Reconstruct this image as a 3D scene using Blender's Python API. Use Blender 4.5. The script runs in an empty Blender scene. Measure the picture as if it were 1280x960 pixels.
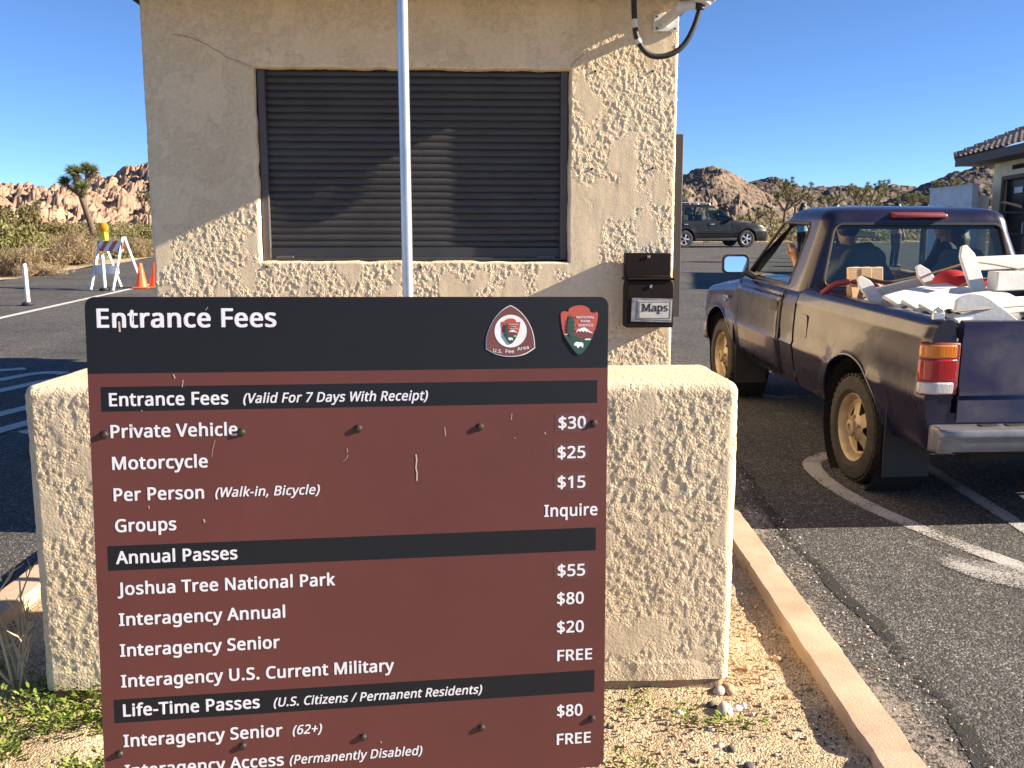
import bpy, bmesh, math, random
import numpy as np
from mathutils import Vector, Matrix, Euler
sc = bpy.context.scene
COL = sc.collection
R = math.radians
# ---------------------------------------------------------------- camera, world, sun, exposure
CAM_H = 1.708
cam = bpy.data.objects.new("camera", bpy.data.cameras.new("camera"))
COL.objects.link(cam); sc.camera = cam
cam.location = (0, 0, CAM_H)
cam.rotation_euler = (R(90) - math.atan(177 / 1180.), 0, 0)
cam.data.sensor_width = 36.0
cam.data.lens = 36.0 * 1180 / 1280
cam.data.clip_start = 0.05
cam.data.clip_end = 6000
SUN_AZ, SUN_EL = 4.6, 24.2            # degrees: right of the booth front, a little on the camera's side
w = bpy.data.worlds.new("World"); sc.world = w; w.use_nodes = True
nt = w.node_tree; bg = nt.nodes["Background"]
sky = nt.nodes.new("ShaderNodeTexSky"); sky.sky_type = 'NISHITA'; sky.sun_disc = False
sky.sun_elevation = R(SUN_EL); sky.sun_rotation = R(90 + SUN_AZ)
sky.air_density = 0.8; sky.dust_density = 0.0; sky.ozone_density = 6.0; sky.altitude = 3000
nt.links.new(sky.outputs[0], bg.inputs[0]); bg.inputs[1].default_value = 0.066
sl = bpy.data.lights.new("sun", 'SUN'); sl.energy = 5.0; sl.angle = R(0.5); sl.color = (1.0, 0.86, 0.68)
so = bpy.data.objects.new("sun", sl); COL.objects.link(so)
sd = Vector((math.cos(R(SUN_AZ)) * math.cos(R(SUN_EL)), -math.sin(R(SUN_AZ)) * math.cos(R(SUN_EL)), math.sin(R(SUN_EL))))
so.rotation_euler = sd.to_track_quat('Z', 'Y').to_euler(); so.location = (20, -10, 20)
sc.view_settings.view_transform = 'Standard'; sc.view_settings.look = 'None'
sc.view_settings.gamma = 1.0; sc.view_settings.use_curve_mapping = False
sc.view_settings.exposure = 1.68
sc.render.engine = 'CYCLES'; sc.cycles.max_bounces = 8; sc.cycles.transparent_max_bounces = 16

# ---------------------------------------------------------------- helpers
def gz(y):                                # the land climbs away from the camera
    return 0.04 * y if y <= 36 else 1.44 + 0.026 * (y - 36)
def gza(y):
    return np.where(y <= 36, 0.04 * y, 1.44 + 0.026 * (y - 36))

def _hash(ix, iy, iz, s):
    h = (ix * 374761393 + iy * 668265263 + iz * 2147483647 + s * 974711) & 0xffffffff
    h = ((h ^ (h >> 13)) * 1274126177) & 0xffffffff
    h = ((h ^ (h >> 16)) * 2246822519) & 0xffffffff
    return ((h ^ (h >> 15)) & 0xffffff) / float(0xffffff)
def vnoise(P, s=0):                       # value noise in -1..1
    P = np.asarray(P, float); F = np.floor(P).astype(np.int64); t = P - F; t = t * t * t * (t * (t * 6 - 15) + 10)
    r = 0
    for dx in (0, 1):
        for dy in (0, 1):
            for dz in (0, 1):
                wgt = (t[:, 0] if dx else 1 - t[:, 0]) * (t[:, 1] if dy else 1 - t[:, 1]) * (t[:, 2] if dz else 1 - t[:, 2])
                r = r + wgt * _hash(F[:, 0] + dx, F[:, 1] + dy, F[:, 2] + dz, s)
    return r * 2 - 1
def fbm(P, o=4, s=0):
    r = 0; a = 1.; tot = 0
    for i in range(o):
        r = r + a * vnoise(np.asarray(P) * 2 ** i + i * 17.3, s + i); tot += a; a *= .5
    return r / tot
def sstep(a, b, x):
    t = np.clip((x - a) / (b - a), 0, 1); return t * t * (3 - 2 * t)
def worley2(x, y, s=0):                   # distance to nearest of jittered points and that point's random number
    ix = np.floor(x).astype(np.int64); iy = np.floor(y).astype(np.int64)
    best = np.full(x.shape, 9.); rid = np.zeros(x.shape)
    for dx in (-1, 0, 1):
        for dy in (-1, 0, 1):
            cx, cy = ix + dx, iy + dy
            px = cx + _hash(cx, cy, 0 * cx, s); py = cy + _hash(cx, cy, 0 * cx, s + 7)
            d = np.hypot(px - x, py - y); m = d < best
            best = np.where(m, d, best); rid = np.where(m, _hash(cx, cy, 0 * cx, s + 13), rid)
    return best, rid

# ---- materials
def newmat(name):
    m = bpy.data.materials.new(name); m.use_nodes = True
    return m, m.node_tree, m.node_tree.nodes["Principled BSDF"]
def N(nt, typ, **kw):
    n = nt.nodes.new(typ)
    for k, v in kw.items():
        if k in n.inputs: n.inputs[k].default_value = v
        else: setattr(n, k, v)
    return n
def ramp(nt, fac, stops):
    r = nt.nodes.new("ShaderNodeValToRGB"); cr = r.color_ramp
    while len(cr.elements) > 1: cr.elements.remove(cr.elements[-1])
    cr.elements[0].position = stops[0][0]; cr.elements[0].color = (*stops[0][1], 1)
    for p, c in stops[1:]:
        e = cr.elements.new(p); e.color = (*c, 1)
    nt.links.new(fac, r.inputs[0]); return r
def noise_tex(nt, scale, detail=4, rough=.55, coord='Object', stretch=None, kind="ShaderNodeTexNoise"):
    tc = nt.nodes.new("ShaderNodeTexCoord"); out = tc.outputs[coord]
    if stretch:
        mp = nt.nodes.new("ShaderNodeMapping"); mp.inputs['Scale'].default_value = stretch
        nt.links.new(out, mp.inputs[0]); out = mp.outputs[0]
    n = nt.nodes.new(kind); n.inputs['Scale'].default_value = scale
    if kind == "ShaderNodeTexNoise":
        n.inputs['Detail'].default_value = detail; n.inputs['Roughness'].default_value = rough
    nt.links.new(out, n.inputs['Vector']); return n
def mat(name, col, rough=.6, metal=0., var=.12, vscale=6., bump=0., bscale=60., coord='Object', col2=None, spec=None, coat=0., stretch=None, detail=5):
    m, nt, b = newmat(name)
    b.inputs['Roughness'].default_value = rough; b.inputs['Metallic'].default_value = metal
    if spec is not None: b.inputs['Specular IOR Level'].default_value = spec
    if coat: b.inputs['Coat Weight'].default_value = coat; b.inputs['Coat Roughness'].default_value = .06
    n = noise_tex(nt, vscale, detail, .6, coord, stretch)
    if col2 is None:
        lo = tuple(c * (1 - var) for c in col); hi = tuple(min(1, c * (1 + var)) for c in col)
    else: lo, hi = col, col2
    r = ramp(nt, n.outputs['Fac'], [(.3, lo), (.7, hi)])
    nt.links.new(r.outputs[0], b.inputs['Base Color'])
    if bump:
        n2 = noise_tex(nt, bscale, 6, .6, coord)
        bp = N(nt, "ShaderNodeBump", Strength=1.0, Distance=bump)
        nt.links.new(n2.outputs['Fac'], bp.inputs['Height']); nt.links.new(bp.outputs[0], b.inputs['Normal'])
    return m

# ---- objects
def tag(o, label=None, cat=None, group=None, kind=None):
    if label: o['label'] = label
    if cat: o['category'] = cat
    if group: o['group'] = group
    if kind: o['kind'] = kind
    return o
def thing(name, label, cat, loc=(0, 0, 0), rot=(0, 0, 0), group=None):
    o = bpy.data.objects.new(name, None); COL.objects.link(o); o.empty_display_size = .2
    o.location = loc; o.rotation_euler = rot
    return tag(o, label, cat, group)
def put(name, me, material=None, parent=None, loc=None, rot=None):
    o = bpy.data.objects.new(name, me); COL.objects.link(o)
    if material is not None:
        for mm in (material if isinstance(material, (list, tuple)) else [material]): me.materials.append(mm)
    if parent: o.parent = parent
    if loc is not None: o.location = loc
    if rot is not None: o.rotation_euler = rot
    return o
def copy_tree(o, parent=None):
    c = o.copy(); COL.objects.link(c)
    if parent: c.parent = parent
    for ch in list(o.children): copy_tree(ch, c)
    return c
def smooth(me, ang=40):
    me.polygons.foreach_set('use_smooth', np.ones(len(me.polygons), bool))
    if ang < 179: me.set_sharp_from_angle(angle=R(ang))
def np_mesh(name, V, F, ang=180, mats=None):
    me = bpy.data.meshes.new(name); V = np.asarray(V, np.float32); F = np.asarray(F, np.int32)
    me.vertices.add(len(V)); me.vertices.foreach_set('co', V.ravel())
    k = F.shape[1]; me.loops.add(F.size); me.loops.foreach_set('vertex_index', F.ravel())
    me.polygons.add(len(F)); me.polygons.foreach_set('loop_start', np.arange(0, F.size, k, dtype=np.int32))
    if mats is not None: me.polygons.foreach_set('material_index', np.asarray(mats, np.int32))
    me.update(calc_edges=True); me.validate()
    if ang: smooth(me, ang)
    return me
def grid_faces(nr, nc, mask=None):
    i = np.arange(nr - 1)[:, None] * nc + np.arange(nc - 1)[None, :]
    f = np.stack([i, i + 1, i + nc + 1, i + nc], -1)
    return f[mask] if mask is not None else f.reshape(-1, 4)
class MB:
    """collects shapes; build() links them as one mesh object"""
    def __init__(s): s.v = []; s.f = []; s.m = []
    def add(s, vs, fs, mi=0, M=None):
        o = len(s.v)
        s.v += [(M @ Vector(v)) if M is not None else Vector(v) for v in vs]
        s.f += [tuple(i + o for i in f) for f in fs]; s.m += [mi] * len(fs); return s
    def box(s, c, d, rot=None, mi=0, taper=1.):
        x, y, z = [k / 2 for k in d]
        vs = [(sx * x * (taper if sz > 0 else 1), sy * y * (taper if sz > 0 else 1), sz * z) for sz in (-1, 1) for sy in (-1, 1) for sx in (-1, 1)]
        M = Matrix.Translation(c) @ (Euler(rot).to_matrix().to_4x4() if rot is not None else Matrix())
        return s.add(vs, [(0, 2, 3, 1), (4, 5, 7, 6), (0, 1, 5, 4), (2, 6, 7, 3), (0, 4, 6, 2), (1, 3, 7, 5)], mi, M)
    def bar(s, a, b, wx, wz, up=(0, 0, 1), mi=0):
        a, b = Vector(a), Vector(b); d = (b - a); L = d.length; d.normalize(); u = Vector(up)
        x = d.cross(u)
        if x.length < 1e-4: x = d.cross(Vector((1, 0, 0)))
        x.normalize(); u = x.cross(d)
        M = Matrix((x, d, u)).transposed().to_4x4(); M.translation = (a + b) / 2
        h = (wx / 2, L / 2, wz / 2)
        vs = [(sx * h[0], sy * h[1], sz * h[2]) for sz in (-1, 1) for sy in (-1, 1) for sx in (-1, 1)]
        return s.add(vs, [(0, 2, 3, 1), (4, 5, 7, 6), (0, 1, 5, 4), (2, 6, 7, 3), (0, 4, 6, 2), (1, 3, 7, 5)], mi, M)
    def tube(s, path, r, n=10, mi=0, caps=True):
        P = [Vector(p) for p in path]; rr = r if isinstance(r, (list, tuple)) else [r] * len(P)
        vs, fs = [], []; t0 = (P[1] - P[0]).normalized(); u = t0.orthogonal().normalized()
        for i, p in enumerate(P):
            t = (P[min(i + 1, len(P) - 1)] - P[max(i - 1, 0)]).normalized()
            u = (u - t * u.dot(t)).normalized(); v = t.cross(u)
            for k in range(n):
                a = 2 * math.pi * k / n; vs.append(p + (u * math.cos(a) + v * math.sin(a)) * rr[i])
        for i in range(len(P) - 1):
            for k in range(n):
                k2 = (k + 1) % n; fs.append((i * n + k, i * n + k2, i * n + n + k2, i * n + n + k))
        if caps: fs.append(tuple(range(n - 1, -1, -1))); fs.append(tuple((len(P) - 1) * n + k for k in range(n)))
        return s.add(vs, fs, mi)
    def lathe(s, prof, M=None, n=24, mi=0, caps=True):      # prof: (r, z) pairs about local Z
        vs, fs = [], []
        for r, z in prof:
            for k in range(n): a = 2 * math.pi * k / n; vs.append((r * math.cos(a), r * math.sin(a), z))
        for i in range(len(prof) - 1):
            for k in range(n):
                k2 = (k + 1) % n; fs.append((i * n + k, i * n + k2, i * n + n + k2, i * n + n + k))
        if caps: fs.append(tuple(range(n - 1, -1, -1))); fs.append(tuple((len(prof) - 1) * n + k for k in range(n)))
        return s.add(vs, fs, mi, M)
    def prism(s, poly, d, M=None, mi=0):                     # poly in local XZ, from y=0 to y=d
        n = len(poly); ar = sum(poly[i][0] * poly[(i + 1) % n][1] - poly[(i + 1) % n][0] * poly[i][1] for i in range(n))
        if ar < 0: poly = poly[::-1]
        vs = [(x, 0, z) for x, z in poly] + [(x, d, z) for x, z in poly]
        fs = [tuple(range(n)), tuple(range(2 * n - 1, n - 1, -1))] + [(i, i + n, (i + 1) % n + n, (i + 1) % n) for i in range(n)]
        if d < 0: fs = [f[::-1] for f in fs]
        return s.add(vs, fs, mi, M)
    def loft(s, rings, mi=0, caps=True, closed=True):
        n = len(rings[0]); vs = [v for r in rings for v in r]; fs = []
        for i in range(len(rings) - 1):
            for k in range(n if closed else n - 1):
                k2 = (k + 1) % n; fs.append((i * n + k, i * n + k2, i * n + n + k2, i * n + n + k))
        if caps: fs.append(tuple(range(n - 1, -1, -1))); fs.append(tuple((len(rings) - 1) * n + k for k in range(n)))
        return s.add(vs, fs, mi)
    def ball(s, c, r, n=12, mi=0, M=None):
        rr = r if isinstance(r, (list, tuple)) else (r, r, r); rings = []
        for i in range(n + 1):
            a = math.pi * (i / n) * .998 + .003
            rings.append([(c[0] + rr[0] * math.sin(a) * math.cos(b), c[1] + rr[1] * math.sin(a) * math.sin(b), c[2] - rr[2] * math.cos(a)) for b in [2 * math.pi * k / (2 * n) for k in range(2 * n)]])
        if M is not None: rings = [[M @ Vector(v) for v in r_] for r_ in rings]
        return s.loft(rings, mi)
    def mesh(s, name, ang=40, fixn=True, tri=False):
        me = bpy.data.meshes.new(name); me.from_pydata([tuple(v) for v in s.v], [], s.f)
        me.polygons.foreach_set('material_index', np.array(s.m, np.int32))
        if fixn or tri:
            bm = bmesh.new(); bm.from_mesh(me)
            if fixn: bmesh.ops.recalc_face_normals(bm, faces=bm.faces)
            if tri: bmesh.ops.triangulate(bm, faces=[f for f in bm.faces if len(f.verts) > 4])
            bm.to_mesh(me); bm.free()
        me.update(); me.validate()
        if ang: smooth(me, ang)
        return me
    def build(s, name, material, parent=None, bevel=0., seg=2, ang=40, loc=None, rot=None, tri=False):
        o = put(name, s.mesh(name, ang, True, tri), material, parent, loc, rot)
        if bevel:
            b = o.modifiers.new('bevel', 'BEVEL'); b.width = bevel; b.segments = seg; b.limit_method = 'ANGLE'; b.angle_limit = R(35)
            b.harden_normals = False
        return o
def baked(o, name=None):                                    # mesh of an object with its modifiers applied
    dg = bpy.context.evaluated_depsgraph_get(); dg.update()
    return bpy.data.meshes.new_from_object(o.evaluated_get(dg))
def boolean(me, cutters, op='DIFFERENCE', ang=35):
    a = bpy.data.objects.new("work", me); COL.objects.link(a); tmp = [a]
    for c in cutters:
        b = bpy.data.objects.new("cut", c); COL.objects.link(b); tmp.append(b)
        md = a.modifiers.new('b', 'BOOLEAN'); md.operation = op; md.object = b; md.solver = 'EXACT'
    out = baked(a)
    for t in tmp: bpy.data.objects.remove(t)
    smooth(out, ang); return out
GLYPHS = {}
for _l in r"""$	458	203,39 174,40 145,43 117,47 91,52 69,58 50,66 50,134 70,126 93,118 119,111 148,106 175,103 203,101 203,263 170,273 141,284 116,296 96,310 79,325 66,342 57,362 52,383 50,407 52,432 58,455 69,475 83,492 101,507 122,519 146,529 173,535 203,538 203,609 254,609 254,539 282,538 307,534 332,530 354,524 375,517 395,509 374,450 356,457 337,463 317,468 296,472 275,476 254,478 254,317 288,306 317,296 342,284 364,272 382,258 396,242 406,223 412,202 414,176 409,141 395,111 372,85 340,65 301,51 254,43 254,-47 203,-47;254,105 283,110 306,117 323,127 335,140 342,155 345,172 344,184 341,195 337,205 330,213 321,221 309,228 294,234 276,240 254,246;203,476 185,475 169,471 156,466 144,460 135,453 128,444 123,435 120,424 119,413 120,400 122,388 126,377 133,368 141,360 152,352 166,346 183,340 203,334
(	240	32,220 33,263 38,306 45,348 54,389 67,429 83,468 103,504 125,540 150,573 217,573 195,542 176,510 159,477 144,442 132,407 122,370 114,333 108,296 105,259 103,221 105,179 109,139 116,98 126,58 139,19 154,-20 172,-57 192,-92 216,-127 150,-127 125,-94 103,-60 83,-24 67,14 54,53 45,94 38,135 33,177
)	240	209,220 207,177 203,135 196,94 186,53 173,14 158,-24 139,-60 116,-94 91,-127 25,-127 48,-92 69,-57 87,-20 102,19 114,58 124,98 131,139 136,179 137,221 136,263 131,304 124,346 114,386 102,426 87,465 69,503 48,539 24,573 91,573 116,540 139,504 158,468 173,429 186,389 196,348 203,306 207,263
+	458	257,311 417,311 417,254 257,254 257,89 200,89 200,254 40,254 40,311 200,311 200,477 257,477
,	215	154,84 149,65 143,45 136,23 128,1 120,-20 111,-42 102,-63 94,-84 85,-103 33,-103 38,-83 43,-61 49,-38 53,-15 58,8 63,31 67,53 70,74 73,93 148,93
-	258	32,184 32,246 226,246 226,184
.	215	58,43 59,61 64,75 72,85 82,92 94,96 107,97 120,96 132,92 142,85 151,75 156,61 157,43 156,26 151,12 142,2 132,-6 120,-10 107,-11 94,-10 82,-6 72,2 64,12 59,26
/	298	290,573 77,0 8,0 221,573
0	458	419,287 418,242 415,201 409,163 401,128 390,97 376,70 359,47 339,27 316,12 290,1 261,-6 229,-8 188,-4 153,8 122,27 97,54 76,88 60,129 52,156 47,186 43,217 40,251 39,287 40,323 42,357 46,389 51,418 58,446 73,486 93,520 119,547 149,566 186,578 229,581 269,578 304,566 335,547 361,520 382,486 399,446 406,418 412,389 416,357 419,323;110,287 111,238 115,194 121,156 131,125 143,98 159,78 178,64 202,55 229,52 256,55 279,64 298,78 314,98 326,124 336,156 343,194 347,238 348,287 347,336 343,380 336,417 326,449 314,475 298,495 279,510 256,518 229,521 202,518 178,510 159,495 143,475 131,449 121,417 115,380 111,336
1	458	285,0 216,0 216,400 216,415 216,428 216,439 216,450 217,460 217,470 219,499 211,491 203,483 196,477 169,455 108,405 71,452 226,573 285,573
2	458	417,0 38,0 38,59 188,210 216,238 240,264 261,287 280,309 295,331 306,353 315,376 320,399 322,424 318,453 309,477 294,496 273,510 249,518 221,520 194,519 169,514 147,506 126,495 104,482 83,466 45,513 60,526 77,537 94,548 113,557 132,565 153,572 174,577 197,580 221,581 255,579 285,572 313,562 336,548 356,531 372,510 384,485 391,458 394,428 392,399 386,371 375,344 361,318 344,292 324,267 301,241 275,214 247,185 128,67 128,64 417,64
3	458	395,439 394,414 389,392 381,372 370,355 356,339 340,326 321,316 300,307 277,302 277,298 319,290 353,276 379,255 398,229 409,198 413,163 410,131 403,101 390,74 371,50 348,30 318,14 283,2 241,-6 193,-8 164,-7 136,-5 110,-1 85,5 60,13 36,23 36,89 61,78 87,69 114,61 141,56 168,52 194,51 241,55 278,65 305,81 324,104 335,132 339,164 337,187 331,206 320,223 306,236 288,247 265,255 240,261 211,264 179,265 123,265 123,326 180,326 209,327 236,332 259,339 278,350 294,362 307,377 316,394 321,413 323,434 320,460 311,481 295,498 274,511 249,519 219,521 199,521 181,519 164,515 147,511 132,505 117,498 103,491 89,482 75,473 39,521 61,537 87,550 115,563 147,573 181,579 218,581 273,576 317,563 352,540 376,511 390,477
5	458	221,351 258,349 292,342 322,331 349,316 371,297 389,274 402,247 410,217 413,183 410,145 402,111 387,81 368,54 343,32 314,15 280,2 242,-5 199,-8 170,-7 142,-4 116,0 91,6 70,14 51,23 51,90 71,79 95,70 121,62 148,57 174,53 200,52 227,54 252,58 274,65 293,76 310,89 323,106 333,126 339,149 341,176 337,210 325,239 306,262 279,279 243,289 197,292 182,291 164,290 146,288 128,285 112,283 99,280 64,302 86,573 373,573 373,508 146,508 132,342 142,344 155,346 169,348 185,350 202,351
6	458	44,245 45,278 47,310 51,342 57,374 64,404 75,433 87,461 103,486 121,510 143,530 168,548 196,562 228,572 265,578 306,581 318,580 330,580 344,579 356,578 368,576 377,573 377,513 367,516 356,519 344,520 332,522 320,523 308,523 273,521 242,515 216,504 193,491 173,474 158,454 145,431 134,407 127,380 121,352 117,322 115,291 119,291 128,303 138,315 150,326 163,335 178,343 194,350 213,355 233,357 255,358 287,356 316,349 342,338 365,322 384,303 400,279 412,251 419,220 421,184 419,147 411,112 399,82 382,55 361,33 336,15 307,2 275,-5 239,-8 212,-6 187,-1 163,7 140,19 119,35 101,54 84,76 70,103 59,133 51,166 46,204;238,51 270,55 297,66 320,84 337,109 348,143 351,184 348,218 339,247 324,271 302,289 274,300 241,303 217,301 195,296 175,287 157,276 143,263 131,248 122,232 117,215 115,198 116,181 119,163 123,146 129,129 137,114 146,99 158,85 170,74 185,64 201,57 219,53
7	458	109,0 344,508 35,508 35,573 419,573 419,518 187,0
8	458	229,581 261,579 291,574 318,565 341,553 362,538 378,519 390,497 398,472 400,443 399,421 394,401 385,383 374,367 361,352 346,338 329,325 310,314 291,303 314,291 335,279 355,265 373,250 389,234 401,216 411,196 417,173 419,148 416,118 408,90 395,65 378,44 356,26 330,11 300,1 267,-6 231,-8 192,-6 157,0 126,10 100,24 78,42 61,63 49,87 42,115 39,146 41,171 47,194 56,214 68,232 82,249 99,264 118,277 138,289 158,299 140,310 123,322 107,336 93,350 81,366 71,383 64,401 59,422 58,444 60,472 68,497 80,518 97,537 117,552 141,565 168,573 197,579;108,145 112,119 121,96 138,76 161,60 192,51 229,48 265,51 295,60 319,76 336,96 346,120 350,148 348,166 343,182 335,197 324,211 310,223 293,235 274,246 253,256 229,265 217,270 194,260 174,249 157,237 142,225 130,212 121,197 114,182 110,164;228,524 200,521 176,514 155,502 139,486 130,466 127,441 128,422 133,406 141,391 151,379 164,367 179,357 195,348 213,339 232,330 250,339 267,348 282,357 296,367 307,379 317,392 325,406 329,423 330,441 327,466 318,486 302,502 282,514 257,521
A	512	437,0 368,177 141,177 73,0 0,0 224,575 289,575 512,0;282,415 280,420 278,428 274,438 271,449 267,461 263,473 260,484 257,493 255,500 252,490 249,479 247,468 244,457 241,447 238,438 230,415 165,241 346,241
B	521	241,573 282,571 319,568 351,561 380,552 404,541 434,515 453,478 459,431 457,409 453,389 446,371 437,354 424,340 409,328 392,317 372,309 350,304 350,300 373,295 395,288 415,279 433,267 448,253 461,236 470,215 476,191 478,163 475,130 467,100 454,74 436,52 413,33 385,19 354,8 318,2 279,0 78,0 78,573;256,329 300,331 334,339 357,352 372,371 381,394 384,423 380,451 369,474 351,490 324,502 289,509 245,511 150,511 150,329;150,269 150,61 265,61 311,64 346,74 371,91 388,112 398,138 401,168 399,188 395,205 388,221 377,235 362,247 344,256 321,263 293,267 260,269
C	506	323,517 294,516 266,510 241,502 217,490 196,474 178,456 162,434 149,410 139,383 131,353 127,321 125,286 128,241 135,200 147,164 164,132 186,105 213,83 244,68 281,58 322,55 347,56 371,58 394,62 416,66 438,72 460,78 460,15 438,8 416,2 393,-2 369,-6 342,-7 312,-8 278,-7 247,-2 217,5 191,15 166,28 130,56 101,90 78,131 68,158 59,188 54,219 50,252 49,287 51,329 57,369 67,406 81,440 99,471 120,499 145,523 174,543 206,559 242,571 281,578 324,581 353,580 381,577 409,572 435,565 460,557 482,547 453,486 435,494 415,501 394,508 372,513 348,516
D	585	536,292 535,255 531,220 524,188 514,158 501,131 474,91 439,58 399,33 371,21 341,12 309,5 274,1 237,0 78,0 78,573 254,573 288,571 320,567 350,561 378,552 404,540 443,516 476,484 502,446 514,420 524,392 531,361 535,328;460,289 457,337 449,379 435,415 416,444 391,469 361,487 327,500 287,508 244,511 150,511 150,62 228,62 272,64 311,71 346,82 377,98 402,119 423,144 439,174 451,208 458,246
E	446	398,0 78,0 78,573 398,573 398,509 150,509 150,330 383,330 383,268 150,268 150,63 398,63
F	416	150,0 78,0 78,573 398,573 398,509 150,509 150,306 383,306 383,243 150,243
G	583	326,302 524,302 524,22 493,12 462,5 431,-1 398,-5 362,-7 323,-8 289,-7 256,-2 226,5 199,15 173,28 136,55 105,89 81,130 69,157 60,186 54,218 50,251 49,286 50,321 55,354 62,385 71,415 84,442 111,482 145,517 186,544 213,557 243,567 275,575 309,579 346,581 377,580 407,577 437,572 465,565 491,557 516,547 489,484 468,493 445,501 421,508 395,513 369,516 342,517 298,514 259,505 225,489 195,468 170,441 150,409 136,373 127,332 124,286 127,243 134,202 146,166 164,133 187,106 216,84 251,68 292,58 340,55 364,55 385,56 404,59 421,61 437,65 452,68 452,238 326,238
I	271	239,0 32,0 32,42 99,57 99,515 32,531 32,573 239,573 239,531 172,515 172,57 239,42
J	219	-3,-152 -16,-152 -27,-151 -37,-150 -46,-147 -55,-145 -63,-142 -63,-81 -54,-83 -45,-85 -35,-87 -25,-88 -15,-89 -5,-89 8,-88 21,-85 33,-81 45,-74 54,-65 63,-53 69,-38 73,-19 74,3 74,573 146,573 146,9 144,-26 138,-56 128,-82 114,-104 96,-122 75,-135 52,-145 25,-150
K	496	496,0 411,0 209,273 150,222 150,0 78,0 78,573 150,573 150,290 166,308 182,327 199,345 249,399 403,573 488,573 261,323
L	420	78,0 78,573 150,573 150,64 400,64 400,0
M	727	330,0 142,502 139,502 140,490 141,477 142,461 142,444 143,426 144,407 144,387 144,367 144,347 144,0 78,0 78,573 184,573 361,103 364,103 544,573 650,573 650,0 578,0 578,352 578,371 579,389 579,408 580,426 580,443 581,460 582,475 583,489 584,501 581,501 390,0
N	609	532,0 447,0 141,476 138,476 139,462 140,448 141,432 143,378 144,359 144,340 144,320 144,0 78,0 78,573 161,573 467,99 470,99 469,109 469,121 468,137 467,155 466,173 466,193 465,213 464,232 464,249 464,573 532,573
O	626	577,287 576,244 570,204 561,166 547,132 531,101 510,73 486,49 459,29 428,13 393,1 355,-6 314,-8 271,-6 232,1 196,13 165,29 138,49 114,73 94,101 78,132 65,167 56,204 51,245 49,288 50,322 54,355 59,386 67,415 78,442 100,482 130,517 166,545 190,558 218,568 247,575 280,580 314,581 369,577 417,565 459,545 495,517 524,483 547,442 558,415 567,386 573,355 576,322;125,287 127,241 134,200 145,163 161,131 182,104 207,83 238,67 273,58 314,55 354,58 390,67 420,83 445,104 465,131 481,163 492,200 499,241 501,287 499,329 494,366 485,400 472,430 456,457 436,479 412,496 384,508 351,516 314,518 274,515 238,506 207,490 182,469 161,443 145,411 134,374 127,333
P	485	229,573 272,571 309,566 342,557 370,544 393,528 421,495 439,454 444,404 443,381 439,358 433,336 423,316 411,296 395,278 375,262 351,249 324,238 292,230 256,225 216,223 150,223 150,0 78,0 78,573;223,511 150,511 150,285 208,285 242,286 272,290 298,296 320,306 338,318 352,334 362,352 368,375 370,401 366,435 354,462 334,484 306,499 269,508
R	498	236,573 281,571 320,565 353,555 381,540 404,522 422,500 434,474 442,444 444,410 442,381 437,356 427,334 415,315 401,298 385,285 367,274 349,264 330,257 487,0 403,0 264,237 150,237 150,0 78,0 78,573;232,510 150,510 150,298 236,298 278,301 312,310 338,325 355,347 366,374 370,407 368,430 363,450 355,467 343,480 328,491 310,500 287,505 261,509
S	440	403,153 400,121 392,92 378,66 359,44 335,26 307,11 274,1 238,-6 198,-8 177,-8 157,-7 137,-5 118,-2 100,1 83,4 68,9 54,14 41,19 41,88 62,80 86,72 113,65 142,59 171,56 201,55 228,56 252,60 273,66 290,74 305,85 316,98 324,113 329,129 330,147 329,164 325,180 318,194 308,207 295,218 277,230 255,241 228,252 196,265 172,274 151,284 131,294 114,305 98,317 85,330 74,344 65,359 57,375 52,393 49,413 48,435 51,464 58,490 71,513 89,533 110,550 136,563 165,573 197,579 231,581 262,580 290,577 318,572 343,565 367,558 389,549 366,487 346,495 325,502 302,508 278,513 254,516 229,517 207,516 187,513 169,507 155,499 142,489 133,478 126,464 122,450 121,434 122,416 126,400 133,386 143,373 156,362 172,351 193,341 217,330 246,318 278,306 307,293 332,279 353,264 371,247 385,228 395,206 401,181
T	446	259,0 187,0 187,509 8,509 8,573 437,573 437,509 259,509
U	586	513,202 511,164 503,128 489,95 470,65 446,40 416,20 380,4 338,-5 290,-8 250,-6 213,1 181,13 152,29 128,50 108,75 92,103 81,133 74,167 72,204 72,573 144,573 144,201 148,158 161,122 182,93 211,72 248,59 294,55 327,57 355,63 379,73 399,88 415,105 427,126 435,149 440,174 442,202 442,573 513,573
V	481	481,573 277,0 204,0 0,573 75,573 204,205 210,190 215,175 220,160 224,146 228,132 231,119 235,106 238,93 241,80 243,93 246,106 250,119 253,133 257,147 262,161 267,176 271,191 277,207 405,573
W	745	735,573 583,0 510,0 399,375 395,387 392,398 389,410 386,421 383,433 380,443 373,471 372,478 370,484 370,488 369,484 368,478 367,471 365,463 363,454 361,443 352,409 349,397 346,385 342,373 234,0 161,0 10,573 85,573 174,223 177,211 180,199 183,186 185,175 188,163 190,151 193,140 195,129 196,118 201,87 203,97 205,108 206,119 209,131 211,142 213,154 216,166 219,179 222,191 225,203 229,215 232,227 333,573 407,573 512,225 516,212 520,200 523,187 526,175 529,163 532,151 534,139 536,128 538,117 544,87 545,100 548,114 550,129 553,144 556,159 560,175 564,191 568,207 572,224 660,573
X	470	467,0 385,0 233,249 79,0 3,0 193,298 15,573 95,573 236,348 377,573 453,573 276,300
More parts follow.
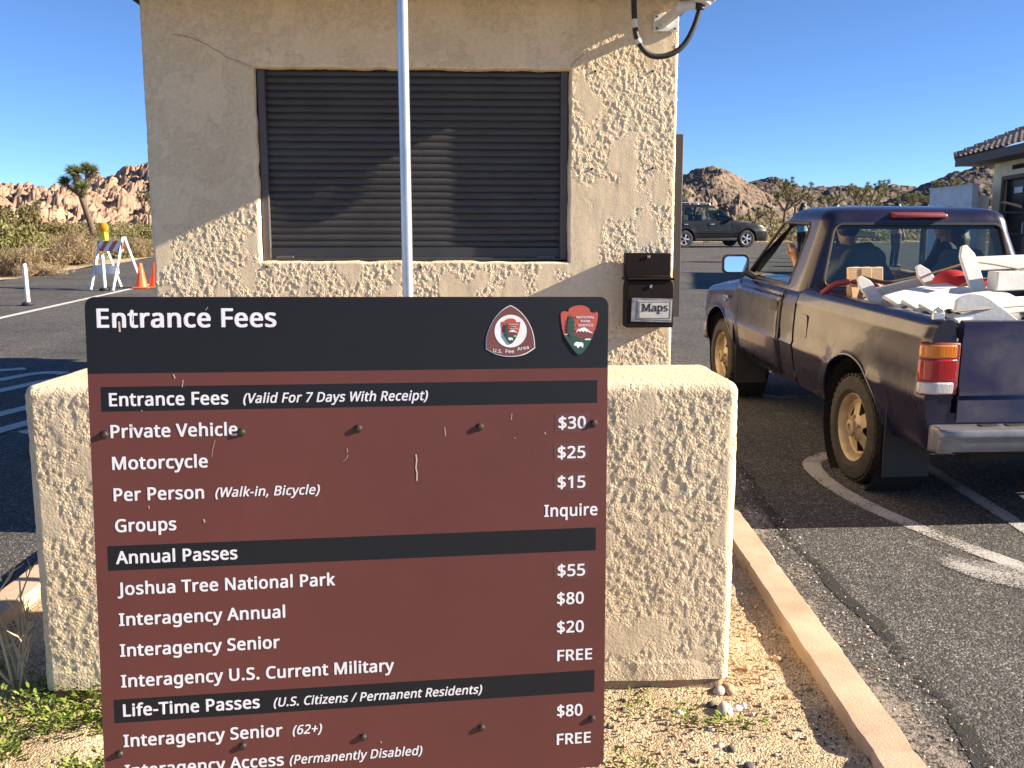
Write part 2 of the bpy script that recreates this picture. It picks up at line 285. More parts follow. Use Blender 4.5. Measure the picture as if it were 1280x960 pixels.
a	450	231,437 279,433 318,422 347,403 368,375 381,338 385,293 385,0 334,0 320,61 317,61 304,46 292,33 279,22 265,13 250,5 234,-1 216,-5 195,-7 172,-8 148,-7 124,-2 103,6 84,16 68,30 55,48 45,68 39,92 37,119 43,159 59,192 87,219 110,231 137,241 168,249 203,254 243,257 316,259 316,285 313,317 306,342 293,359 275,371 253,378 227,380 205,379 183,376 163,370 143,363 124,355 106,347 84,400 104,410 126,419 151,426 177,432 204,436;252,208 204,203 167,195 141,182 124,165 113,144 110,119 112,97 120,79 132,66 148,56 167,51 188,49 223,52 253,62 279,79 299,103 311,134 315,172 315,210
b	493	139,461 139,443 138,426 138,410 137,396 136,383 135,373 139,373 153,390 169,405 189,419 213,429 240,435 272,437 322,431 365,412 401,381 418,357 432,328 441,295 447,257 449,215 447,168 439,127 427,91 410,61 390,36 365,17 337,3 306,-5 272,-8 240,-6 213,0 189,10 169,24 153,38 139,55 133,55 119,0 68,0 68,609 139,609;260,379 231,377 207,371 188,361 172,348 159,330 150,308 144,282 140,252 139,217 139,214 142,165 150,125 165,93 187,69 219,55 261,51 297,55 325,69 348,93 363,126 373,166 376,216 373,265 363,306 348,338 325,360 296,374
c	385	241,-8 204,-5 170,2 139,15 112,34 88,58 69,87 55,123 47,165 44,213 47,262 56,305 71,342 90,372 114,396 142,415 174,428 208,435 245,438 267,437 288,435 309,431 328,426 344,421 358,415 337,356 323,361 308,365 292,370 275,373 259,375 244,376 217,374 193,368 172,358 155,343 141,325 131,303 123,277 119,247 117,213 119,181 123,152 131,126 141,104 155,86 172,71 191,61 214,55 240,53 262,54 283,56 302,60 319,65 336,71 351,78 351,15 336,8 320,3 304,-2 285,-5 264,-7
d	493	221,-8 171,-2 128,17 92,48 75,72 61,101 52,134 46,172 44,214 46,256 52,294 62,327 75,357 93,381 128,413 171,432 221,438 243,437 262,434 280,429 296,423 310,416 323,407 335,397 345,386 354,374 359,374 359,383 358,393 356,405 355,418 355,429 354,438 354,609 425,609 425,0 368,0 358,58 354,58 345,46 335,35 323,24 310,15 296,7 279,1 262,-4 242,-7;232,51 273,55 305,67 328,88 343,117 352,154 355,200 355,213 352,263 343,304 329,336 306,360 274,375 231,379 196,374 168,359 146,334 130,300 120,260 117,213 120,165 130,125 146,93 168,69 197,55
e	452	234,438 269,435 301,427 329,414 354,396 374,373 390,346 402,315 409,281 411,244 411,201 117,201 122,157 134,119 154,90 181,69 215,56 254,52 280,53 305,56 327,60 348,66 370,73 392,82 392,20 370,11 349,4 327,-1 304,-5 279,-7 251,-8 212,-5 176,3 143,17 114,36 90,61 70,91 56,126 47,167 44,212 47,257 55,297 68,333 86,364 108,390 134,411 164,426 198,435;233,380 202,377 175,366 154,348 137,323 125,293 119,257 338,257 336,281 333,302 326,322 318,338 306,353 292,364 276,373 256,378
f	275	266,375 158,375 158,0 87,0 87,375 12,375 12,408 87,432 87,457 89,492 95,522 104,547 116,568 132,585 152,597 174,606 199,612 227,613 244,613 259,612 274,609 287,606 300,603 310,599 292,544 283,546 273,549 262,552 251,554 239,555 228,556 206,553 189,545 175,532 166,513 160,489 158,458 158,430 266,430
g	493	221,438 248,436 273,431 297,422 319,409 338,393 355,373 359,373 369,430 425,430 425,-7 423,-46 416,-80 404,-109 388,-135 367,-155 341,-172 310,-183 274,-190 233,-192 202,-192 174,-189 147,-186 122,-180 99,-174 78,-165 78,-100 99,-110 123,-118 149,-125 177,-130 206,-133 237,-134 271,-130 300,-119 324,-101 341,-77 352,-48 355,-13 355,4 355,11 356,21 356,32 357,43 357,51 358,57 354,57 338,37 320,21 299,8 275,-1 250,-6 221,-8 170,-2 126,18 91,51 74,76 61,105 52,138 46,174 44,214 46,253 52,289 61,322 74,351 91,377 126,411 169,431;230,379 207,376 187,370 169,359 153,344 140,326 130,303 123,277 119,247 117,213 120,165 130,124 146,92 169,68 197,54 232,50 253,51 271,53 288,58 303,65 315,74 326,85 336,98 343,113 349,131 353,151 355,173 356,197 356,214 355,251 350,282 343,309 332,331 319,348 302,362 281,371 257,377
h	495	139,431 139,420 138,410 138,399 137,389 136,379 135,370 140,370 149,385 161,397 174,407 188,416 204,424 221,429 238,434 255,436 273,437 306,435 335,430 360,421 382,408 399,391 413,370 423,344 429,314 431,280 431,0 361,0 361,275 358,307 351,333 338,353 319,367 295,376 265,379 235,377 210,370 189,360 173,347 160,329 150,308 144,283 140,254 139,222 139,0 68,0 68,609 139,609
i	207	139,430 139,0 68,0 68,430;104,591 115,590 124,586 133,580 140,572 144,560 145,546 144,532 140,521 133,512 124,506 115,502 104,501 93,502 83,506 75,512 68,521 64,532 63,546 64,560 68,572 75,580 83,586 93,590
k	428	138,291 138,282 137,270 137,257 135,221 138,221 142,226 146,232 152,240 172,264 178,272 184,279 189,285 326,430 409,430 235,246 421,0 336,0 187,200 138,158 138,0 68,0 68,609 138,609
l	207	139,0 68,0 68,609 139,609
m	749	540,438 584,434 621,421 649,401 669,371 681,330 685,280 685,0 615,0 615,277 613,308 606,333 594,353 577,367 555,376 528,379 490,374 460,362 438,342 423,315 414,280 411,237 411,0 342,0 342,277 341,298 337,317 332,333 325,347 315,359 303,367 289,374 272,377 253,379 227,377 204,370 185,360 170,347 158,329 150,308 144,283 140,255 139,223 139,0 68,0 68,430 125,430 136,371 140,371 149,385 160,398 173,409 186,418 201,425 217,431 233,435 249,437 266,438 298,436 325,430 349,420 369,406 386,388 398,366 402,366 418,388 438,406 461,420 486,430 512,436
n	495	275,438 322,434 361,421 391,401 413,371 426,330 431,280 431,0 361,0 361,275 358,307 351,333 338,353 319,367 295,376 265,379 222,374 189,361 166,338 151,308 142,269 139,223 139,0 68,0 68,430 125,430 136,371 140,371 150,385 162,398 175,409 190,418 206,425 222,431 239,435 257,437
o	485	442,216 440,181 436,150 428,121 417,95 404,71 388,51 369,33 348,18 324,7 299,-1 271,-6 241,-8 214,-6 188,-1 163,7 140,18 119,33 100,51 84,71 70,95 59,121 51,150 46,181 44,216 47,261 55,301 68,336 87,367 110,392 137,412 169,426 204,435 244,438 281,435 316,426 347,412 374,392 398,367 417,336 431,301 439,261;117,216 119,184 123,154 130,128 141,105 155,86 172,71 192,59 216,53 243,51 270,53 294,59 314,71 331,86 345,105 356,128 363,154 367,184 369,216 367,248 363,277 355,303 345,325 331,344 314,359 294,370 270,376 242,379 202,374 171,359 147,335 130,303 120,263
p	493	273,438 322,432 365,413 401,383 418,358 432,329 441,296 447,258 449,216 447,170 439,129 427,93 410,62 390,37 365,17 337,3 306,-5 272,-8 251,-7 231,-4 213,1 197,7 182,15 170,24 158,33 148,44 139,55 134,55 135,45 136,33 137,20 138,7 139,-5 139,-16 139,-192 68,-192 68,430 126,430 136,371 139,371 148,383 158,394 170,405 182,414 197,422 213,429 231,434 251,437;260,379 233,377 210,371 190,362 174,349 161,333 152,313 145,289 141,261 139,229 139,216 140,182 144,152 150,126 159,103 172,85 188,70 208,59 233,53 261,51 286,53 308,60 326,72 341,88 354,108 364,131 371,157 375,186 376,217 373,262 363,302 348,334 325,359 296,374
q	493	354,-9 355,1 355,13 355,25 356,37 357,48 358,58 354,58 340,40 323,25 303,11 279,1 251,-6 219,-8 170,-2 128,17 93,48 75,72 62,101 52,134 46,172 44,214 47,261 54,302 67,338 83,368 104,393 129,413 157,427 188,435 221,438 253,436 280,429 304,419 324,405 341,389 355,371 358,371 369,430 425,430 425,-192 354,-192;233,51 260,52 284,58 304,67 320,79 333,96 342,116 349,140 353,168 355,199 355,213 352,263 343,305 328,337 305,361 273,375 231,379 196,374 167,359 145,334 130,300 120,260 117,213 120,165 130,126 146,93 168,70 197,55
r	331	269,438 277,438 286,437 295,437 304,436 312,435 319,433 310,368 303,370 296,371 287,372 279,373 271,374 264,374 248,373 232,369 217,363 202,355 189,346 176,334 166,321 156,305 149,289 143,270 140,251 139,229 139,0 68,0 68,430 126,430 134,351 137,351 147,367 158,381 170,395 183,407 198,418 214,426 231,433 249,437
s	384	348,119 346,92 339,69 327,49 311,32 292,18 268,6 241,-2 210,-6 176,-8 148,-7 122,-5 99,-1 78,5 59,11 42,19 42,83 60,75 81,67 104,60 128,54 153,50 178,49 211,51 236,57 256,66 269,79 277,94 280,112 279,123 276,132 271,141 264,150 253,158 239,167 222,176 200,185 174,196 148,206 124,217 103,228 84,239 69,252 57,266 48,283 43,302 41,324 46,358 61,386 85,408 118,425 157,435 202,438 228,437 252,434 275,430 298,424 319,417 339,409 315,353 297,360 278,366 258,372 238,377 218,379 197,380 171,379 149,374 131,366 118,356 111,343 108,328 109,317 113,307 119,298 127,290 139,282 154,274 172,266 193,256 219,246 245,236 268,226 289,215 306,203 321,191 333,176 341,159 346,140
t	289	212,50 222,50 233,51 245,53 255,54 264,56 272,59 272,5 263,1 253,-2 240,-4 226,-6 213,-8 200,-8 178,-7 157,-3 138,4 120,13 104,27 91,44 82,66 76,93 74,125 74,375 13,375 13,409 75,437 103,528 144,528 144,430 269,430 269,375 144,375 144,127 146,103 153,83 163,69 177,58 193,52
u	495	427,430 427,0 370,0 359,57 356,57 346,43 334,31 321,20 306,11 290,4 273,-1 256,-5 238,-7 220,-8 187,-6 159,-1 134,8 112,21 95,38 81,59 71,85 65,114 63,148 63,430 135,430 135,153 137,122 145,96 158,76 176,62 200,53 230,51 260,53 285,59 306,69 323,82 336,100 345,121 352,146 356,175 357,206 357,430
v	407	163,0 0,430 75,430 167,176 171,164 176,151 180,137 185,123 189,109 193,96 197,83 199,72 201,63 204,63 207,72 210,84 214,96 218,110 222,124 227,138 232,152 237,165 241,176 332,430 407,430 244,0
y	409	1,430 76,430 169,185 174,171 179,157 184,144 188,130 193,117 196,105 200,92 203,80 205,68 209,68 212,83 217,100 224,121 231,142 238,164 245,186 333,430 409,430 224,-59 213,-85 201,-108 188,-130 173,-148 157,-164 138,-176 117,-185 94,-191 67,-192 55,-192 44,-192 34,-190 25,-189 16,-188 9,-186 9,-130 15,-131 22,-132 30,-133 38,-134 47,-135 56,-135 72,-134 86,-131 99,-126 110,-118 121,-110 130,-99 138,-87 145,-73 152,-59 174,-2
z	377	346,0 31,0 31,47 262,375 45,375 45,430 340,430 340,377 112,55 346,55
 	208	""".split("\n"):
    _c, _a, _p = _l.split("\t"); GLYPHS[_c] = (int(_a), [[tuple(map(int, q.split(","))) for q in k.split()] for k in _p.split(";") if k])
CAPU = max(y for l in GLYPHS['E'][1] for x, y in l)
def fit_text(body, x0, x1, y0, cap, bold=26, shear=0.):
    """flat lettering in local XZ from x0 to x1 on baseline z=y0 with capital height cap, struck several times to make it heavy"""
    pen = 0; loops = []
    for ch in body:
        adv, ls = GLYPHS[ch]
        for l in ls:
            g = np.array(l, float); g[:, 0] += pen; g[:, 0] += shear * g[:, 1]; loops.append(g)
        pen += adv + bold * .9
    A = np.concatenate(loops); mn, mx = A[:, 0].min() - bold, A[:, 0].max() + bold
    sx = (x1 - x0) / (mx - mn); s = cap / (CAPU + bold)
    c = bpy.data.curves.new("lettering", 'CURVE'); c.dimensions = '2D'; c.fill_mode = 'FRONT'
    for g in loops:
        sp = c.splines.new('POLY'); sp.points.add(len(g) - 1); sp.use_cyclic_u = True
        co = np.zeros((len(g), 4)); co[:, 0] = g[:, 0] / 1000; co[:, 1] = g[:, 1] / 1000; co[:, 3] = 1; sp.points.foreach_set('co', co.ravel())
    o = bpy.data.objects.new("t", c); COL.objects.link(o); me = baked(o); bpy.data.objects.remove(o)
    v = np.zeros(len(me.vertices) * 3); me.vertices.foreach_get('co', v); v = v.reshape(-1, 3) * 1000
    tri = np.array([p.vertices[:] for p in me.polygons]) if all(len(p.vertices) == 3 for p in me.polygons) else None
    if tri is None:
        bm = bmesh.new(); bm.from_mesh(me); bmesh.ops.triangulate(bm, faces=bm.faces); bm.to_mesh(me); bm.free(); tri = np.array([p.vertices[:] for p in me.polygons])
    bpy.data.meshes.remove(me); V, F = [], []
    for k, (dx, dy) in enumerate(((0, .5), (-1, .0), (1, .0), (-.7, .5), (.7, -.5), (.7, .5), (-.7, -.5), (0, -.5), (-.4, 0), (.4, 0))):
        q = np.zeros_like(v); q[:, 0] = x0 + (v[:, 0] + dx * bold - mn) * sx; q[:, 2] = y0 + (v[:, 1] + (dy + .5) * bold) * s; q[:, 1] = -.00003 * k
        F.append(tri + len(V) * len(v)); V.append(q)
    return np_mesh('lettering', np.concatenate(V), np.concatenate(F), 0)
def pixray(u, v):
    a = (u - 640) / 1180.; b = (480 - v) / 1180.; p = math.atan(177 / 1180.)
    return Vector((a, math.cos(p) + math.sin(p) * b, -math.sin(p) + math.cos(p) * b))
def at(u, v, y):                                            # the place seen at a point of the photo, y metres away
    d = pixray(u, v); return Vector((0, 0, CAM_H)) + d * (y / d.y)
# ---------------------------------------------------------------- materials of the place
def asphalt(name, base, light, speck=1.0):
    m, nt, b = newmat(name)
    b.inputs['Roughness'].default_value = .85; b.inputs['Specular IOR Level'].default_value = .35
    big = noise_tex(nt, .9, 7, .68); mid = noise_tex(nt, 14, 4, .6)
    vor = noise_tex(nt, 115, kind="ShaderNodeTexVoronoi"); fine = noise_tex(nt, 260, 3, .7)
    stone = ramp(nt, vor.outputs['Color'], [(.0, (.2,) * 3), (.45, (.6,) * 3), (.72, (1.1,) * 3), (.9, (2.6,) * 3), (1, (4.2,) * 3)])
    r = ramp(nt, big.outputs['Fac'], [(.28, tuple(c * .72 for c in base)), (.42, base), (.7, light)])
    mx = N(nt, "ShaderNodeMix", data_type='RGBA', blend_type='MULTIPLY'); mx.inputs[0].default_value = speck
    nt.links.new(r.outputs[0], mx.inputs[6]); nt.links.new(stone.outputs[0], mx.inputs[7])
    r2 = ramp(nt, mid.outputs['Fac'], [(.3, (.78,) * 3), (.7, (1.15,) * 3)])
    m2 = N(nt, "ShaderNodeMix", data_type='RGBA', blend_type='MULTIPLY'); m2.inputs[0].default_value = 1
    nt.links.new(mx.outputs[2], m2.inputs[6]); nt.links.new(r2.outputs[0], m2.inputs[7])
    nt.links.new(m2.outputs[2], b.inputs['Base Color'])
    bp = N(nt, "ShaderNodeBump", Strength=.9, Distance=.006); bp.invert = True
    nt.links.new(vor.outputs['Distance'], bp.inputs['Height'])
    b2 = N(nt, "ShaderNodeBump", Strength=.7, Distance=.004)
    nt.links.new(fine.outputs['Fac'], b2.inputs['Height']); nt.links.new(bp.outputs[0], b2.inputs['Normal'])
    nt.links.new(b2.outputs[0], b.inputs['Normal']); return m
def paint(name, col=(.62, .61, .58), worn=.45, scale=55):
    """worn road paint: flaked away in places, ragged along its edges"""
    m, nt, b = newmat(name); b.inputs['Roughness'].default_value = .8
    n = noise_tex(nt, scale, 6, .8); n2 = noise_tex(nt, 2.6, 4, .6); n3 = noise_tex(nt, 170, 3, .7)
    at_ = nt.nodes.new("ShaderNodeAttribute"); at_.attribute_name = 'core'
    ad = N(nt, "ShaderNodeMath", operation='ADD'); nt.links.new(n.outputs['Fac'], ad.inputs[0])
    ml = N(nt, "ShaderNodeMath", operation='MULTIPLY'); ml.inputs[1].default_value = .55
    nt.links.new(n2.outputs['Fac'], ml.inputs[0]); nt.links.new(ml.outputs[0], ad.inputs[1])
    a2 = N(nt, "ShaderNodeMath", operation='ADD'); nt.links.new(ad.outputs[0], a2.inputs[0])
    cr = ramp(nt, at_.outputs['Fac'], [(0, (0,) * 3), (.3, (.36,) * 3), (1, (.42,) * 3)]); nt.links.new(cr.outputs[0], a2.inputs[1])
    hf = N(nt, "ShaderNodeMath", operation='MULTIPLY'); hf.inputs[1].default_value = .5; nt.links.new(a2.outputs[0], hf.inputs[0])
    r = ramp(nt, hf.outputs[0], [((worn + .36) / 2, (0,) * 3), ((worn + .46) / 2, (1,) * 3)])
    c = ramp(nt, n3.outputs['Fac'], [(.3, tuple(x * .55 for x in col)), (.6, col)]); nt.links.new(c.outputs[0], b.inputs['Base Color'])
    bp = N(nt, "ShaderNodeBump", Strength=.7, Distance=.003); v = noise_tex(nt, 130, kind="ShaderNodeTexVoronoi")
    nt.links.new(v.outputs['Distance'], bp.inputs['Height']); nt.links.new(bp.outputs[0], b.inputs['Normal'])
    tr = nt.nodes.new("ShaderNodeBsdfTransparent"); mx = nt.nodes.new("ShaderNodeMixShader")
    nt.links.new(r.outputs[0], mx.inputs[0]); nt.links.new(tr.outputs[0], mx.inputs[1]); nt.links.new(b.outputs[0], mx.inputs[2])
    nt.links.new(mx.outputs[0], nt.nodes["Material Output"].inputs[0]); return m
def stucco_mat(name, a, b_, relief=.0042):
    m, nt, b = newmat(name); b.inputs['Roughness'].default_value = .92; b.inputs['Specular IOR Level'].default_value = .2
    n = noise_tex(nt, 2.2, 6, .65); n2 = noise_tex(nt, 45, 5, .7)
    r = ramp(nt, n.outputs['Fac'], [(.28, a), (.55, tuple((x + y) / 2 for x, y in zip(a, b_))), (.75, b_)])
    r2 = ramp(nt, n2.outputs['Fac'], [(.25, (.84,) * 3), (.6, (1.03,) * 3)])
    mx = N(nt, "ShaderNodeMix", data_type='RGBA', blend_type='MULTIPLY'); mx.inputs[0].default_value = 1
    nt.links.new(r.outputs[0], mx.inputs[6]); nt.links.new(r2.outputs[0], mx.inputs[7]); nt.links.new(mx.outputs[2], b.inputs['Base Color'])
    # grains stand only on the thrown clumps ('grit' is 1 there, 0 on the trowelled flats)
    at_ = nt.nodes.new("ShaderNodeAttribute"); at_.attribute_name = 'grit'
    v = noise_tex(nt, 120, kind="ShaderNodeTexVoronoi"); n3 = noise_tex(nt, 170, 4, .7)
    sm = N(nt, "ShaderNodeMath", operation='SUBTRACT'); nt.links.new(n3.outputs['Fac'], sm.inputs[0]); nt.links.new(v.outputs['Distance'], sm.inputs[1])
    mu = N(nt, "ShaderNodeMath", operation='MULTIPLY'); nt.links.new(sm.outputs[0], mu.inputs[0])
    ma = N(nt, "ShaderNodeMath", operation='MULTIPLY_ADD'); nt.links.new(at_.outputs['Fac'], ma.inputs[0]); ma.inputs[1].default_value = .90; ma.inputs[2].default_value = .10
    nt.links.new(ma.outputs[0], mu.inputs[1])
    bp = N(nt, "ShaderNodeBump", Strength=1.0, Distance=relief); nt.links.new(mu.outputs[0], bp.inputs['Height'])
    nt.links.new(bp.outputs[0], b.inputs['Normal']); return m
M = {}
M['asphalt'] = asphalt('dark_asphalt', (.084, .080, .075), (.122, .117, .110))
M['old_asphalt'] = asphalt('pale_asphalt', (.085, .080, .074), (.120, .112, .103), .8)
M['paint'] = paint('road_paint', worn=.62); M['paint_worn'] = paint('worn_road_paint', (.42, .41, .39), .80, 90)
M['paint_mid'] = paint('scuffed_road_paint', (.48, .47, .45), .72, 80)
M['stucco'] = stucco_mat('booth_stucco', (.73, .575, .385), (.84, .69, .48))
M['stucco2'] = stucco_mat('block_stucco', (.62, .50, .335), (.76, .63, .44))
M['footing'] = mat('raw_footing', (.36, .25, .15), .95, var=.25, vscale=20, bump=.004, bscale=80)
M['kerb'] = mat('kerb_concrete', (.39, .275, .185), .9, vscale=4.5, col2=(.55, .41, .29), bump=.0022, bscale=140)
M['fascia'] = mat('fascia_brown', (.055, .042, .034), .7, vscale=9)
M['shutter'] = mat('shutter_paint', (.040, .039, .040), .42, vscale=4, var=.25)
M['guide'] = mat('guide_paint', (.085, .075, .075), .5)
M['sand'], _nt, _b = newmat('coarse_sand')
_b.inputs['Roughness'].default_value = 1.0; _b.inputs['Specular IOR Level'].default_value = .1
_v = noise_tex(_nt, 150, kind="ShaderNodeTexVoronoi"); _n = noise_tex(_nt, 5, 6, .65)
_r = ramp(_nt, _v.outputs['Color'], [(0, (.17, .12, .075)), (.35, (.45, .35, .23)), (.7, (.64, .52, .365)), (.93, (.75, .655, .50)), (1, (.82, .77, .68))])
_r2 = ramp(_nt, _n.outputs['Fac'], [(.3, (.72, .68, .62)), (.65, (1.08, 1.05, 1.0))])
_m = N(_nt, "ShaderNodeMix", data_type='RGBA', blend_type='MULTIPLY'); _m.inputs[0].default_value = 1
_nt.links.new(_r.outputs[0], _m.inputs[6]); _nt.links.new(_r2.outputs[0], _m.inputs[7]); _nt.links.new(_m.outputs[2], _b.inputs['Base Color'])
_bp = N(_nt, "ShaderNodeBump", Strength=.9, Distance=.006); _bp.invert = True
_nt.links.new(_v.outputs['Distance'], _bp.inputs['Height'])
_n2 = noise_tex(_nt, 60, 5, .7); _bp2 = N(_nt, "ShaderNodeBump", Strength=.8, Distance=.008)
_nt.links.new(_n2.outputs['Fac'], _bp2.inputs['Height']); _nt.links.new(_bp.outputs[0], _bp2.inputs['Normal'])
_nt.links.new(_bp2.outputs[0], _b.inputs['Normal'])
M['desert'] = mat('desert_soil', (.26, .19, .115), 1., vscale=.35, col2=(.40, .31, .20), bump=.05, bscale=6, detail=9)
M['dry_grass_soil'] = mat('grassy_soil', (.20, .16, .075), 1., vscale=.16, col2=(.40, .33, .20), bump=.1, bscale=3, detail=10)

# ---------------------------------------------------------------- ground, roads, kerbs
def sheet(name, X, Y, zoff, material, noise_amp=0., nscale=3., keep=None):
    X = np.asarray(X, float); Y = np.asarray(Y, float); gx, gy = np.meshgrid(X, Y)
    z = gza(gy) + zoff
    P = np.stack([gx.ravel(), gy.ravel(), z.ravel()], -1)
    if noise_amp: P[:, 2] += noise_amp * fbm(P * nscale, 4, 3)
    return put(name, np_mesh(name, P, grid_faces(len(Y), len(X))), material)
ys = np.concatenate([np.linspace(-40, 36, 9), [40, 46, 52], np.linspace(60, 400, 18), [500, 700, 1000, 1500, 2200]])
xs = np.concatenate([[-1600, -1000, -600], np.linspace(-400, 400, 41), [600, 1000, 1600]])
ground = tag(sheet('ground', xs, ys, -.03, M['dry_grass_soil']), kind='structure')
yr = np.concatenate([np.linspace(-20, 40, 61), np.linspace(41, 110, 40)])
road = tag(sheet('road', [-11.5, -8, -5, 0, 4, 8, 12, 20, 30], yr[yr <= 43.1], 0, M['asphalt']), kind='structure')
road2 = tag(sheet('road_exit_lane', [-11.5, -10, -8, -5, -1.5], np.linspace(43, 110, 30), 0, M['asphalt']), kind='structure')
lot = tag(sheet('parking_lot_surface', [1.215, 3, 6, 9, 12, 20, 30], [20.6, 24, 28, 32, 36, 39, 42.4], .004, M['old_asphalt']), kind='structure')
shoulder = tag(sheet('road_shoulder', np.linspace(-15.5, -11.5, 12), np.linspace(4, 60, 120), .012, M['sand'], .05, .8), kind='structure')
# island between the lanes
rng = np.random.default_rng(4)
isl = tag(sheet('island_sand', np.linspace(-2.03, 1.075, 150), np.linspace(1.6, 4.9, 160), .05, M['sand'], .018, 5.), kind='structure')
isl3 = tag(sheet('island_front_sand', np.linspace(-2.03, 1.075, 8), np.linspace(-12, 1.6, 20), .05, M['sand']), kind='structure')
isl2 = tag(sheet('island_back_sand', np.linspace(-2.03, 1.075, 8), np.linspace(4.9, 12, 8), .05, M['sand']), kind='structure')
def kerb(name, x0, x1, y0, y1, label):
    mb = MB(); n = int((y1 - y0) / .05); rings = []
    P = np.array([[0, y0 + (y1 - y0) * i / n, 0] for i in range(n + 1)]); w1, w2 = fbm(P * 9 + x0, 3, 1) * .003, fbm(P * 30 + x0, 3, 2) * .0022
    for i in range(n + 1):
        y = P[i][1]; g = gz(y); r = .008 + abs(w2[i]) * 2; k = .010 if abs((y + .35) % 1.5) < .026 else 0; a_, c_ = w1[i], w2[i]
        rings.append([(x0 + a_ + k, y, g - .12), (x0 + .002 + a_ + k, y, g + .1 - r - k), (x0 + r + k + a_, y, g + .1 + c_ * .5 - k),
                      ((x0 + x1) / 2, y, g + .1015 - k), (x1 - r, y, g + .1 - c_ * .5 - k), (x1 - .002 - a_, y, g + .1 - r - k), (x1 - a_, y, g - .12)])
    mb.loft(rings); o = mb.build(name, M['kerb'], ang=24); return tag(o, kind='structure')
kerb('kerb', 1.07, 1.215, -6.0, 12.0, '')
kerb('kerb', -2.17, -2.025, -6.0, 12.0, '')
mb = MB()
for i in range(28):
    x = 3 + i * 1.0; mb.box((x, 42.6, gz(42.6) + .06), (.99, .16, .15))
tag(mb.build('kerb', M['kerb'], bevel=.02), kind='structure')
# painted markings
def marking(name, poly, zoff, material, width):
    """a painted stroke along a path; 'core' is 1 along its middle and 0 at its edges"""
    P = [Vector((x, y, 0)) for x, y in poly]; n = len(P); rows = []
    for i, p in enumerate(P):
        t = (P[min(i + 1, n - 1)] - P[max(i - 1, 0)]).normalized(); n_ = Vector((-t.y, t.x, 0))
        ww = width[min(i, len(width) - 1)] if isinstance(width, (list, tuple)) else width
        rows.append([p + n_ * ww * k for k in (.56, .40, 0, -.40, -.56)])
    V = [(q.x, q.y, gz(q.y) + zoff) for r_ in rows for q in r_]; core = [(0., .55, 1., .55, 0.)[k] * (0. if i in (0, n - 1) and len(poly) > 3 else 1.) for i in range(n) for k in range(5)]
    me = np_mesh(name, V, grid_faces(n, 5), 0)
    if me.polygons[0].normal.z < 0: me.flip_normals()
    at_ = me.attributes.new('core', 'FLOAT', 'POINT'); at_.data.foreach_set('value', np.array(core, np.float32))
    return tag(put(name, me, material), kind='structure')
def straight(x, y0, y1, w_, material, zoff=.004, name='road_line'):
    n = max(2, int(abs(y1 - y0) / 3)); marking(name, [(x, y0 + (y1 - y0) * i / n) for i in range(n + 1)], zoff, material, w_)
straight(-7.76, 2, 39, .13, M['paint']); straight(2.74, 1.5, 8.0, .10, M['paint_mid'])
marking('road_line', [(1.7, 8.45), (3.2, 8.3)], .004, M['paint_worn'], .16)
# worn curved letter stroke on the right lane
def curve(pts, n=8):                                         # Catmull-Rom
    P = [pts[0]] + list(pts) + [pts[-1]]; out = []
    for i in range(1, len(P) - 2):
        for k in range(n):
            t = k / n; a, b, c, d = [np.array(P[i + j], float) for j in (-1, 0, 1, 2)]
            out.append(tuple(.5 * (2 * b + (c - a) * t + (2 * a - 5 * b + 4 * c - d) * t * t + (3 * b - a - 3 * c + d) * t ** 3)))
    out.append(tuple(pts[-1])); return out
marking('road_letter', curve([(2.22, 6.42), (2.02, 6.2), (1.965, 5.9), (1.985, 5.55), (2.06, 5.2), (2.17, 4.9), (2.28, 4.62), (2.42, 4.35), (2.55, 4.05)]), .004, M['paint_mid'], [.12] * 65)
marking('road_letter', curve([(2.05, 4.68), (2.11, 4.44), (2.22, 4.29), (2.36, 4.19), (2.55, 4.05)]), .006, M['paint_worn'], [.06 + .24 * min(1, k / 20.) for k in range(40)])
M['gutter'] = paint('gutter_dirt', (.27, .235, .20), .80, 40)
marking('gutter_dirt', [(1.29 + .03 * math.sin(y * 3), y) for y in np.arange(1.5, 9, .25)], .003, M['gutter'], .19)
M['tar'] = paint('tar_seam', (.022, .021, .020), .74, 30)
marking('tar_seam', [(1.47 + .03 * math.sin(y * 2.3) + .015 * math.sin(y * 9), y) for y in np.arange(1.5, 9, .2)], .003, M['tar'], .07)
# letter strokes in the left lane
for pts in ([(-5.6, 9.5), (-5.1, 9.75)], [(-5.05, 9.05), (-4.9, 9.4), (-4.75, 9.5), (-4.55, 9.45)], [(-4.8, 8.4), (-4.55, 9.05), (-4.4, 9.2)],
            [(-4.3, 7.3), (-4.1, 7.9), (-3.95, 8.2)], [(-3.98, 6.8), (-3.80, 7.35)], [(-3.72, 6.9), (-3.45, 7.2), (-3.3, 7.1)]):
    marking('road_letter', curve([(x, y + .1) for x, y in pts], 6), .004, M['paint'], .15)
# faint bay lines and tar seams on the parking lot
for y, x0, x1, k in ((31.0, 4.6, 5.9, 'paint_worn'), (29.6, 6.3, 8.6, 'paint_worn'), (27.9, 4.2, 5.3, 'paint_worn'), (33.2, 7.2, 9.6, 'paint_worn')):
    marking('bay_line', [(x0, y), ((x0 + x1) / 2, y - .1), (x1, y - .2)], .008, M[k], .14)
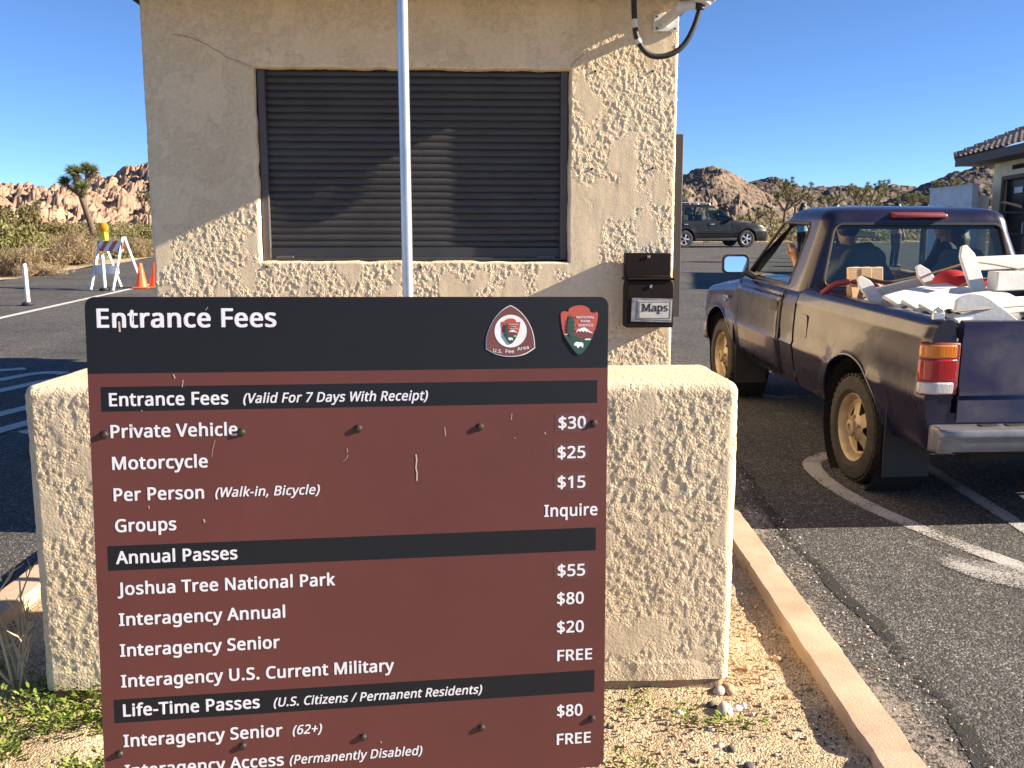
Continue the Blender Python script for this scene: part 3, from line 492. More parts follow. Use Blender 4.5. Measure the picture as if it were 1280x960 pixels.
# ---------------------------------------------------------------- stucco relief
def stucco_h(P, s=0, k=1.0, mask=False):
    P = np.asarray(P, float)
    wv = np.stack([vnoise(P * 11, s + 40), vnoise(P * 11, s + 41), vnoise(P * 11, s + 42)], -1) * .018
    Q = P + wv
    lump = fbm(Q * np.array([70., 70., 44.]), 4, s) + .22 * vnoise(Q * 13, s + 8)     # thrown clumps
    patch = fbm(Q * np.array([6., 6., 4.2]), 3, s + 9)                                # smeared flat by the trowel
    cl = sstep(-.20, -.10, lump); sm = sstep(.16, .26, patch)
    m = cl * (1 - sm)
    h = m * (.0018 + .0016 * vnoise(P * 90, s + 20) + .0010 * vnoise(P * 45, s + 21)) + sm * (.0016 + .0006 * fbm(P * np.array([30., 30., 9.]), 2, s + 30)) + .0012 * fbm(P * 8, 2, s + 31)
    return (h * k, m) if mask else h * k
def set_grit(me, m):
    at_ = me.attributes.new('grit', 'FLOAT', 'POINT'); at_.data.foreach_set('value', np.asarray(m, np.float32))

# ---------------------------------------------------------------- ticket booth
BW, BD, BT = 2.616, 5.0, 2.9
OX0, OX1, OZ0, OZ1, REV = .531, 2.078, 1.612, 2.553, .058
booth = thing('ticket_booth', 'tan stucco entrance booth with a closed dark roller shutter', 'booth', (-1.79, 4.75, 0), (0, 0, R(2.5)))
def booth_wall():
    step = .0046; rc = .013; wrap = .16
    s_l = np.arange(-wrap, 0, .008); s_r = BW + np.arange(.008, wrap + .001, .008)
    sx = np.unique(np.round(np.concatenate([s_l, np.arange(0, OX0, step), np.arange(OX0, OX1, step), np.arange(OX1, BW, step), [BW], s_r]), 4))
    zs = np.unique(np.round(np.concatenate([np.arange(.12, 1.0, .03), np.arange(1.0, OZ0, step), np.arange(OZ0, OZ1, step), np.arange(OZ1, BT - .012, step), [BT - .012]]), 4))
    S, Z = np.meshgrid(sx, zs); s_, z = S.ravel(), Z.ravel()
    # wrap round the corners
    x = np.clip(s_, 0, BW); y = np.zeros_like(x); nx = np.zeros_like(x); ny = -np.ones_like(x)
    for side in (0, 1):
        e = s_ if side == 0 else BW - s_                     # distance inside from the corner; negative is round it
        arc = rc * math.pi / 2
        m = e < rc; th = np.clip((rc - e) / arc, 0, 1) * math.pi / 2
        cx = rc if side == 0 else BW - rc; sg = -1 if side == 0 else 1
        xx = cx + sg * rc * np.sin(th); yy = rc - rc * np.cos(th); extra = np.clip(-(e - rc) - arc, 0, None)
        x = np.where(m, xx, x); y = np.where(m, yy + extra, y); nx = np.where(m, sg * np.sin(th), nx); ny = np.where(m, -np.cos(th), ny)
    P = np.stack([x, y, z], -1)
    h, gm_ = stucco_h(P + [3, 1, 0], 1, .85, True)
    # rounded lip at the opening
    dxo = np.maximum(OX0 - x, x - OX1); dzo = np.maximum(OZ0 - z, z - OZ1)
    d = np.where((dxo <= 0) & (dzo <= 0), 0, np.hypot(np.clip(dxo, 0, None), np.clip(dzo, 0, None)))
    lip = .009; t = np.clip(d / lip, 0, 1)
    h = h * (.1 + .9 * t); back = lip * (1 - np.sqrt(np.clip(1 - (1 - t) ** 2, 0, 1))) * (s_ > .2) * (s_ < BW - .2)
    wob = np.clip(1 - d / .05, 0, 1)
    P[:, 0] += nx * h + wob * .004 * vnoise(np.stack([z * 14, z * 0 + np.sign(x - 1.3), z * 0], -1), 77)
    P[:, 2] += wob * .004 * vnoise(np.stack([x * 14, x * 0 + np.sign(z - 2), x * 0], -1), 78)
    P[:, 1] += ny * h + back
    nr, nc = len(zs), len(sx)
    cxm = (sx[:-1] + sx[1:]) / 2; czm = (zs[:-1] + zs[1:]) / 2
    hole = ((czm > OZ0) & (czm < OZ1))[:, None] & ((cxm > OX0) & (cxm < OX1))[None, :]
    F = grid_faces(nr, nc, ~hole)
    V = [P]; FF = [F]; off = len(P); GR = [gm_]; G = P.reshape(nr, nc, 3)
    i0, i1 = np.searchsorted(sx, OX0 - 1e-5), np.searchsorted(sx, OX1 - 1e-5); j0, j1 = np.searchsorted(zs, OZ0 - 1e-5), np.searchsorted(zs, OZ1 - 1e-5)
    for edge, nrm, flip in ((G[j0:j1 + 1, i0], (1, 0, 0), 1), (G[j0:j1 + 1, i1], (-1, 0, 0), 0), (G[j0, i0:i1 + 1], (0, 0, 1), 0), (G[j1, i0:i1 + 1], (0, 0, -1), 1)):
        ks = np.linspace(0, 1, 16); rows = []
        for k in ks:
            q = edge.copy(); q[:, 1] = edge[:, 1] + (REV - edge[:, 1]) * k
            q = q + np.array(nrm) * (stucco_h(q * 1.0 + 9, 4) * .8 * min(1, k * 4))[:, None]; rows.append(q)
        rows = np.concatenate(rows); f = grid_faces(16, len(edge))
        if flip: f = f[:, ::-1]
        V.append(rows); FF.append(f + off); off += len(rows); GR.append(np.full(len(rows), .5))
    # rest of the side walls and the back: plain boxes of wall
    me = np_mesh('wall', np.concatenate(V), np.concatenate(FF)); set_grit(me, np.concatenate(GR)); return me
put('wall', booth_wall(), M['stucco'], booth)
mb = MB()                                                    # side and back walls
mb.box((.13, wr := (.15 + BD) / 2, (.1 + BT) / 2), (.25, BD - .15, BT - .1)); mb.box((BW - .13, wr, (.1 + BT) / 2), (.25, BD - .15, BT - .1))
mb.box((BW / 2, BD - .13, (.1 + BT) / 2 - .01), (BW - .54, .24, BT - .12))
mb.box((BW / 2, .21, 2.73), (BW - .5, .18, .33)); mb.box((BW / 2, .21, .85), (BW - .5, .18, 1.45))
mb.build('wall', M['stucco'], booth, .01)
mb = MB(); mb.box((BW / 2, (-.87 + 5.15) / 2, 3.02), (BW + .2, 6.02, .24)); mb.box((BW / 2, (-.87 + 5.15) / 2, 3.18), (BW + .3, 6.12, .08))
rf0 = mb.build('roof', M['fascia'], booth, .012)
mb = MB(); mb.box((BW / 2, -.42, 2.894), (BW + .06, .80, .012)); mb.build('soffit', mat('soffit_bounce_tan', (.66, .56, .43), .9), rf0)  # unseen tan panel under the overhang, added to bounce light onto the wall
# roller shutter: interlocking curved slats
sh = MB(); pit = .0352; prof = []; z = OZ1 + .01; zs_ = []
nsl = 25
for i in range(nsl):
    zt = OZ1 + .004 - i * pit
    for k in range(7):
        a = k / 6.; prof.append((REV + .018 - .0050 * math.sin(math.pi * (a * .86 + .07)) , zt - a * (pit - .004)))
    prof.append((REV + .021, zt - pit + .003))
zb = prof[-1][1]
vs = [(x, y, z) for x in (OX0 - .01, OX1 + .01) for y, z in prof]; n = len(prof)
sh.add(vs, [(i, i + 1, i + 1 + n, i + n) for i in range(n - 1)])
shut = sh.build('roller_shutter', M['shutter'], booth, ang=60)
mb = MB(); mb.box(((OX0 + OX1) / 2, REV + .012, (OZ0 + .008 + zb) / 2 + .004), (OX1 - OX0 - .075, .022, zb - OZ0 - .012))
mb.box(((OX0 + OX1) / 2, REV + .004, OZ0 + .012), (OX1 - OX0 - .08, .03, .016)); mb.build('bottom_bar', M['shutter'], shut, .003)
for x in (OX0 + .024, OX1 - .022):
    mb = MB(); mb.box((x, REV - .002, (OZ0 + OZ1) / 2 + .002), (.036, .03, OZ1 - OZ0 - .012)); mb.build('shutter_guide', M['guide'], booth, .003)
for x in (OX0 + .11, OX1 - .11):
    mb = MB(); mb.box((x, REV - .006, OZ0 + .022), (.09, .012, .012)); mb.build('slide_lock', M['guide'], booth, .002)
mb = MB(); mb.box((2.672, .75, 1.79), (.044, 1.15, .95)); mb.box((2.64, .75, 1.5), (.03, .9, .05)); mb.box((2.64, .75, 2.1), (.03, .9, .05))
mb.build('awning_panel', mat('panel_charcoal', (.030, .028, .027), .6), booth, .004)
# hairline crack from the shutter's top left corner and drill holes in the plaster
M['crack'] = mat('crack_dark', (.20, .15, .105), 1.)
mb = MB(); pts = [(.15, 2.70), (.22, 2.692), (.281, 2.669), (.325, 2.648), (.35, 2.63), (.374, 2.622), (.40, 2.60), (.43, 2.588), (.47, 2.575), (.50, 2.56), (.528, 2.556)]
mb.tube([(x, -.0055 - .0008 * math.sin(i * 3), z) for i, (x, z) in enumerate(curve(pts, 3))], .0011, 5); mb.build('plaster_crack', M['crack'], booth); mb = MB()
mb.tube([(x, -.0055, z) for x, z in curve([(2.079, 2.556), (2.10, 2.59), (2.13, 2.61), (2.15, 2.64)], 3)], .001, 5)
mb.build('plaster_crack', M['crack'], booth)
mb = MB(); M['hole'] = mat('hole_dark', (.02, .016, .012), 1.)
for x, z in ((2.204, 2.545), (2.49, 2.547), (2.194, 2.073), (2.501, 2.078), (.56, 1.588), (1.33, 1.585)):
    mb = MB(); mb.ball((x, -.003, z), (.0065, .004, .0065), 6); mb.build('drill_hole', M['hole'], booth)

# ---------------------------------------------------------------- map box on the wall
def on_booth(x, y, z): return booth_M @ Vector((x, y, z))
booth_M = Matrix.Translation((-1.79, 4.75, 0)) @ Matrix.Rotation(R(2.5), 4, 'Z')
M['box'] = mat('box_brown', (.013, .0075, .006), .6, spec=.2, var=.3, vscale=12, bump=.0008, bscale=30)
mbx = thing('map_box', 'dark brown metal leaflet box with a hinged lid on the booth wall', 'leaflet box', on_booth(2.478, -.006, 1.285), (0, 0, R(2.5)))
mb = MB(); mb.prism([(-.118, 0), (.118, 0), (.118, .2), (.112, .235), (-.112, .235), (-.118, .2)], -.125); mb.box((0, -.06, .242), (.25, .13, .012)); mb.build('body', M['box'], mbx, .004)
mb = MB(); mb.box((-.006, -.045, .312), (.228, .075, .118)); mb.box((-.006, -.085, .253), (.232, .008, .01)); mb.build('lid', M['box'], mbx, .004)
mb = MB(); mb.tube([(-.115, -.128, .243), (.115, -.128, .243)], .005, 8); mb.build('hinge', M['box'], mbx)
M['dull_steel'] = mat('dull_steel', (.35, .33, .31), .45, .8)
for c_, d_ in (((0, -.127, .205), (.012, .006, .016)), ((-.006, -.085, .352), (.014, .006, .012))):
    mb = MB(); mb.box(c_, d_); mb.build('catch', M['dull_steel'], mbx, .001)
M['paper'] = mat('aged_paper', (.60, .58, .50), .85, vscale=25); M['tape'] = mat('clear_tape_haze', (.27, .26, .26), .3, vscale=18, var=.5)
mb = MB(); mb.box((.008, -.127, .088), (.205, .001, .118), (0, R(1.5), 0)); mb.build('sticky_tape', M['tape'], mbx)
mb = MB(); mb.box((.022, -.1285, .088), (.17, .001, .094), (0, R(1.5), 0)); card = mb.build('label_card', M['paper'], mbx)
mb = MB()
for c_, d_ in (((.022, -.1295, .129), (.158, .0006, .0025)), ((.022, -.1295, .047), (.158, .0006, .0025)), ((-.056, -.1295, .088), (.0025, .0006, .08)), ((.1, -.1295, .088), (.0025, .0006, .08))):
    mb.box(c_, d_)
M['ink'] = mat('black_ink', (.012, .012, .012), .6)
mb.build('border', M['ink'], card)
me = fit_text('Maps', -.040, .089, .082, .038, 20)
o = put('lettering', me, M['ink'], card); o.location = (0, -.1297, 0)
mb = MB()                                                    # slab serifs of the lettering
for x0, x1, z_ in ((-.043, -.031, .082), (-.006, .008, .082), (-.043, -.032, .1175), (-.004, .007, .1175), (.036, .052, .0705), (.035, .045, .108), (.024, .031, .082)):
    mb = MB(); mb.box(((x0 + x1) / 2, -.1299, z_ + .0015), (x1 - x0, .0005, .004)); mb.build('serif', M['ink'], card)

# ---------------------------------------------------------------- lamp on a wall bracket, with its cable
M['white_metal'] = mat('white_enamel', (.66, .65, .62), .45, var=.06, vscale=8); M['rubber'] = mat('black_rubber', (.022, .022, .023), .6, vscale=30)
M['galv'] = mat('galvanised_steel', (.52, .53, .55), .38, .75, var=.22, vscale=14, stretch=(1, 1, .25))
fx = thing('wall_light', 'white finned light fixture on a pivoting bracket at the booth corner', 'light fixture', on_booth(2.548, -.008, 2.775), (0, 0, R(2.5)))
mb = MB(); mb.box((0, -.004, 0), (.125, .014, .088)); br = mb.build('bracket_plate', M['white_metal'], fx, .004)
mb = MB()
for x in (-.045, .045):
    for z in (-.028, .028): mb.lathe([(.006, 0), (.006, .003), (.003, .005)], Matrix.Translation((x, -.011, z)) @ Matrix.Rotation(R(90), 4, 'X'), 8)
mb.build('screw', M['guide'], br)
mb = MB(); mb.bar((-.02, -.01, -.005), (.056, -.115, .05), .03, .042); mb.tube([(.034, -.115, .046), (.115, -.12, .06)], .022, 14); mb.ball((.04, -.115, .048), .026, 8); mb.build('arm', M['white_metal'], fx, .003)
mb = MB(); mb.lathe([(.02, 0), (.045, .01), (.05, .03), (.05, .085), (.04, .10)], Matrix.Translation((.140, -.125, .055)) @ Matrix.Rotation(R(15), 4, 'Y'), 20)
for k in range(6): mb.lathe([(.05, 0), (.063, .001), (.063, .004), (.05, .005)], Matrix.Translation((.140, -.125, .055)) @ Matrix.Rotation(R(15), 4, 'Y') @ Matrix.Translation((0, 0, .032 + .011 * k)), 20)
mb.build('lamp_housing', M['white_metal'], fx)
mb = MB(); mb.lathe([(.022, 0), (.022, .03)], Matrix.Translation((.138, -.13, .035)), 12); mb.build('cable_gland', M['rubber'], fx)
cp = [(x + .010, y + .07, z + .014) for x, y, z in curve([(-.19, -.19, .14), (-.19, -.195, .05), (-.185, -.2, -.05), (-.175, -.2, -.105), (-.15, -.2, -.155), (-.115, -.2, -.188), (-.07, -.2, -.198), (-.02, -.2, -.19), (.03, -.2, -.165), (.07, -.2, -.12), (.1, -.2, -.06), (.12, -.2, .0), (.128, -.2, .03)], 8)]
mb = MB(); mb.tube(cp, .0135, 12); mb.build('cable', M['rubber'], fx)
for k0, k1 in ((14, 19), (26, 30)):
    mb = MB(); mb.tube(cp[k0:k1], .0142, 12, caps=False); mb.build('tape_band', M['white_metal'], fx)

# ---------------------------------------------------------------- stucco block in front
def rounded_block(L, D, H, r, step, disp, cx=0.):
    hx, hy, hz = L / 2, D / 2, H / 2
    V, F, off = [], [], 0
    def face(u, v, n_, du, dv, dn):
        nonlocal off
        nu, nv = max(2, int(du * 2 / step)), max(2, int(dv * 2 / step))
        a, b = np.meshgrid(np.linspace(-du, du, nu + 1), np.linspace(-dv, dv, nv + 1))
        P = np.zeros((a.size, 3)); P[:, u] = a.ravel(); P[:, v] = b.ravel(); P[:, abs(n_) - 1] = dn * np.sign(n_)
        f = grid_faces(nv + 1, nu + 1); V.append(P); F.append(f + off); off += len(P)
    face(0, 2, -2, hx, hz, hy); face(1, 0, 3, hy, hx, hz); face(2, 1, -1, hz, hy, hx); face(1, 2, 1, hy, hz, hx); face(2, 0, 2, hz, hx, hy)
    V = np.concatenate(V); F = np.concatenate(F)
    inner = np.clip(V, [-hx + r, -hy + r, -hz - 1], [hx - r, hy - r, hz - r]); d = V - inner
    ln = np.linalg.norm(d, axis=1, keepdims=True); n_ = d / np.maximum(ln, 1e-9)
    P = inner + n_ * r
    h = disp(P); P = P + n_ * h[:, None]
    me = np_mesh('block', P, F, 0)
    bm = bmesh.new(); bm.from_mesh(me); bmesh.ops.remove_doubles(bm, verts=bm.verts, dist=.0006); bmesh.ops.recalc_face_normals(bm, faces=bm.faces); bm.to_mesh(me); bm.free()
    co = np.zeros(len(me.vertices) * 3); me.vertices.foreach_get('co', co); co = co.reshape(-1, 3); m_ = stucco_h(co + [11, 5, 2], 2, 1, True)[1]
    set_grit(me, np.where(co[:, 2] > .505, .35, m_ * .95 + .05)); smooth(me, 180); return me
bl = thing('stucco_block', 'low cream stucco block wall with rounded edges behind the fee sign', 'block wall', (-.42, 3.285, .73), (0, 0, R(2.2)))
def block_disp(P):
    h = stucco_h(P + [11, 5, 2], 2, .82)
    lo = np.clip((P[:, 2] + .51) / .06, 0, 1)
    return h * (.5 + .5 * lo) * np.where(P[:, 2] > .515, .4, 1) + .002 * fbm(P * 5, 2, 60) + np.where(P[:, 2] < -.45, .006 * vnoise(P * np.array([9., 9, 2]), 61), 0)
put('stucco_coat', rounded_block(2.335, .48, 1.04, .034, .0050, block_disp), M['stucco2'], bl)
ft = MB(); ft.box((0, 0, -.57), (2.30, .462, .3)); ft.build('footing', M['footing'], bl, .02)

# ---------------------------------------------------------------- steel pole
pl = thing('steel_pole', 'slim galvanised steel pole rising between the block and the booth', 'pole', (-.413, 3.80, gz(3.8)))
mb = MB(); mb.tube([(0, 0, 0), (-.005, 0, 1.5), (-.012, 0, 3.4)], .0212, 20); mb.build('shaft', M['galv'], pl, ang=60)
mb = MB(); mb.box((0, 0, .06), (.14, .14, .012)); mb.build('base_plate', M['galv'], pl, .002)
# ---------------------------------------------------------------- the fee sign
SR = ((0.9880168236063012, -0.15434500663850523, 0.0006125329989434842), (0.15410659742548782, 0.9866961990140826, 0.051785784546541425), (-0.00859726124144437, -0.05107083097935613, 0.998658028216979))
sign = thing('fee_sign', 'brown and charcoal entrance fee board with white lettering', 'sign', (-0.3651042679826146, 2.234822984770423, 1.580912515487418), Matrix(SR).to_euler())
M['brown'] = mat('sign_brown', (.092, .0275, .0245), .5, var=.11, vscale=1.6, bump=.0004, bscale=25, spec=.35)
M['charcoal'] = mat('sign_charcoal', (.0050, .0064, .0100), .5, spec=.3, var=.15, vscale=2.5, bump=.0004, bscale=25)
M['letter'] = mat('letter_white', (.60, .61, .66), .55, var=.05, vscale=20)
M['bolt'] = mat('bolt_rust', (.045, .03, .028), .55, .4, var=.4, vscale=80)
M['chip'] = mat('paint_chip', (.42, .36, .34), .8)
def rrect(x0, x1, z0, z1, r, n=6, corners=(1, 1, 1, 1)):      # corners: bl, br, tr, tl
    out = []
    for (cx, cz, a0), on in zip(((x0 + r, z0 + r, 180), (x1 - r, z0 + r, 270), (x1 - r, z1 - r, 0), (x0 + r, z1 - r, 90)), corners):
        if on:
            for k in range(n + 1):
                a = R(a0 + 90 * k / n); out.append((cx + r * math.cos(a), cz + r * math.sin(a)))
        else: out.append((cx + (r if a0 in (270, 0) else -r), cz + (r if a0 in (0, 90) else -r)))
    return out
mb = MB(); mb.prism(rrect(-.61, .61, -1.208, 0, .022), .014); mb.build('panel', M['brown'], sign, ang=30)
def flat(name, poly, off, m, par, thick=.0003):
    q = MB(); q.prism(poly, thick, Matrix.Translation((0, -off - thick, 0))); return q.build(name, m, par, ang=20, tri=True)
flat('header_band', rrect(-.6095, .6095, -.1745, -.0005, .0215, 6, (0, 0, 1, 1)), .0, M['charcoal'], sign)
for z0, z1 in ((-.262, -.2055), (-.636, -.5775), (-1.006, -.9487)):
    flat('section_band', [(-.5825, z0), (.5835, z0), (.5835, z1), (-.5825, z1)], .0, M['charcoal'], sign)
CAP = .0306
T = [("Entrance Fees", -.5855, -.1875, -.0700, .0437, 0), ("Entrance Fees", -.566, -.3010, -.2502, CAP, 0), ("(Valid For 7 Days With Receipt)", -.2678, .1645, -.2482, .0235, .22),
     ("Private Vehicle", -.5656, -.2820, -.3240, CAP, 0), ("Motorcycle", -.5650, -.3517, -.3981, CAP, 0), ("Per Person", -.5645, -.3624, -.4719, CAP, 0), ("(Walk-in, Bicycle)", -.3374, -.0954, -.4700, .0232, .22), ("Groups", -.5640, -.4272, -.5452, CAP, 0),
     ("Annual Passes", -.5651, -.2904, -.6209, CAP, 0), ("Joshua Tree National Park", -.5645, -.0635, -.6957, CAP, 0), ("Interagency Annual", -.5640, -.1830, -.7697, CAP, 0), ("Interagency Senior", -.5646, -.1973, -.8445, CAP, 0), ("Interagency U.S. Current Military", -.5650, .0757, -.9195, CAP, 0),
     ("Life-Time Passes", -.5630, -.2478, -.9915, CAP, 0), ("(U.S. Citizens / Permanent Residents)", -.2156, .2943, -.9912, .0226, .22), ("Interagency Senior", -.5650, -.1959, -1.0666, CAP, 0), ("(62+)", -.1723, -.1013, -1.0648, .0235, .22), ("Interagency Access", -.5649, -.1944, -1.1413, CAP, 0), ("(Permanently Disabled)", -.1810, .1434, -1.1402, .0232, .22)]
PR = [("$30", .4853, .5555, -.3255), ("$25", .4837, .5549, -.3998), ("$15", .4841, .5555, -.4748), ("Inquire", .4505, .5870, -.5460), ("$55", .4853, .5565, -.7000), ("$80", .4842, .5538, -.7724), ("$20", .4846, .5544, -.8466), ("FREE", .4856, .5766, -.9197), ("$80", .4858, .5527, -1.0667), ("FREE", .4856, .5750, -1.1410)]
def letter(parent, s, x0, x1, zb, cap, shear, off, bold=27):
    q = put('lettering', fit_text(s, x0, x1, zb, cap, bold, shear), M['letter'], parent); q.location = (0, -off, 0); return q
for s, x0, x1, zb, cap, shr in T: letter(sign, s, x0, x1, zb, cap, shr, .0006, 24 if shr else 29)
for i, (s, x0, x1, zb) in enumerate(PR):
    if s in ('$30', '$25', '$15', '$55'):
        pt = flat('price_patch', rrect(x0 - .009, x1 + .009, zb - .008, zb + CAP + .009, .002), .0, mat('patch_brown', (.086, .029, .027), .5), sign, .0003)
        letter(pt, s, x0, x1, zb, CAP * (1.0), 0, .0006)
    else: letter(sign, s, x0, x1, zb, CAP * (.95 if s == 'FREE' else 1), 0, .0006)
bolt_me = None
for x, z in ((-.578, -.3149), (-.2732, -.3162), (-.0023, -.3135), (.2907, -.316), (.5751, -.3131), (-.5736, -1.0819), (-.2896, -1.0835), (-.0021, -1.083), (.2927, -1.0799), (.578, -1.0772)):
    if bolt_me is None:
        q = MB(); q.lathe([(.0105, 0), (.0105, .0012), (.0078, .002), (.0074, .005), (.0055, .0075), (.002, .0082)], Matrix.Rotation(R(90), 4, 'X'), 16); bolt_me = q.mesh('bolt', 40)
        bolt_me.materials.append(M['bolt'])
    put('bolt', bolt_me, None, sign, (x, 0, z))
# scrapes and chips in the paint
def chip(pts, wd): return [(x, z) for x, z in pts]
q = MB()
def px_(u, v):                                               # a point of the board
    o = Vector((0, 0, CAM_H)); d = pixray(u, v); n_ = Vector((SR[0][1], SR[1][1], SR[2][1])); C = sign.location
    P = o + d * ((C - o).dot(n_) / d.dot(n_)) - C
    return P.dot(Vector((SR[0][0], SR[1][0], SR[2][0]))), P.dot(Vector((SR[0][2], SR[1][2], SR[2][2])))
for path, wd in (([(520, 568), (521, 575), (520, 584), (521.5, 592), (521, 601)], 1.5), ([(434, 560), (434.5, 566)], .5), ([(429, 577), (434, 572), (435, 569)], .7), ([(556, 534), (557, 545)], .7), ([(640, 517), (639, 525)], .6),
                 ([(149, 402), (149.5, 408), (150, 415)], 2.2), ([(257, 388), (260, 384)], .8), ([(217, 468), (219, 473)], 1.2), ([(229, 475), (228, 484)], .9), ([(269, 550), (266, 562), (265, 571)], .5), ([(165, 530), (166, 537)], 1.0), ([(255, 649), (256, 653)], 1.6),
                 ([(681, 540), (682, 543)], 1), ([(476, 926), (477, 929)], .8), ([(186, 632), (187, 636)], .8), ([(643, 547), (644, 548)], 1), ([(177, 513), (178, 514)], 1)):
    q = MB(); P = [px_(*p) for p in path]
    L = [(x - wd * .001, z) for x, z in P]; Rr = [(x + wd * .001 * .9, z + .0004) for x, z in P]
    vs = [(x, -.0011, z) for x, z in L + Rr]; n = len(P)
    q.add(vs, [(i, i + 1, i + 1 + n, i + n) for i in range(n - 1)]); q.build('paint_scrape', M['chip'], sign, ang=0)
# emblems
M['e_red'] = mat('emblem_red', (.36, .062, .045), .5); M['e_green'] = mat('emblem_green', (.012, .060, .042), .5); M['e_brown'] = mat('emblem_brown', (.13, .035, .032), .5)
M['e_white'] = mat('emblem_white', (.62, .64, .68), .5)
ARROW = [(805, 175), (815, 160), (840, 150), (880, 158), (888, 125), (935, 101), (990, 92), (1045, 98), (1090, 125), (1099, 160), (1140, 170), (1165, 156), (1180, 180), (1170, 260), (1150, 340), (1120, 420), (1090, 480), (1050, 540), (1015, 575), (985, 585), (950, 560), (900, 490), (860, 430), (835, 380), (820, 320), (808, 240)]
def arrowhead(par, f, off, words):
    fl = lambda n_, pts, o_, m: flat(n_, [f(*p) for p in pts], off + o_, m, em if n_ != 'arrowhead' else par, .0004)
    em = None
    em = fl('arrowhead', ARROW, 0, M['e_red'])
    fl('mountain_band', [(838, 386), (880, 388), (950, 370), (1040, 355), (1132, 375), (1150, 340), (1120, 420), (1100, 462), (1000, 430), (850, 412)], .0006, M['e_brown'])
    fl('meadow', [(848, 410), (900, 392), (960, 402), (1010, 432), (1060, 415), (1112, 432), (1090, 480), (1050, 540), (1015, 575), (985, 585), (950, 560), (900, 490), (860, 430)], .0012, M['e_green'])
    fl('snow_peak', [(958, 362), (970, 335), (1000, 325), (1020, 316), (1045, 312), (1070, 330), (1095, 350), (1132, 375), (1090, 366), (1078, 352), (1062, 364), (1048, 345), (1030, 362), (1015, 345), (1000, 360), (985, 345)], .0012, M['e_white'])
    fl('tree_figure', [(903, 182), (920, 215), (938, 205), (935, 240), (948, 262), (935, 280), (950, 318), (936, 325), (950, 360), (930, 372), (915, 372), (916, 405), (890, 405), (890, 378), (866, 372), (878, 345), (862, 330), (878, 312), (866, 292), (882, 268), (872, 250), (888, 222)], .0018, M['e_green'])
    fl('lake', [(838, 382), (870, 374), (880, 380), (850, 388)], .0012, M['e_white']); fl('lake', [(1040, 432), (1065, 424), (1110, 428), (1098, 440), (1055, 440)], .0018, M['e_white'])
    fl('bison_figure', [(935, 486), (945, 465), (965, 455), (985, 460), (1020, 462), (1032, 475), (1030, 512), (1020, 520), (1015, 500), (990, 505), (982, 520), (972, 518), (965, 500), (945, 496)], .0018, M['e_white'])
    if words:
        for s, a, b, y in (("NATIONAL", 962, 1140, 224), ("PARK", 1005, 1100, 264), ("SERVICE", 978, 1130, 304)):
            (x0, z0), (x1, _) = f(a, y), f(b, y); hh = abs(f(0, 200)[1] - f(0, 224)[1])
            w_ = put('lettering', fit_text(s, x0, x1, z0, hh, 24), M['e_white'], em); w_.location = (0, -off - .0014, 0)
    return em
arrowhead(sign, lambda x, y: (.4897 + (x / 8 + 600 - 700.6) * .002011, -.0195 - (y / 8 + 370 - 381) * .001965), .0012, True)
fe = lambda x, y: (.3049 + (x / 8 + 600 - 607) * .001968, -.0193 - (y / 8 + 370 - 381) * .001942)
SHIELD = curve([(303, 90), (380, 135), (455, 215), (510, 310), (540, 410), (551, 520)], 4) + curve([(551, 522), (470, 575), (390, 600), (304, 607), (215, 598), (135, 572), (57, 528)], 4) + curve([(57, 525), (62, 410), (95, 310), (150, 215), (225, 135), (303, 90)], 4)[:-1]
SHIELD = [p for i, p in enumerate(SHIELD) if i == 0 or math.dist(p, SHIELD[i - 1]) > 1]
fb = flat('fee_area_emblem', [fe(*p) for p in SHIELD], .0012, M['e_white'], sign, .0004)
flat('emblem_field', [fe(304 + (x - 304) * .966, 350 + (y - 350) * .966) for x, y in SHIELD], .0018, mat('emblem_field_brown', (.125, .040, .036), .5), fb, .0004)
flat('emblem_ring', [fe(304 + 161 * math.cos(a), 350 + 163 * math.sin(a)) for a in np.linspace(0, 2 * math.pi, 40, endpoint=False)], .0024, M['e_white'], fb, .0004)
arrowhead(fb, lambda x, y: fe(304 + (x - 992) * .512, 350 + (y - 338) * .522), .003, True)
for s, a, b, y, rt in (("U.S.", 126, 217, 557, -9), ("Fee", 252, 338, 569, 0), ("Area", 370, 490, 548, 10)):
    (x0, z0), (x1, _) = fe(a, y), fe(b, y); me = fit_text(s, 0, x1 - x0, 0, .0085, 20)
    w_ = put('lettering', me, M['e_white'], fb, (x0, -.0025, z0)); w_.rotation_euler = (0, R(-rt), 0)
# posts behind the board
for x in (-.42, .42):
    q = MB(); q.box((x, .04, -.82), (.05, .05, 1.60)); q.build('post', mat('post_brown', (.05, .03, .025), .6), sign, .004)
# the posts run on down into the sand
# ---------------------------------------------------------------- vehicles
def carpaint(name, col, rough=.22, coat=.6, flake=.08, dust=(.16, .13, .10), dusty=.12):
    m, nt, b = newmat(name)
    b.inputs['Roughness'].default_value = rough; b.inputs['Coat Weight'].default_value = coat; b.inputs['Coat Roughness'].default_value = .05
    n = noise_tex(nt, 3.5, 6, .65); n2 = noise_tex(nt, 90, 3, .6)
    r = ramp(nt, n.outputs['Fac'], [(.3, col), (.75, tuple(c * (1 - dusty) + d * dusty for c, d in zip(col, dust)))])
    nt.links.new(r.outputs[0], b.inputs['Base Color'])
    rr = ramp(nt, n.outputs['Fac'], [(.3, (rough,) * 3), (.75, (rough + .14,) * 3)]); nt.links.new(rr.outputs[0], b.inputs['Roughness'])
    bp = N(nt, "ShaderNodeBump", Strength=.12, Distance=.0006); nt.links.new(n.outputs['Fac'], bp.inputs['Height']); nt.links.new(bp.outputs[0], b.inputs['Normal'])
    return m
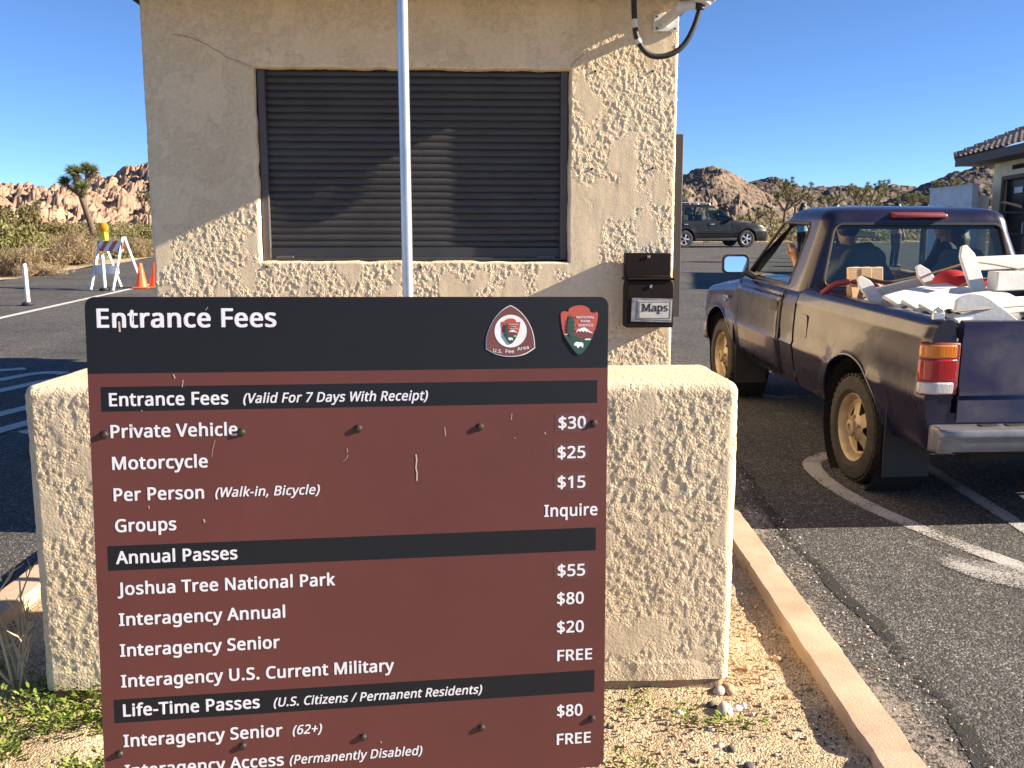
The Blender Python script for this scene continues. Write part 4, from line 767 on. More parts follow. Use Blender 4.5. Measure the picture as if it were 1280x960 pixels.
def glass(name, tint, rough=.0):
    m, nt, b = newmat(name); out = nt.nodes["Material Output"]; nt.nodes.remove(b)
    tr = nt.nodes.new("ShaderNodeBsdfTransparent"); tr.inputs[0].default_value = (*tint, 1)
    gl = nt.nodes.new("ShaderNodeBsdfGlossy"); gl.inputs['Roughness'].default_value = .02; gl.inputs[0].default_value = (.95, 1, 1, 1)
    fr = nt.nodes.new("ShaderNodeFresnel"); fr.inputs[0].default_value = 1.5
    mx = nt.nodes.new("ShaderNodeMixShader"); nt.links.new(fr.outputs[0], mx.inputs[0]); nt.links.new(tr.outputs[0], mx.inputs[1]); nt.links.new(gl.outputs[0], mx.inputs[2])
    nt.links.new(mx.outputs[0], out.inputs[0]); return m
M['indigo'] = carpaint('indigo_paint', (.0080, .0068, .026), .22, .28, dusty=.04)
M['tyre'] = mat('tyre_rubber', (.020, .018, .016), .85, vscale=9, col2=(.05, .043, .035), bump=.001, bscale=120)
M['rim'] = mat('dusty_rim', (.36, .27, .17), .5, .35, vscale=14, col2=(.50, .40, .27))
M['black_trim'] = mat('black_trim', (.016, .016, .017), .6, vscale=12)
M['dark_void'] = mat('dark_underside', (.012, .011, .010), .9)
M['tinted'] = glass('rear_glass', (.58, .70, .70)); M['clear'] = glass('side_glass', (.78, .84, .82))
M['chrome'] = mat('worn_chrome', (.42, .42, .44), .28, .85, var=.2, vscale=8)
M['bumper'] = mat('painted_bumper', (.20, .20, .215), .35, .4, vscale=6, var=.3)
M['seat'] = mat('seat_cloth', (.14, .15, .16), .9, bump=.001, bscale=200)
M['dash'] = mat('dashboard_grey', (.06, .06, .062), .7)
def lamp_mat(name, col, rough=.12):
    m, nt, b = newmat(name); b.inputs['Roughness'].default_value = rough; b.inputs['Coat Weight'].default_value = .8
    wv = noise_tex(nt, 1, kind="ShaderNodeTexVoronoi", stretch=(260, 260, 18)); r = ramp(nt, wv.outputs['Distance'], [(0, tuple(c * .75 for c in col)), (.9, col)])
    nt.links.new(r.outputs[0], b.inputs['Base Color'])
    bp = N(nt, "ShaderNodeBump", Strength=.5, Distance=.002); nt.links.new(wv.outputs['Distance'], bp.inputs['Height']); nt.links.new(bp.outputs[0], b.inputs['Normal']); return m
M['l_red'] = lamp_mat('red_lens', (.42, .012, .016)); M['l_amber'] = lamp_mat('amber_lens', (.75, .22, .02)); M['l_white'] = lamp_mat('white_lens', (.62, .60, .58))
M['dull_red'] = mat('faded_red_lens', (.20, .028, .030), .45, vscale=40)
M['mirror'] = mat('mirror_glass', (.85, .88, .9), .02, 1., var=0)

def interp(tab, x): return float(np.interp(x, [t[0] for t in tab], [t[1] for t in tab]))
def tyre_mesh(r, wd):
    mb = MB(); h = wd / 2
    mb.lathe([(r * .62, -h * .72), (r * .72, -h * .98), (r * .86, -h), (r * .955, -h * .9), (r * .99, -h * .7), (r, -h * .3), (r, h * .3), (r * .99, h * .7), (r * .955, h * .9), (r * .86, h), (r * .72, h * .98), (r * .62, h * .72)], Matrix.Rotation(R(90), 4, 'Y'), 48, caps=False)
    for k in range(40):                                      # tread blocks at the shoulders
        a = 2 * math.pi * k / 40
        for s in (-1, 1):
            mb.box((s * h * .62, math.cos(a) * r * .998, math.sin(a) * r * .998), (h * .5, r * .085, r * .03), (a - math.pi / 2, 0, 0))
    return mb
def wheel(parent, x, y, r, wd, side, rim_m, kind='steel', name='wheel'):
    """wheel standing at (x, y); side -1 faces left"""
    me = tyre_mesh(r, wd).mesh('tyre', 30)
    wh = put(name, me, M['tyre'], parent, (x, y, r))
    s = side; h = wd / 2; rr = r * .615; mb = MB(); RX = Matrix.Rotation(R(90 * s), 4, 'Y')
    mb.lathe([(rr * 1.0, -h * .9), (rr * .9, -h * .2), (rr * .9, h * .45), (rr * .965, h * .75), (rr * 1.03, h * .86), (rr * 1.05, h * .80), (rr * 1.0, h * .70)], RX, 40, caps=False)
    n = 5
    if kind == 'steel':
        face = []; nseg = 80                                 # dished disc with oval vents
        mb.lathe([(rr * .93, h * .42), (rr * .80, h * .50), (rr * .74, h * .40)], RX, 40, caps=False)
        for k in range(n):                                   # spokes between the vents
            a0 = 2 * math.pi * k / n + .3
            for da in (0,):
                vs = []
                for rad, ww, hh in ((rr * .80, .30, .46), (rr * .62, .34, .50), (rr * .40, .55, .62), (rr * .30, .63, .70)):
                    for sg in (-1, 1):
                        aa = a0 + sg * ww; vs.append(RX @ Vector((rad * math.cos(aa), rad * math.sin(aa), h * hh)))
                mb.add(vs, [(0, 1, 3, 2), (2, 3, 5, 4), (4, 5, 7, 6)])
        mb.lathe([(rr * .42, h * .60), (rr * .34, h * .74), (rr * .27, h * .80), (rr * .24, h * .98), (rr * .12, h * 1.02), (rr * .11, h * .9), (.002, h * .9)], RX, 24, caps=False)
        for k in range(5):
            a = 2 * math.pi * k / 5; mb.lathe([(.011, 0), (.011, .02), (.004, .022)], RX @ Matrix.Translation((rr * .33 * math.cos(a), rr * .33 * math.sin(a), h * .70)), 6)
    else:                                                    # five-spoke alloy
        for k in range(n):
            a0 = 2 * math.pi * k / n + math.pi / 2; vs = []
            for rad, ww, hh in ((rr * 1.0, .20, .72), (rr * .6, .22, .82), (rr * .18, .55, .86)):
                for sg in (-1, 1):
                    aa = a0 + sg * ww; vs.append(RX @ Vector((rad * math.cos(aa), rad * math.sin(aa), h * hh)))
                for sg in (-1, 1):
                    aa = a0 + sg * ww * 1.05; vs.append(RX @ Vector((rad * math.cos(aa), rad * math.sin(aa), h * (hh - .3))))
            mb.add(vs, [(0, 1, 5, 4), (4, 5, 9, 8), (0, 4, 6, 2), (4, 8, 10, 6), (1, 3, 7, 5), (5, 7, 11, 9)])
        mb.lathe([(rr * .24, h * .70), (rr * .22, h * .92), (.01, h * .95)], RX, 16)
    rim = mb.build('rim', rim_m, wh, ang=35)
    db = MB(); db.lathe([(rr * .93, h * .1), (.01, h * .1)], RX, 24, caps=False); db.build('brake_disc', M['dark_void'], wh)
    return wh

def body_ring(xo, ztop, y, prof, inner=None):
    """closed section: left outside bottom -> up -> over the top -> right"""
    L = [(-x * xo, z) for x, z in prof]
    return L

def greenhouse_shell(stations, yc, n=10):
    """stations: (z, half width, y back, y front, corner radius back, corner radius front)"""
    rings = []
    for z, w_, yb, yf, rb, rf in stations:
        ring = []
        for (sx, yy, sy, rad, a0) in ((1, yb, 1, rb, -90), (1, yf, -1, rf, 0), (-1, yf, -1, rf, 90), (-1, yb, 1, rb, 180)):
            cx, cy = sx * (w_ - rad), yy + sy * rad
            for k in range(n + 1):
                a = R(a0 + 90 * k / n); ring.append((cx + rad * math.cos(a), cy + rad * math.sin(a), z))
        rings.append(ring)
    return rings
def solidify(me, th):
    o = bpy.data.objects.new('w', me); COL.objects.link(o); md = o.modifiers.new('s', 'SOLIDIFY'); md.thickness = th; md.offset = -1; md.use_even_offset = True
    out = baked(o); bpy.data.objects.remove(o); return out
def rpoly(pts, r, n=4):
    """polygon with rounded corners"""
    out = []; m = len(pts)
    for i in range(m):
        p, a, b = Vector(pts[i]), Vector(pts[i - 1]), Vector(pts[(i + 1) % m])
        da, db = (a - p), (b - p); rr = min(r, da.length * .45, db.length * .45); da.normalize(); db.normalize()
        q0, q1 = p + da * rr, p + db * rr
        for k in range(n + 1):
            t = k / n; out.append(tuple(q0 * (1 - t) ** 2 + p * 2 * t * (1 - t) + q1 * t * t))
    return out

# ---- the pickup: local x right, y forward, origin on the road under the rear axle
TW, TR_, TWB = .875, .333, 2.84
truck = thing('pickup_truck', 'dusty dark indigo pickup truck with a loaded open bed', 'pickup truck', (3.008, 5.862, gz(5.862)), (math.atan(.04), 0, R(3.95)))
truck.scale = (1.06, 1, 1)
SIDE = [(.40, .800), (.44, .825), (.52, .846), (.60, .862), (.68, .874), (.705, .880), (.73, .871), (.82, .872), (.92, .868), (1.0, .862), (1.015, .864), (1.03, .858), (1.07, .846), (1.095, .830), (1.110, .806), (1.114, .78)]
def flare(y, z, yc, r0=.44):
    d = math.hypot(y - yc, z - TR_); return .022 * max(0, 1 - abs(d - r0 - .02) / .10) if d > r0 - .06 else .022
def side_pts(y, sx, ztop=None, arch=None, nose=0.):
    out = []
    for z, x in SIDE:
        zz = z
        if ztop is not None and z > .73: zz = .73 + (z - .73) * (ztop - .73) / (1.114 - .73)
        xx = x - nose
        for a in (arch or []): xx += flare(y, zz, a)
        out.append((sx * xx, y, zz))
    return out
def ys_between(a, b, n): return [a + (b - a) * i / n for i in range(n + 1)]
# bed
rings = []
for y in ys_between(-.985, .985, 60):
    tail = .02 * max(0, (-.90 - y) / .085) ** 2
    Ls = [(x + tail, yy, z) for x, yy, z in side_pts(y, -1, None, [0.])]
    Rs = [(x - tail, yy, z) for x, yy, z in side_pts(y, 1, None, [0.])]
    zi = .62
    inn = [(-.745, y, 1.112), (-.735, y, 1.10), (-.72, y, 1.02), (-.72, y, zi)]
    rings.append(Ls + inn + [(-x, yy, z) for x, yy, z in inn[::-1]] + Rs[::-1] + [(.78, y, .42), (-.78, y, .42)])
mb = MB(); mb.loft(rings); bedm = mb.mesh('bed', 30)
cut = MB(); cut.lathe([(.445, -.30), (.445, .30)], Matrix.Translation((-.92, 0, TR_ + .01)) @ Matrix.Rotation(R(90), 4, 'Y'), 64)
cut2 = MB(); cut2.lathe([(.445, -.30), (.445, .30)], Matrix.Translation((.92, 0, TR_ + .01)) @ Matrix.Rotation(R(90), 4, 'Y'), 64)
tl = []
for s in (-1, 1):
    q = MB(); q.box((s * .805, -.99, .855), (.215, .10, .275)); tl.append(q.mesh('c'))
bedm = boolean(bedm, [cut.mesh('c'), cut2.mesh('c')] + tl)
bed = put('bed', bedm, M['indigo'], truck)
mb = MB(); mb.box((0, .955, .86), (1.46, .05, .50)); mb.build('headboard', M['indigo'], bed, .008)
mb = MB()
for i in range(14): mb.box((-.65 + i * .1, 0, .628), (.05, 1.84, .018))
mb.build('bed_rib', M['indigo'], bed, .005)
for s in (-1, 1):
    mb = MB(); mb.lathe([(.425, -.13), (.43, .13)], Matrix.Translation((s * .72, 0, TR_ + .01)) @ Matrix.Rotation(R(90), 4, 'Y'), 40, caps=False); mb.lathe([(.43, -.01), (.43, .01)], Matrix.Translation((s * .58, 0, TR_ + .01)) @ Matrix.Rotation(R(90), 4, 'Y'), 40); w_ = mb.build('wheel_well', M['dark_void'], bed)
# rolled lip of the wheel arch
def arch_lip(parent, yc, s):
    mb = MB(); pts = []
    for k in range(25):
        a = R(-8 + 196 * k / 24); y = yc + .448 * math.cos(a); z = TR_ + .01 + .448 * math.sin(a)
        x = float(np.interp(z, [q[0] for q in SIDE], [q[1] for q in SIDE])) + .017
        pts.append((s * x, y, z))
    mb.tube(pts, .010, 8); mb.build('arch_lip', M['indigo'], parent)
arch_lip(bed, 0, -1); arch_lip(bed, 0, 1)
# fuel door
mb = MB(); fd = rrect(-.075, .075, -.08, .08, .025)
fdm = MB().prism(fd, .012).mesh('fuel_door', 30); fdm.transform(Matrix.Translation((-.8745, .82, .865)) @ Matrix.Rotation(R(-90), 4, 'Z'))
fdo = put('fuel_door', fdm, M['indigo'], bed)
# stake-pocket tie-down at the corner of the bed
mb = MB(); mb.box((-.79, -.90, 1.125), (.055, .03, .035)); mb.tube([(-.812, -.90, 1.13), (-.812, -.9, 1.155), (-.79, -.9, 1.17), (-.768, -.9, 1.155), (-.768, -.9, 1.13)], .006, 8); mb.build('tie_down', M['galv'], bed, .004)
# tailgate
mb = MB(); pr = [(-.985, .565), (-.995, .60), (-.992, .70), (-1.002, .715), (-1.003, .745), (-.990, .77), (-.990, 1.02), (-.996, 1.04), (-.990, 1.085), (-.975, 1.105), (-.94, 1.108), (-.93, 1.09), (-.93, .565)]
mb.loft([[(x, y, z) for y, z in pr] for x in (-.69, -.687, 0, .687, .69)]); tg = mb.build('tailgate', M['indigo'], truck, .006)
mb = MB(); mb.prism(rrect(-.14, .14, .93, 1.0, .015), .006, Matrix.Translation((0, -.997, 0))); hd = mb.build('tailgate_handle', M['black_trim'], tg, .002)
# tail lamps
for s in (-1, 1):
    def lens(name, z0, z1, m, par, dx=0., k=0.):
        q = MB(); rr = []
        for z in (z0, z0 + .006, (z0 + z1) / 2, z1 - .006, z1):
            e = .006 if z in (z0, z1) else 0
            rr.append([(s * (.698 + dx + e), -.955, z), (s * (.698 + dx + e), -.990 - .008 * (e == 0) + k, z), (s * .80, -.998 - .006 * (e == 0) + k, z), (s * (.853 - e), -.985 - .004 * (e == 0) + k, z), (s * (.882 - e), -.955 + k, z), (s * (.884 - e), -.93, z), (s * .86, -.925, z)])
        q.loft(rr); return q.build(name, m, par, .004, 2)
    tlp = lens('tail_light', .716, .995, M['dull_red'], truck, 0, .006)
    lens('turn_lens', .912, .985, M['l_amber'], tlp, .018); lens('brake_lens', .79, .909, M['l_red'], tlp, .012); lens('reverse_lens', .722, .787, M['l_white'], tlp, .022)
# rear bumper
mb = MB(); sec = [(-1.00, .562), (-1.10, .565), (-1.145, .556), (-1.155, .54), (-1.155, .515), (-1.143, .505), (-1.143, .455), (-1.13, .435), (-1.0, .42)]
rr = []
for x, sc_ in ((-.83, .45), (-.82, .80), (-.79, .97), (-.70, 1.), (0, 1.), (.70, 1.), (.79, .97), (.82, .8), (.83, .45)):
    rr.append([(x, -1.0 + (y + 1.0) * sc_, z) for y, z in sec])
mb.loft(rr); rb = mb.build('rear_bumper', M['bumper'], truck, .006)
mb = MB()
for i in range(9): mb.box((-.55 + i * .1375, -1.07, .566), (.1, .06, .006))
mb.build('step_pad', M['black_trim'], rb, .002)
mb = MB(); mb.box((0, -1.148, .50), (.33, .01, .09)); mb.build('plate_recess', M['black_trim'], rb, .004)
# the tail is short: pull everything behind the wheel arch in
def squash(o):
    me = o.data
    for v in me.vertices:
        if v.co.y < -.5: v.co.y = -.5 + (v.co.y + .5) * .80
    me.update()
    for c_ in o.children: squash(c_)
for o_ in list(truck.children):
    if o_.name.split('.')[0] in ('bed', 'tailgate', 'tail_light', 'rear_bumper'): squash(o_)
# cab tub, fenders and nose: one body
def hood_z(y): return interp([(2.3, 1.085), (2.5, 1.075), (2.9, 1.03), (3.25, .985), (3.45, .94), (3.56, .86), (3.60, .78)], y)
rings = []
for y in ys_between(1.02, 2.42, 20):
    z0 = 1.085; L = side_pts(y, -1, z0); Rg = side_pts(y, 1, z0)
    inn = [(-.77, y, z0 - .012), (-.75, y, z0 - .08), (-.74, y, .46)]
    rings.append(L + inn + [(-x, yy, z) for x, yy, z in inn[::-1]] + Rg[::-1] + [(.76, y, .38), (-.76, y, .38)])
mb = MB(); mb.loft(rings)
rings = []
for y in ys_between(2.42, 3.60, 40):
    nose = .10 * max(0, (y - 3.2) / .4) ** 2; zt = hood_z(y)
    L = side_pts(y, -1, zt - .03, [TWB], nose); Rg = side_pts(y, 1, zt - .03, [TWB], nose)
    top = [(-.74 + nose, y, zt - .012), (-.66 + nose, y, zt + .004), (-.5, y, zt + .010), (0, y, zt + .026)]
    rings.append(L + top + [(-x, yy, z) for x, yy, z in top[:-1][::-1]] + Rg[::-1] + [(.76, y, .36), (-.76, y, .36)])
mf = MB(); mf.loft(rings); fm = mf.mesh('front', 30)
c1 = MB(); c1.lathe([(.445, -.30), (.445, .30)], Matrix.Translation((-.92, TWB, TR_ + .01)) @ Matrix.Rotation(R(90), 4, 'Y'), 64)
c2 = MB(); c2.lathe([(.445, -.30), (.445, .30)], Matrix.Translation((.92, TWB, TR_ + .01)) @ Matrix.Rotation(R(90), 4, 'Y'), 64)
fm = boolean(fm, [c1.mesh('c'), c2.mesh('c')])
cab = put('cab_body', mb.mesh('cab_body', 30), M['indigo'], truck)
fen = put('front_body', fm, M['indigo'], truck)
for s in (-1, 1):
    arch_lip(fen, TWB, s)
    mb2 = MB(); mb2.lathe([(.425, -.13), (.43, .13)], Matrix.Translation((s * .70, TWB, TR_ + .01)) @ Matrix.Rotation(R(90), 4, 'Y'), 40, caps=False); mb2.lathe([(.43, -.01), (.43, .01)], Matrix.Translation((s * .56, TWB, TR_ + .01)) @ Matrix.Rotation(R(90), 4, 'Y'), 40); mb2.build('wheel_well', M['dark_void'], fen)
mb = MB(); mb.box((-.8885, 2.62, .90), (.004, .13, .022)); mb.box((-.8855, 2.67, .865), (.004, .05, .014)); mb.build('fender_badge', M['chrome'], fen, .002)
mb = MB(); mb.box((0, 3.62, .48), (1.62, .12, .19)); mb.build('front_bumper', M['bumper'], truck, .04, 3)
for s in (-1, 1):
    mb = MB(); mb.box((s * .66, 3.575, .72), (.22, .06, .14)); mb.build('headlight', M['l_white'], truck, .02, 2)
mb = MB(); mb.box((0, 3.59, .72), (1.06, .05, .15)); mb.build('grille', M['black_trim'], truck, .015)
mb = MB(); mb.box((0, 1.3, .40), (1.1, 4.2, .14)); mb.build('chassis', M['dark_void'], truck)
mb = MB(); mb.tube([(-.68, 0, TR_), (.68, 0, TR_)], .05, 10); mb.ball((0, 0, TR_), .13, 8); mb.build('rear_axle', M['dark_void'], truck)
# roof and pillars
st = [(1.07, .815, 1.035, 2.50, .09, .12), (1.10, .808, 1.04, 2.46, .09, .12), (1.30, .742, 1.075, 2.22, .09, .12), (1.50, .675, 1.11, 1.99, .09, .12), (1.585, .655, 1.12, 1.915, .09, .12),
      (1.624, .638, 1.135, 1.87, .09, .12), (1.653, .605, 1.165, 1.82, .09, .12), (1.671, .55, 1.22, 1.76, .09, .12), (1.682, .45, 1.30, 1.68, .09, .12), (1.688, .22, 1.40, 1.55, .06, .06)]
mb = MB(); mb.loft(greenhouse_shell(st, 0)); mb.f = [f for f in mb.f if len(f) == 4] + [tuple((len(st) - 1) * 44 + k for k in range(44))]; mb.m = [0] * len(mb.f)
gm = solidify(mb.mesh('roof', 40), .035)
RWIN = [(-.675, 1.12), (.675, 1.12), (.585, 1.56), (-.585, 1.56)]
def side_x(z): return float(np.interp(z, [s_[0] for s_ in st], [s_[1] for s_ in st]))
SWIN = [(1.335, 1.11), (2.34, 1.11), (2.30, 1.15), (1.93, 1.545), (1.86, 1.56), (1.36, 1.56)]          # (y, z)
WSC = [(-.70, 1.10), (.70, 1.10), (.58, 1.53), (-.58, 1.53)]
cuts = []
q = MB(); q.prism(rpoly(RWIN, .06), .5, Matrix.Translation((0, .85, 0))); cuts.append(q.mesh('c'))
q = MB(); q.prism(rpoly(WSC, .05), -.9, Matrix.Translation((0, 2.8, 0))); cuts.append(q.mesh('c'))
q = MB(); q.prism([(-y, z) for y, z in rpoly(SWIN, .03)], 2.4, Matrix.Translation((-1.2, 0, 0)) @ Matrix.Rotation(R(-90), 4, 'Z')); cuts.append(q.mesh('c'))
gm = boolean(gm, cuts, ang=40)
roof = put('cab_roof', gm, M['indigo'], truck)
# panes, rubber frames
def on_back(x, z, off): return (x, 1.035 + (z - 1.07) * (1.12 - 1.035) / .495 + off, z)
def pane(name, pts3, m, par, th=.004):
    q = MB(); n_ = (Vector(pts3[1]) - Vector(pts3[0])).cross(Vector(pts3[2]) - Vector(pts3[1])).normalized()
    q.add(pts3, [tuple(range(len(pts3)))]); return q.build(name, m, par, ang=20, tri=True)
def ring_frame(name, pts3, r, m, par):
    q = MB(); P = [Vector(p) for p in pts3]; P = P + [P[0], P[1]]; q.tube(P, r, 6, caps=False); return q.build(name, m, par)
rp = rpoly(RWIN, .06, 5)
rw = pane('rear_window', [on_back(x, z, .012) for x, z in rp], M['tinted'], truck)
ring_frame('window_seal', [on_back(x * .995, z, -.002) for x, z in rp], .011, M['black_trim'], rw)
def glare_band(): pass
q = MB(); q.add([on_back(x, z, .016) for x, z in ((-.575, 1.555), (.575, 1.555), (.583, 1.525), (-.583, 1.525))], [(0, 1, 2, 3)]); q.build('shade_band', M['black_trim'], rw, ang=0)
ws = rpoly(WSC, .05, 5)
pane('windshield', [(x, 2.49 - (z - 1.07) * 1.178 - .015, z) for x, z in ws], M['clear'], truck)
for s in (-1, 1):
    sp = rpoly(SWIN, .03, 4)
    swp = [(s * (side_x(z) - .02), y, z) for y, z in sp]
    if s == 1: pane('side_window', swp, M['clear'], truck)
    else: pane('side_window', swp[:0] + [(s * (side_x(z) - .02), y, min(z, 1.14)) for y, z in sp], M['clear'], truck)   # wound down on the driver's side
    sw = [o for o in truck.children if o.name.startswith('side_window')][-1]
    ring_frame('window_seal', [(s * (side_x(z) - .004), y, z) for y, z in sp], .012, M['black_trim'], sw)
    # door skin stands 4 mm proud of the body, with a dark shut line round it
    q = MB(); rowz = [z for z, x in SIDE if .44 <= z <= 1.03] + [1.055]; yss = ys_between(1.29, 2.33, 14)
    grid = []
    for z in rowz:
        zz = z if z <= .73 else .73 + (z - .73) * (1.085 - .73) / (1.114 - .73)
        x = float(np.interp(z, [p[0] for p in SIDE], [p[1] for p in SIDE]))
        for y in yss:
            y2 = y if not (z < .62 and y > 2.2) else min(y, 2.33 - (.62 - z) * .25)
            grid.append((s * (x + .004), y2, zz))
    nc = len(yss); fs = [(i * nc + j, i * nc + j + 1, (i + 1) * nc + j + 1, (i + 1) * nc + j) for i in range(len(rowz) - 1) for j in range(nc - 1)]
    q.add(grid, fs); dm = q.mesh('door', 30)
    door = put('door', dm, M['indigo'], truck)
    sol = door.modifiers.new('thick', 'SOLIDIFY'); sol.thickness = .012; sol.offset = 0
    g = MB(); zz_ = [(.45, 2.285), (.62, 2.338), (1.07, 2.338)]
    def gx(z): return float(np.interp(z, [p[0] for p in SIDE], [p[1] for p in SIDE])) + .001
    g.tube([(s * gx(z), y, z) for z, y in zz_], .005, 6); g.tube([(s * gx(z), 1.283, z) for z in (.44, .55, .705, .85, 1.0, 1.04)] + [(s * (gx(1.06) - .01), 1.283, 1.075)], .005, 6)
    g.tube([(s * gx(.44), y, .44) for y in (1.283, 2.28)], .005, 6); g.build('shut_line', M['dark_void'], door)
    h = MB(); h.prism(rrect(-.075, .075, -.035, .04, .015), .012); hp = h.build('door_handle', M['black_trim'], door, .004, 2, 35, (s * .872, 1.42, .955), (0, 0, R(-90 * s) if s < 0 else R(90)))
    if s < 0: hp.location = (-.880, 1.42, .945); hp.rotation_euler = (0, 0, R(-90))
    else: hp.location = (.880, 1.42, .945); hp.rotation_euler = (0, 0, R(90))
    # mirror
    m_ = MB(); shp = rrect(-.105, .105, -.075, .085, .045)
    m_.loft([[(x, -.035, z) for x, z in shp], [(x * .99, .0, z * .99) for x, z in shp], [(x * .85, .05, z * .85) for x, z in shp], [(x * .5, .075, z * .5) for x, z in shp]])
    mi = m_.build('side_mirror', M['black_trim'], truck, .006, 2, 40, (s * .965, 2.14, 1.205), (R(-5), 0, R(4 * s)))
    m_ = MB(); m_.prism(rrect(-.088, .088, -.058, .068, .034), .003, Matrix.Translation((0, -.0385, 0))); m_.build('mirror_glass', M['mirror'], mi)
    m_ = MB(); m_.bar((-s * .08, .02, -.05), (-s * .17, .03, -.10), .06, .05); m_.build('mirror_arm', M['black_trim'], mi, .012)
    for yc in (0, TWB):
        f_ = MB(); f_.loft([[(s * x, y + (-.012 if k else 0), z) for x, y in ((.60, -.0), (.86, -.0), (.86, -.008), (.60, -.008))] for k, z in ((0, .60), (0, .30), (1, .155 if yc == 0 else .17))])
        f_.build('mud_flap', M['black_trim'], truck, .002, loc=(0, yc - .475, 0))
        wheel(truck, s * .742, yc, TR_, .225, s, M['rim'])
# gap between cab and bed, drip rail, high brake lamp
mb = MB(); mb.box((0, 1.0025, .78), (1.68, .028, .62)); mb.build('cab_gap', M['dark_void'], truck)
mb = MB(); mb.loft([[(x, 1.13 - o_, 1.60), (x, 1.085 - o_ * .2, 1.607), (x, 1.085 - o_ * .2, 1.631), (x, 1.14 - o_, 1.647)] for x, o_ in ((-.19, -.03), (-.17, .0), (.17, 0), (.19, -.03))]); mb.build('high_brake_light', M['dull_red'], truck, .006)
# inside: seats, dash, wheel
for x in (-.31, .40):
    sb = MB(); sb.loft([[(x + sx * w_, 1.30 + yy + t_ * .06, z) for sx, yy in ((-1, -.05), (-.85, -.085), (.85, -.085), (1, -.05), (.9, .05), (-.9, .05))] for z, w_, t_ in ((.72, .24, 1.2), (.95, .255, .6), (1.15, .25, .0), (1.22, .20, -.2), (1.27, .16, -.3), (1.33, .15, -.4), (1.375, .11, -.45))])
    seat = sb.build('seat', M['seat'], truck, .03, 3)
    sb = MB(); sb.box((x, 1.62, .70), (.5, .52, .16)); sb.build('seat_cushion', M['seat'], seat, .05, 3)
mb = MB(); mb.box((0, 2.28, .98), (1.44, .34, .20)); mb.build('dashboard', M['dash'], truck, .05, 3)
mb = MB(); mb.box((0, 1.7, .47), (1.45, 1.35, .03)); mb.build('cab_floor', M['dash'], truck)
mb = MB(); ring = [(-.36 + .185 * math.cos(a), 2.05 + .08 * math.sin(a), 1.02 + .165 * math.sin(a)) for a in np.linspace(0, 2 * math.pi, 33)]
mb.tube(ring, .014, 8, caps=False); mb.bar((-.53, 2.05, 1.02), (-.19, 2.05, 1.02), .03, .02); mb.tube([(-.36, 2.06, 1.02), (-.36, 2.25, .93)], .03, 8); mb.build('steering_wheel', M['black_trim'], truck)
mb = MB(); mb.box((.02, 2.06, 1.46), (.2, .02, .06)); mb.build('rear_view_mirror', M['black_trim'], truck, .01)
T_M = Matrix.Translation(truck.location) @ truck.rotation_euler.to_matrix().to_4x4() @ Matrix.Diagonal((1.06, 1, 1, 1))
def tk(x, y, z): return T_M @ Vector((x, y, z))
# ---------------------------------------------------------------- people
def remeshed(mb, vox=.012, it=6):
    me = mb.mesh('w', 0); o = bpy.data.objects.new('w', me); COL.objects.link(o)
    md = o.modifiers.new('r', 'REMESH'); md.mode = 'VOXEL'; md.voxel_size = vox
    sm = o.modifiers.new('s', 'SMOOTH'); sm.factor = .5; sm.iterations = it
    out = baked(o); bpy.data.objects.remove(o); smooth(out, 180); return out
SKIN = mat('skin', (.42, .24, .16), .55, var=.08, vscale=12)
HAIRS = {'black': mat('black_hair', (.012, .010, .009), .5, vscale=60), 'brown': mat('brown_hair', (.05, .03, .018), .55, vscale=60)}
def cloth(name, col): return mat(name, col, .9, var=.2, vscale=7, bump=.004, bscale=25)
STAND = dict(pelvis=(0, 0, .94), chest=(0, .01, 1.25), neck=(0, 0, 1.45), head=(0, .02, 1.60), shl=(-.19, 0, 1.41), shr=(.19, 0, 1.41), ell=(-.25, -.03, 1.13), elr=(.25, -.03, 1.13), wrl=(-.26, .06, .88), wrr=(.26, .06, .88),
             hdl=(0, .25, -1), hdr=(0, .25, -1), hipl=(-.09, 0, .90), hipr=(.09, 0, .90), knl=(-.10, .02, .49), knr=(.10, .02, .49), anl=(-.10, -.02, .08), anr=(.10, -.02, .08))
SEAT = dict(STAND, pelvis=(0, -.02, .12), chest=(0, -.08, .42), neck=(0, -.10, .62), head=(0, -.07, .78), shl=(-.19, -.09, .58), shr=(.19, -.09, .58), ell=(-.25, .05, .34), elr=(.25, .05, .34), wrl=(-.14, .30, .40), wrr=(.14, .30, .40),
            hipl=(-.09, 0, .10), hipr=(.09, 0, .10), knl=(-.12, .42, .14), knr=(.12, .42, .14), anl=(-.12, .55, -.24), anr=(.12, .55, -.24))
def hand(mb, w_, d, up=(0, 0, 1)):
    """palm, four fingers and a thumb from wrist w_ pointing along d"""
    w_, d = Vector(w_), Vector(d).normalized(); s = d.cross(Vector(up))
    if s.length < .1: s = d.cross(Vector((0, 1, 0)))
    s.normalize(); u = s.cross(d)
    mb.tube([w_, w_ + d * .03, w_ + d * .085], [.024, .036, .036], 10)
    for k, L in enumerate((.066, .076, .072, .055)):
        b = w_ + d * .08 + s * (k - 1.5) * .019; mb.tube([b, b + d * L * .5 - u * .006, b + d * L * .85 - u * .024, b + d * L - u * .034], [.0095, .009, .008, .006], 8)
    b = w_ + d * .03 - s * .03; mb.tube([b, b - s * .03 + d * .025, b - s * .04 + d * .055 - u * .01], [.013, .011, .008], 8)
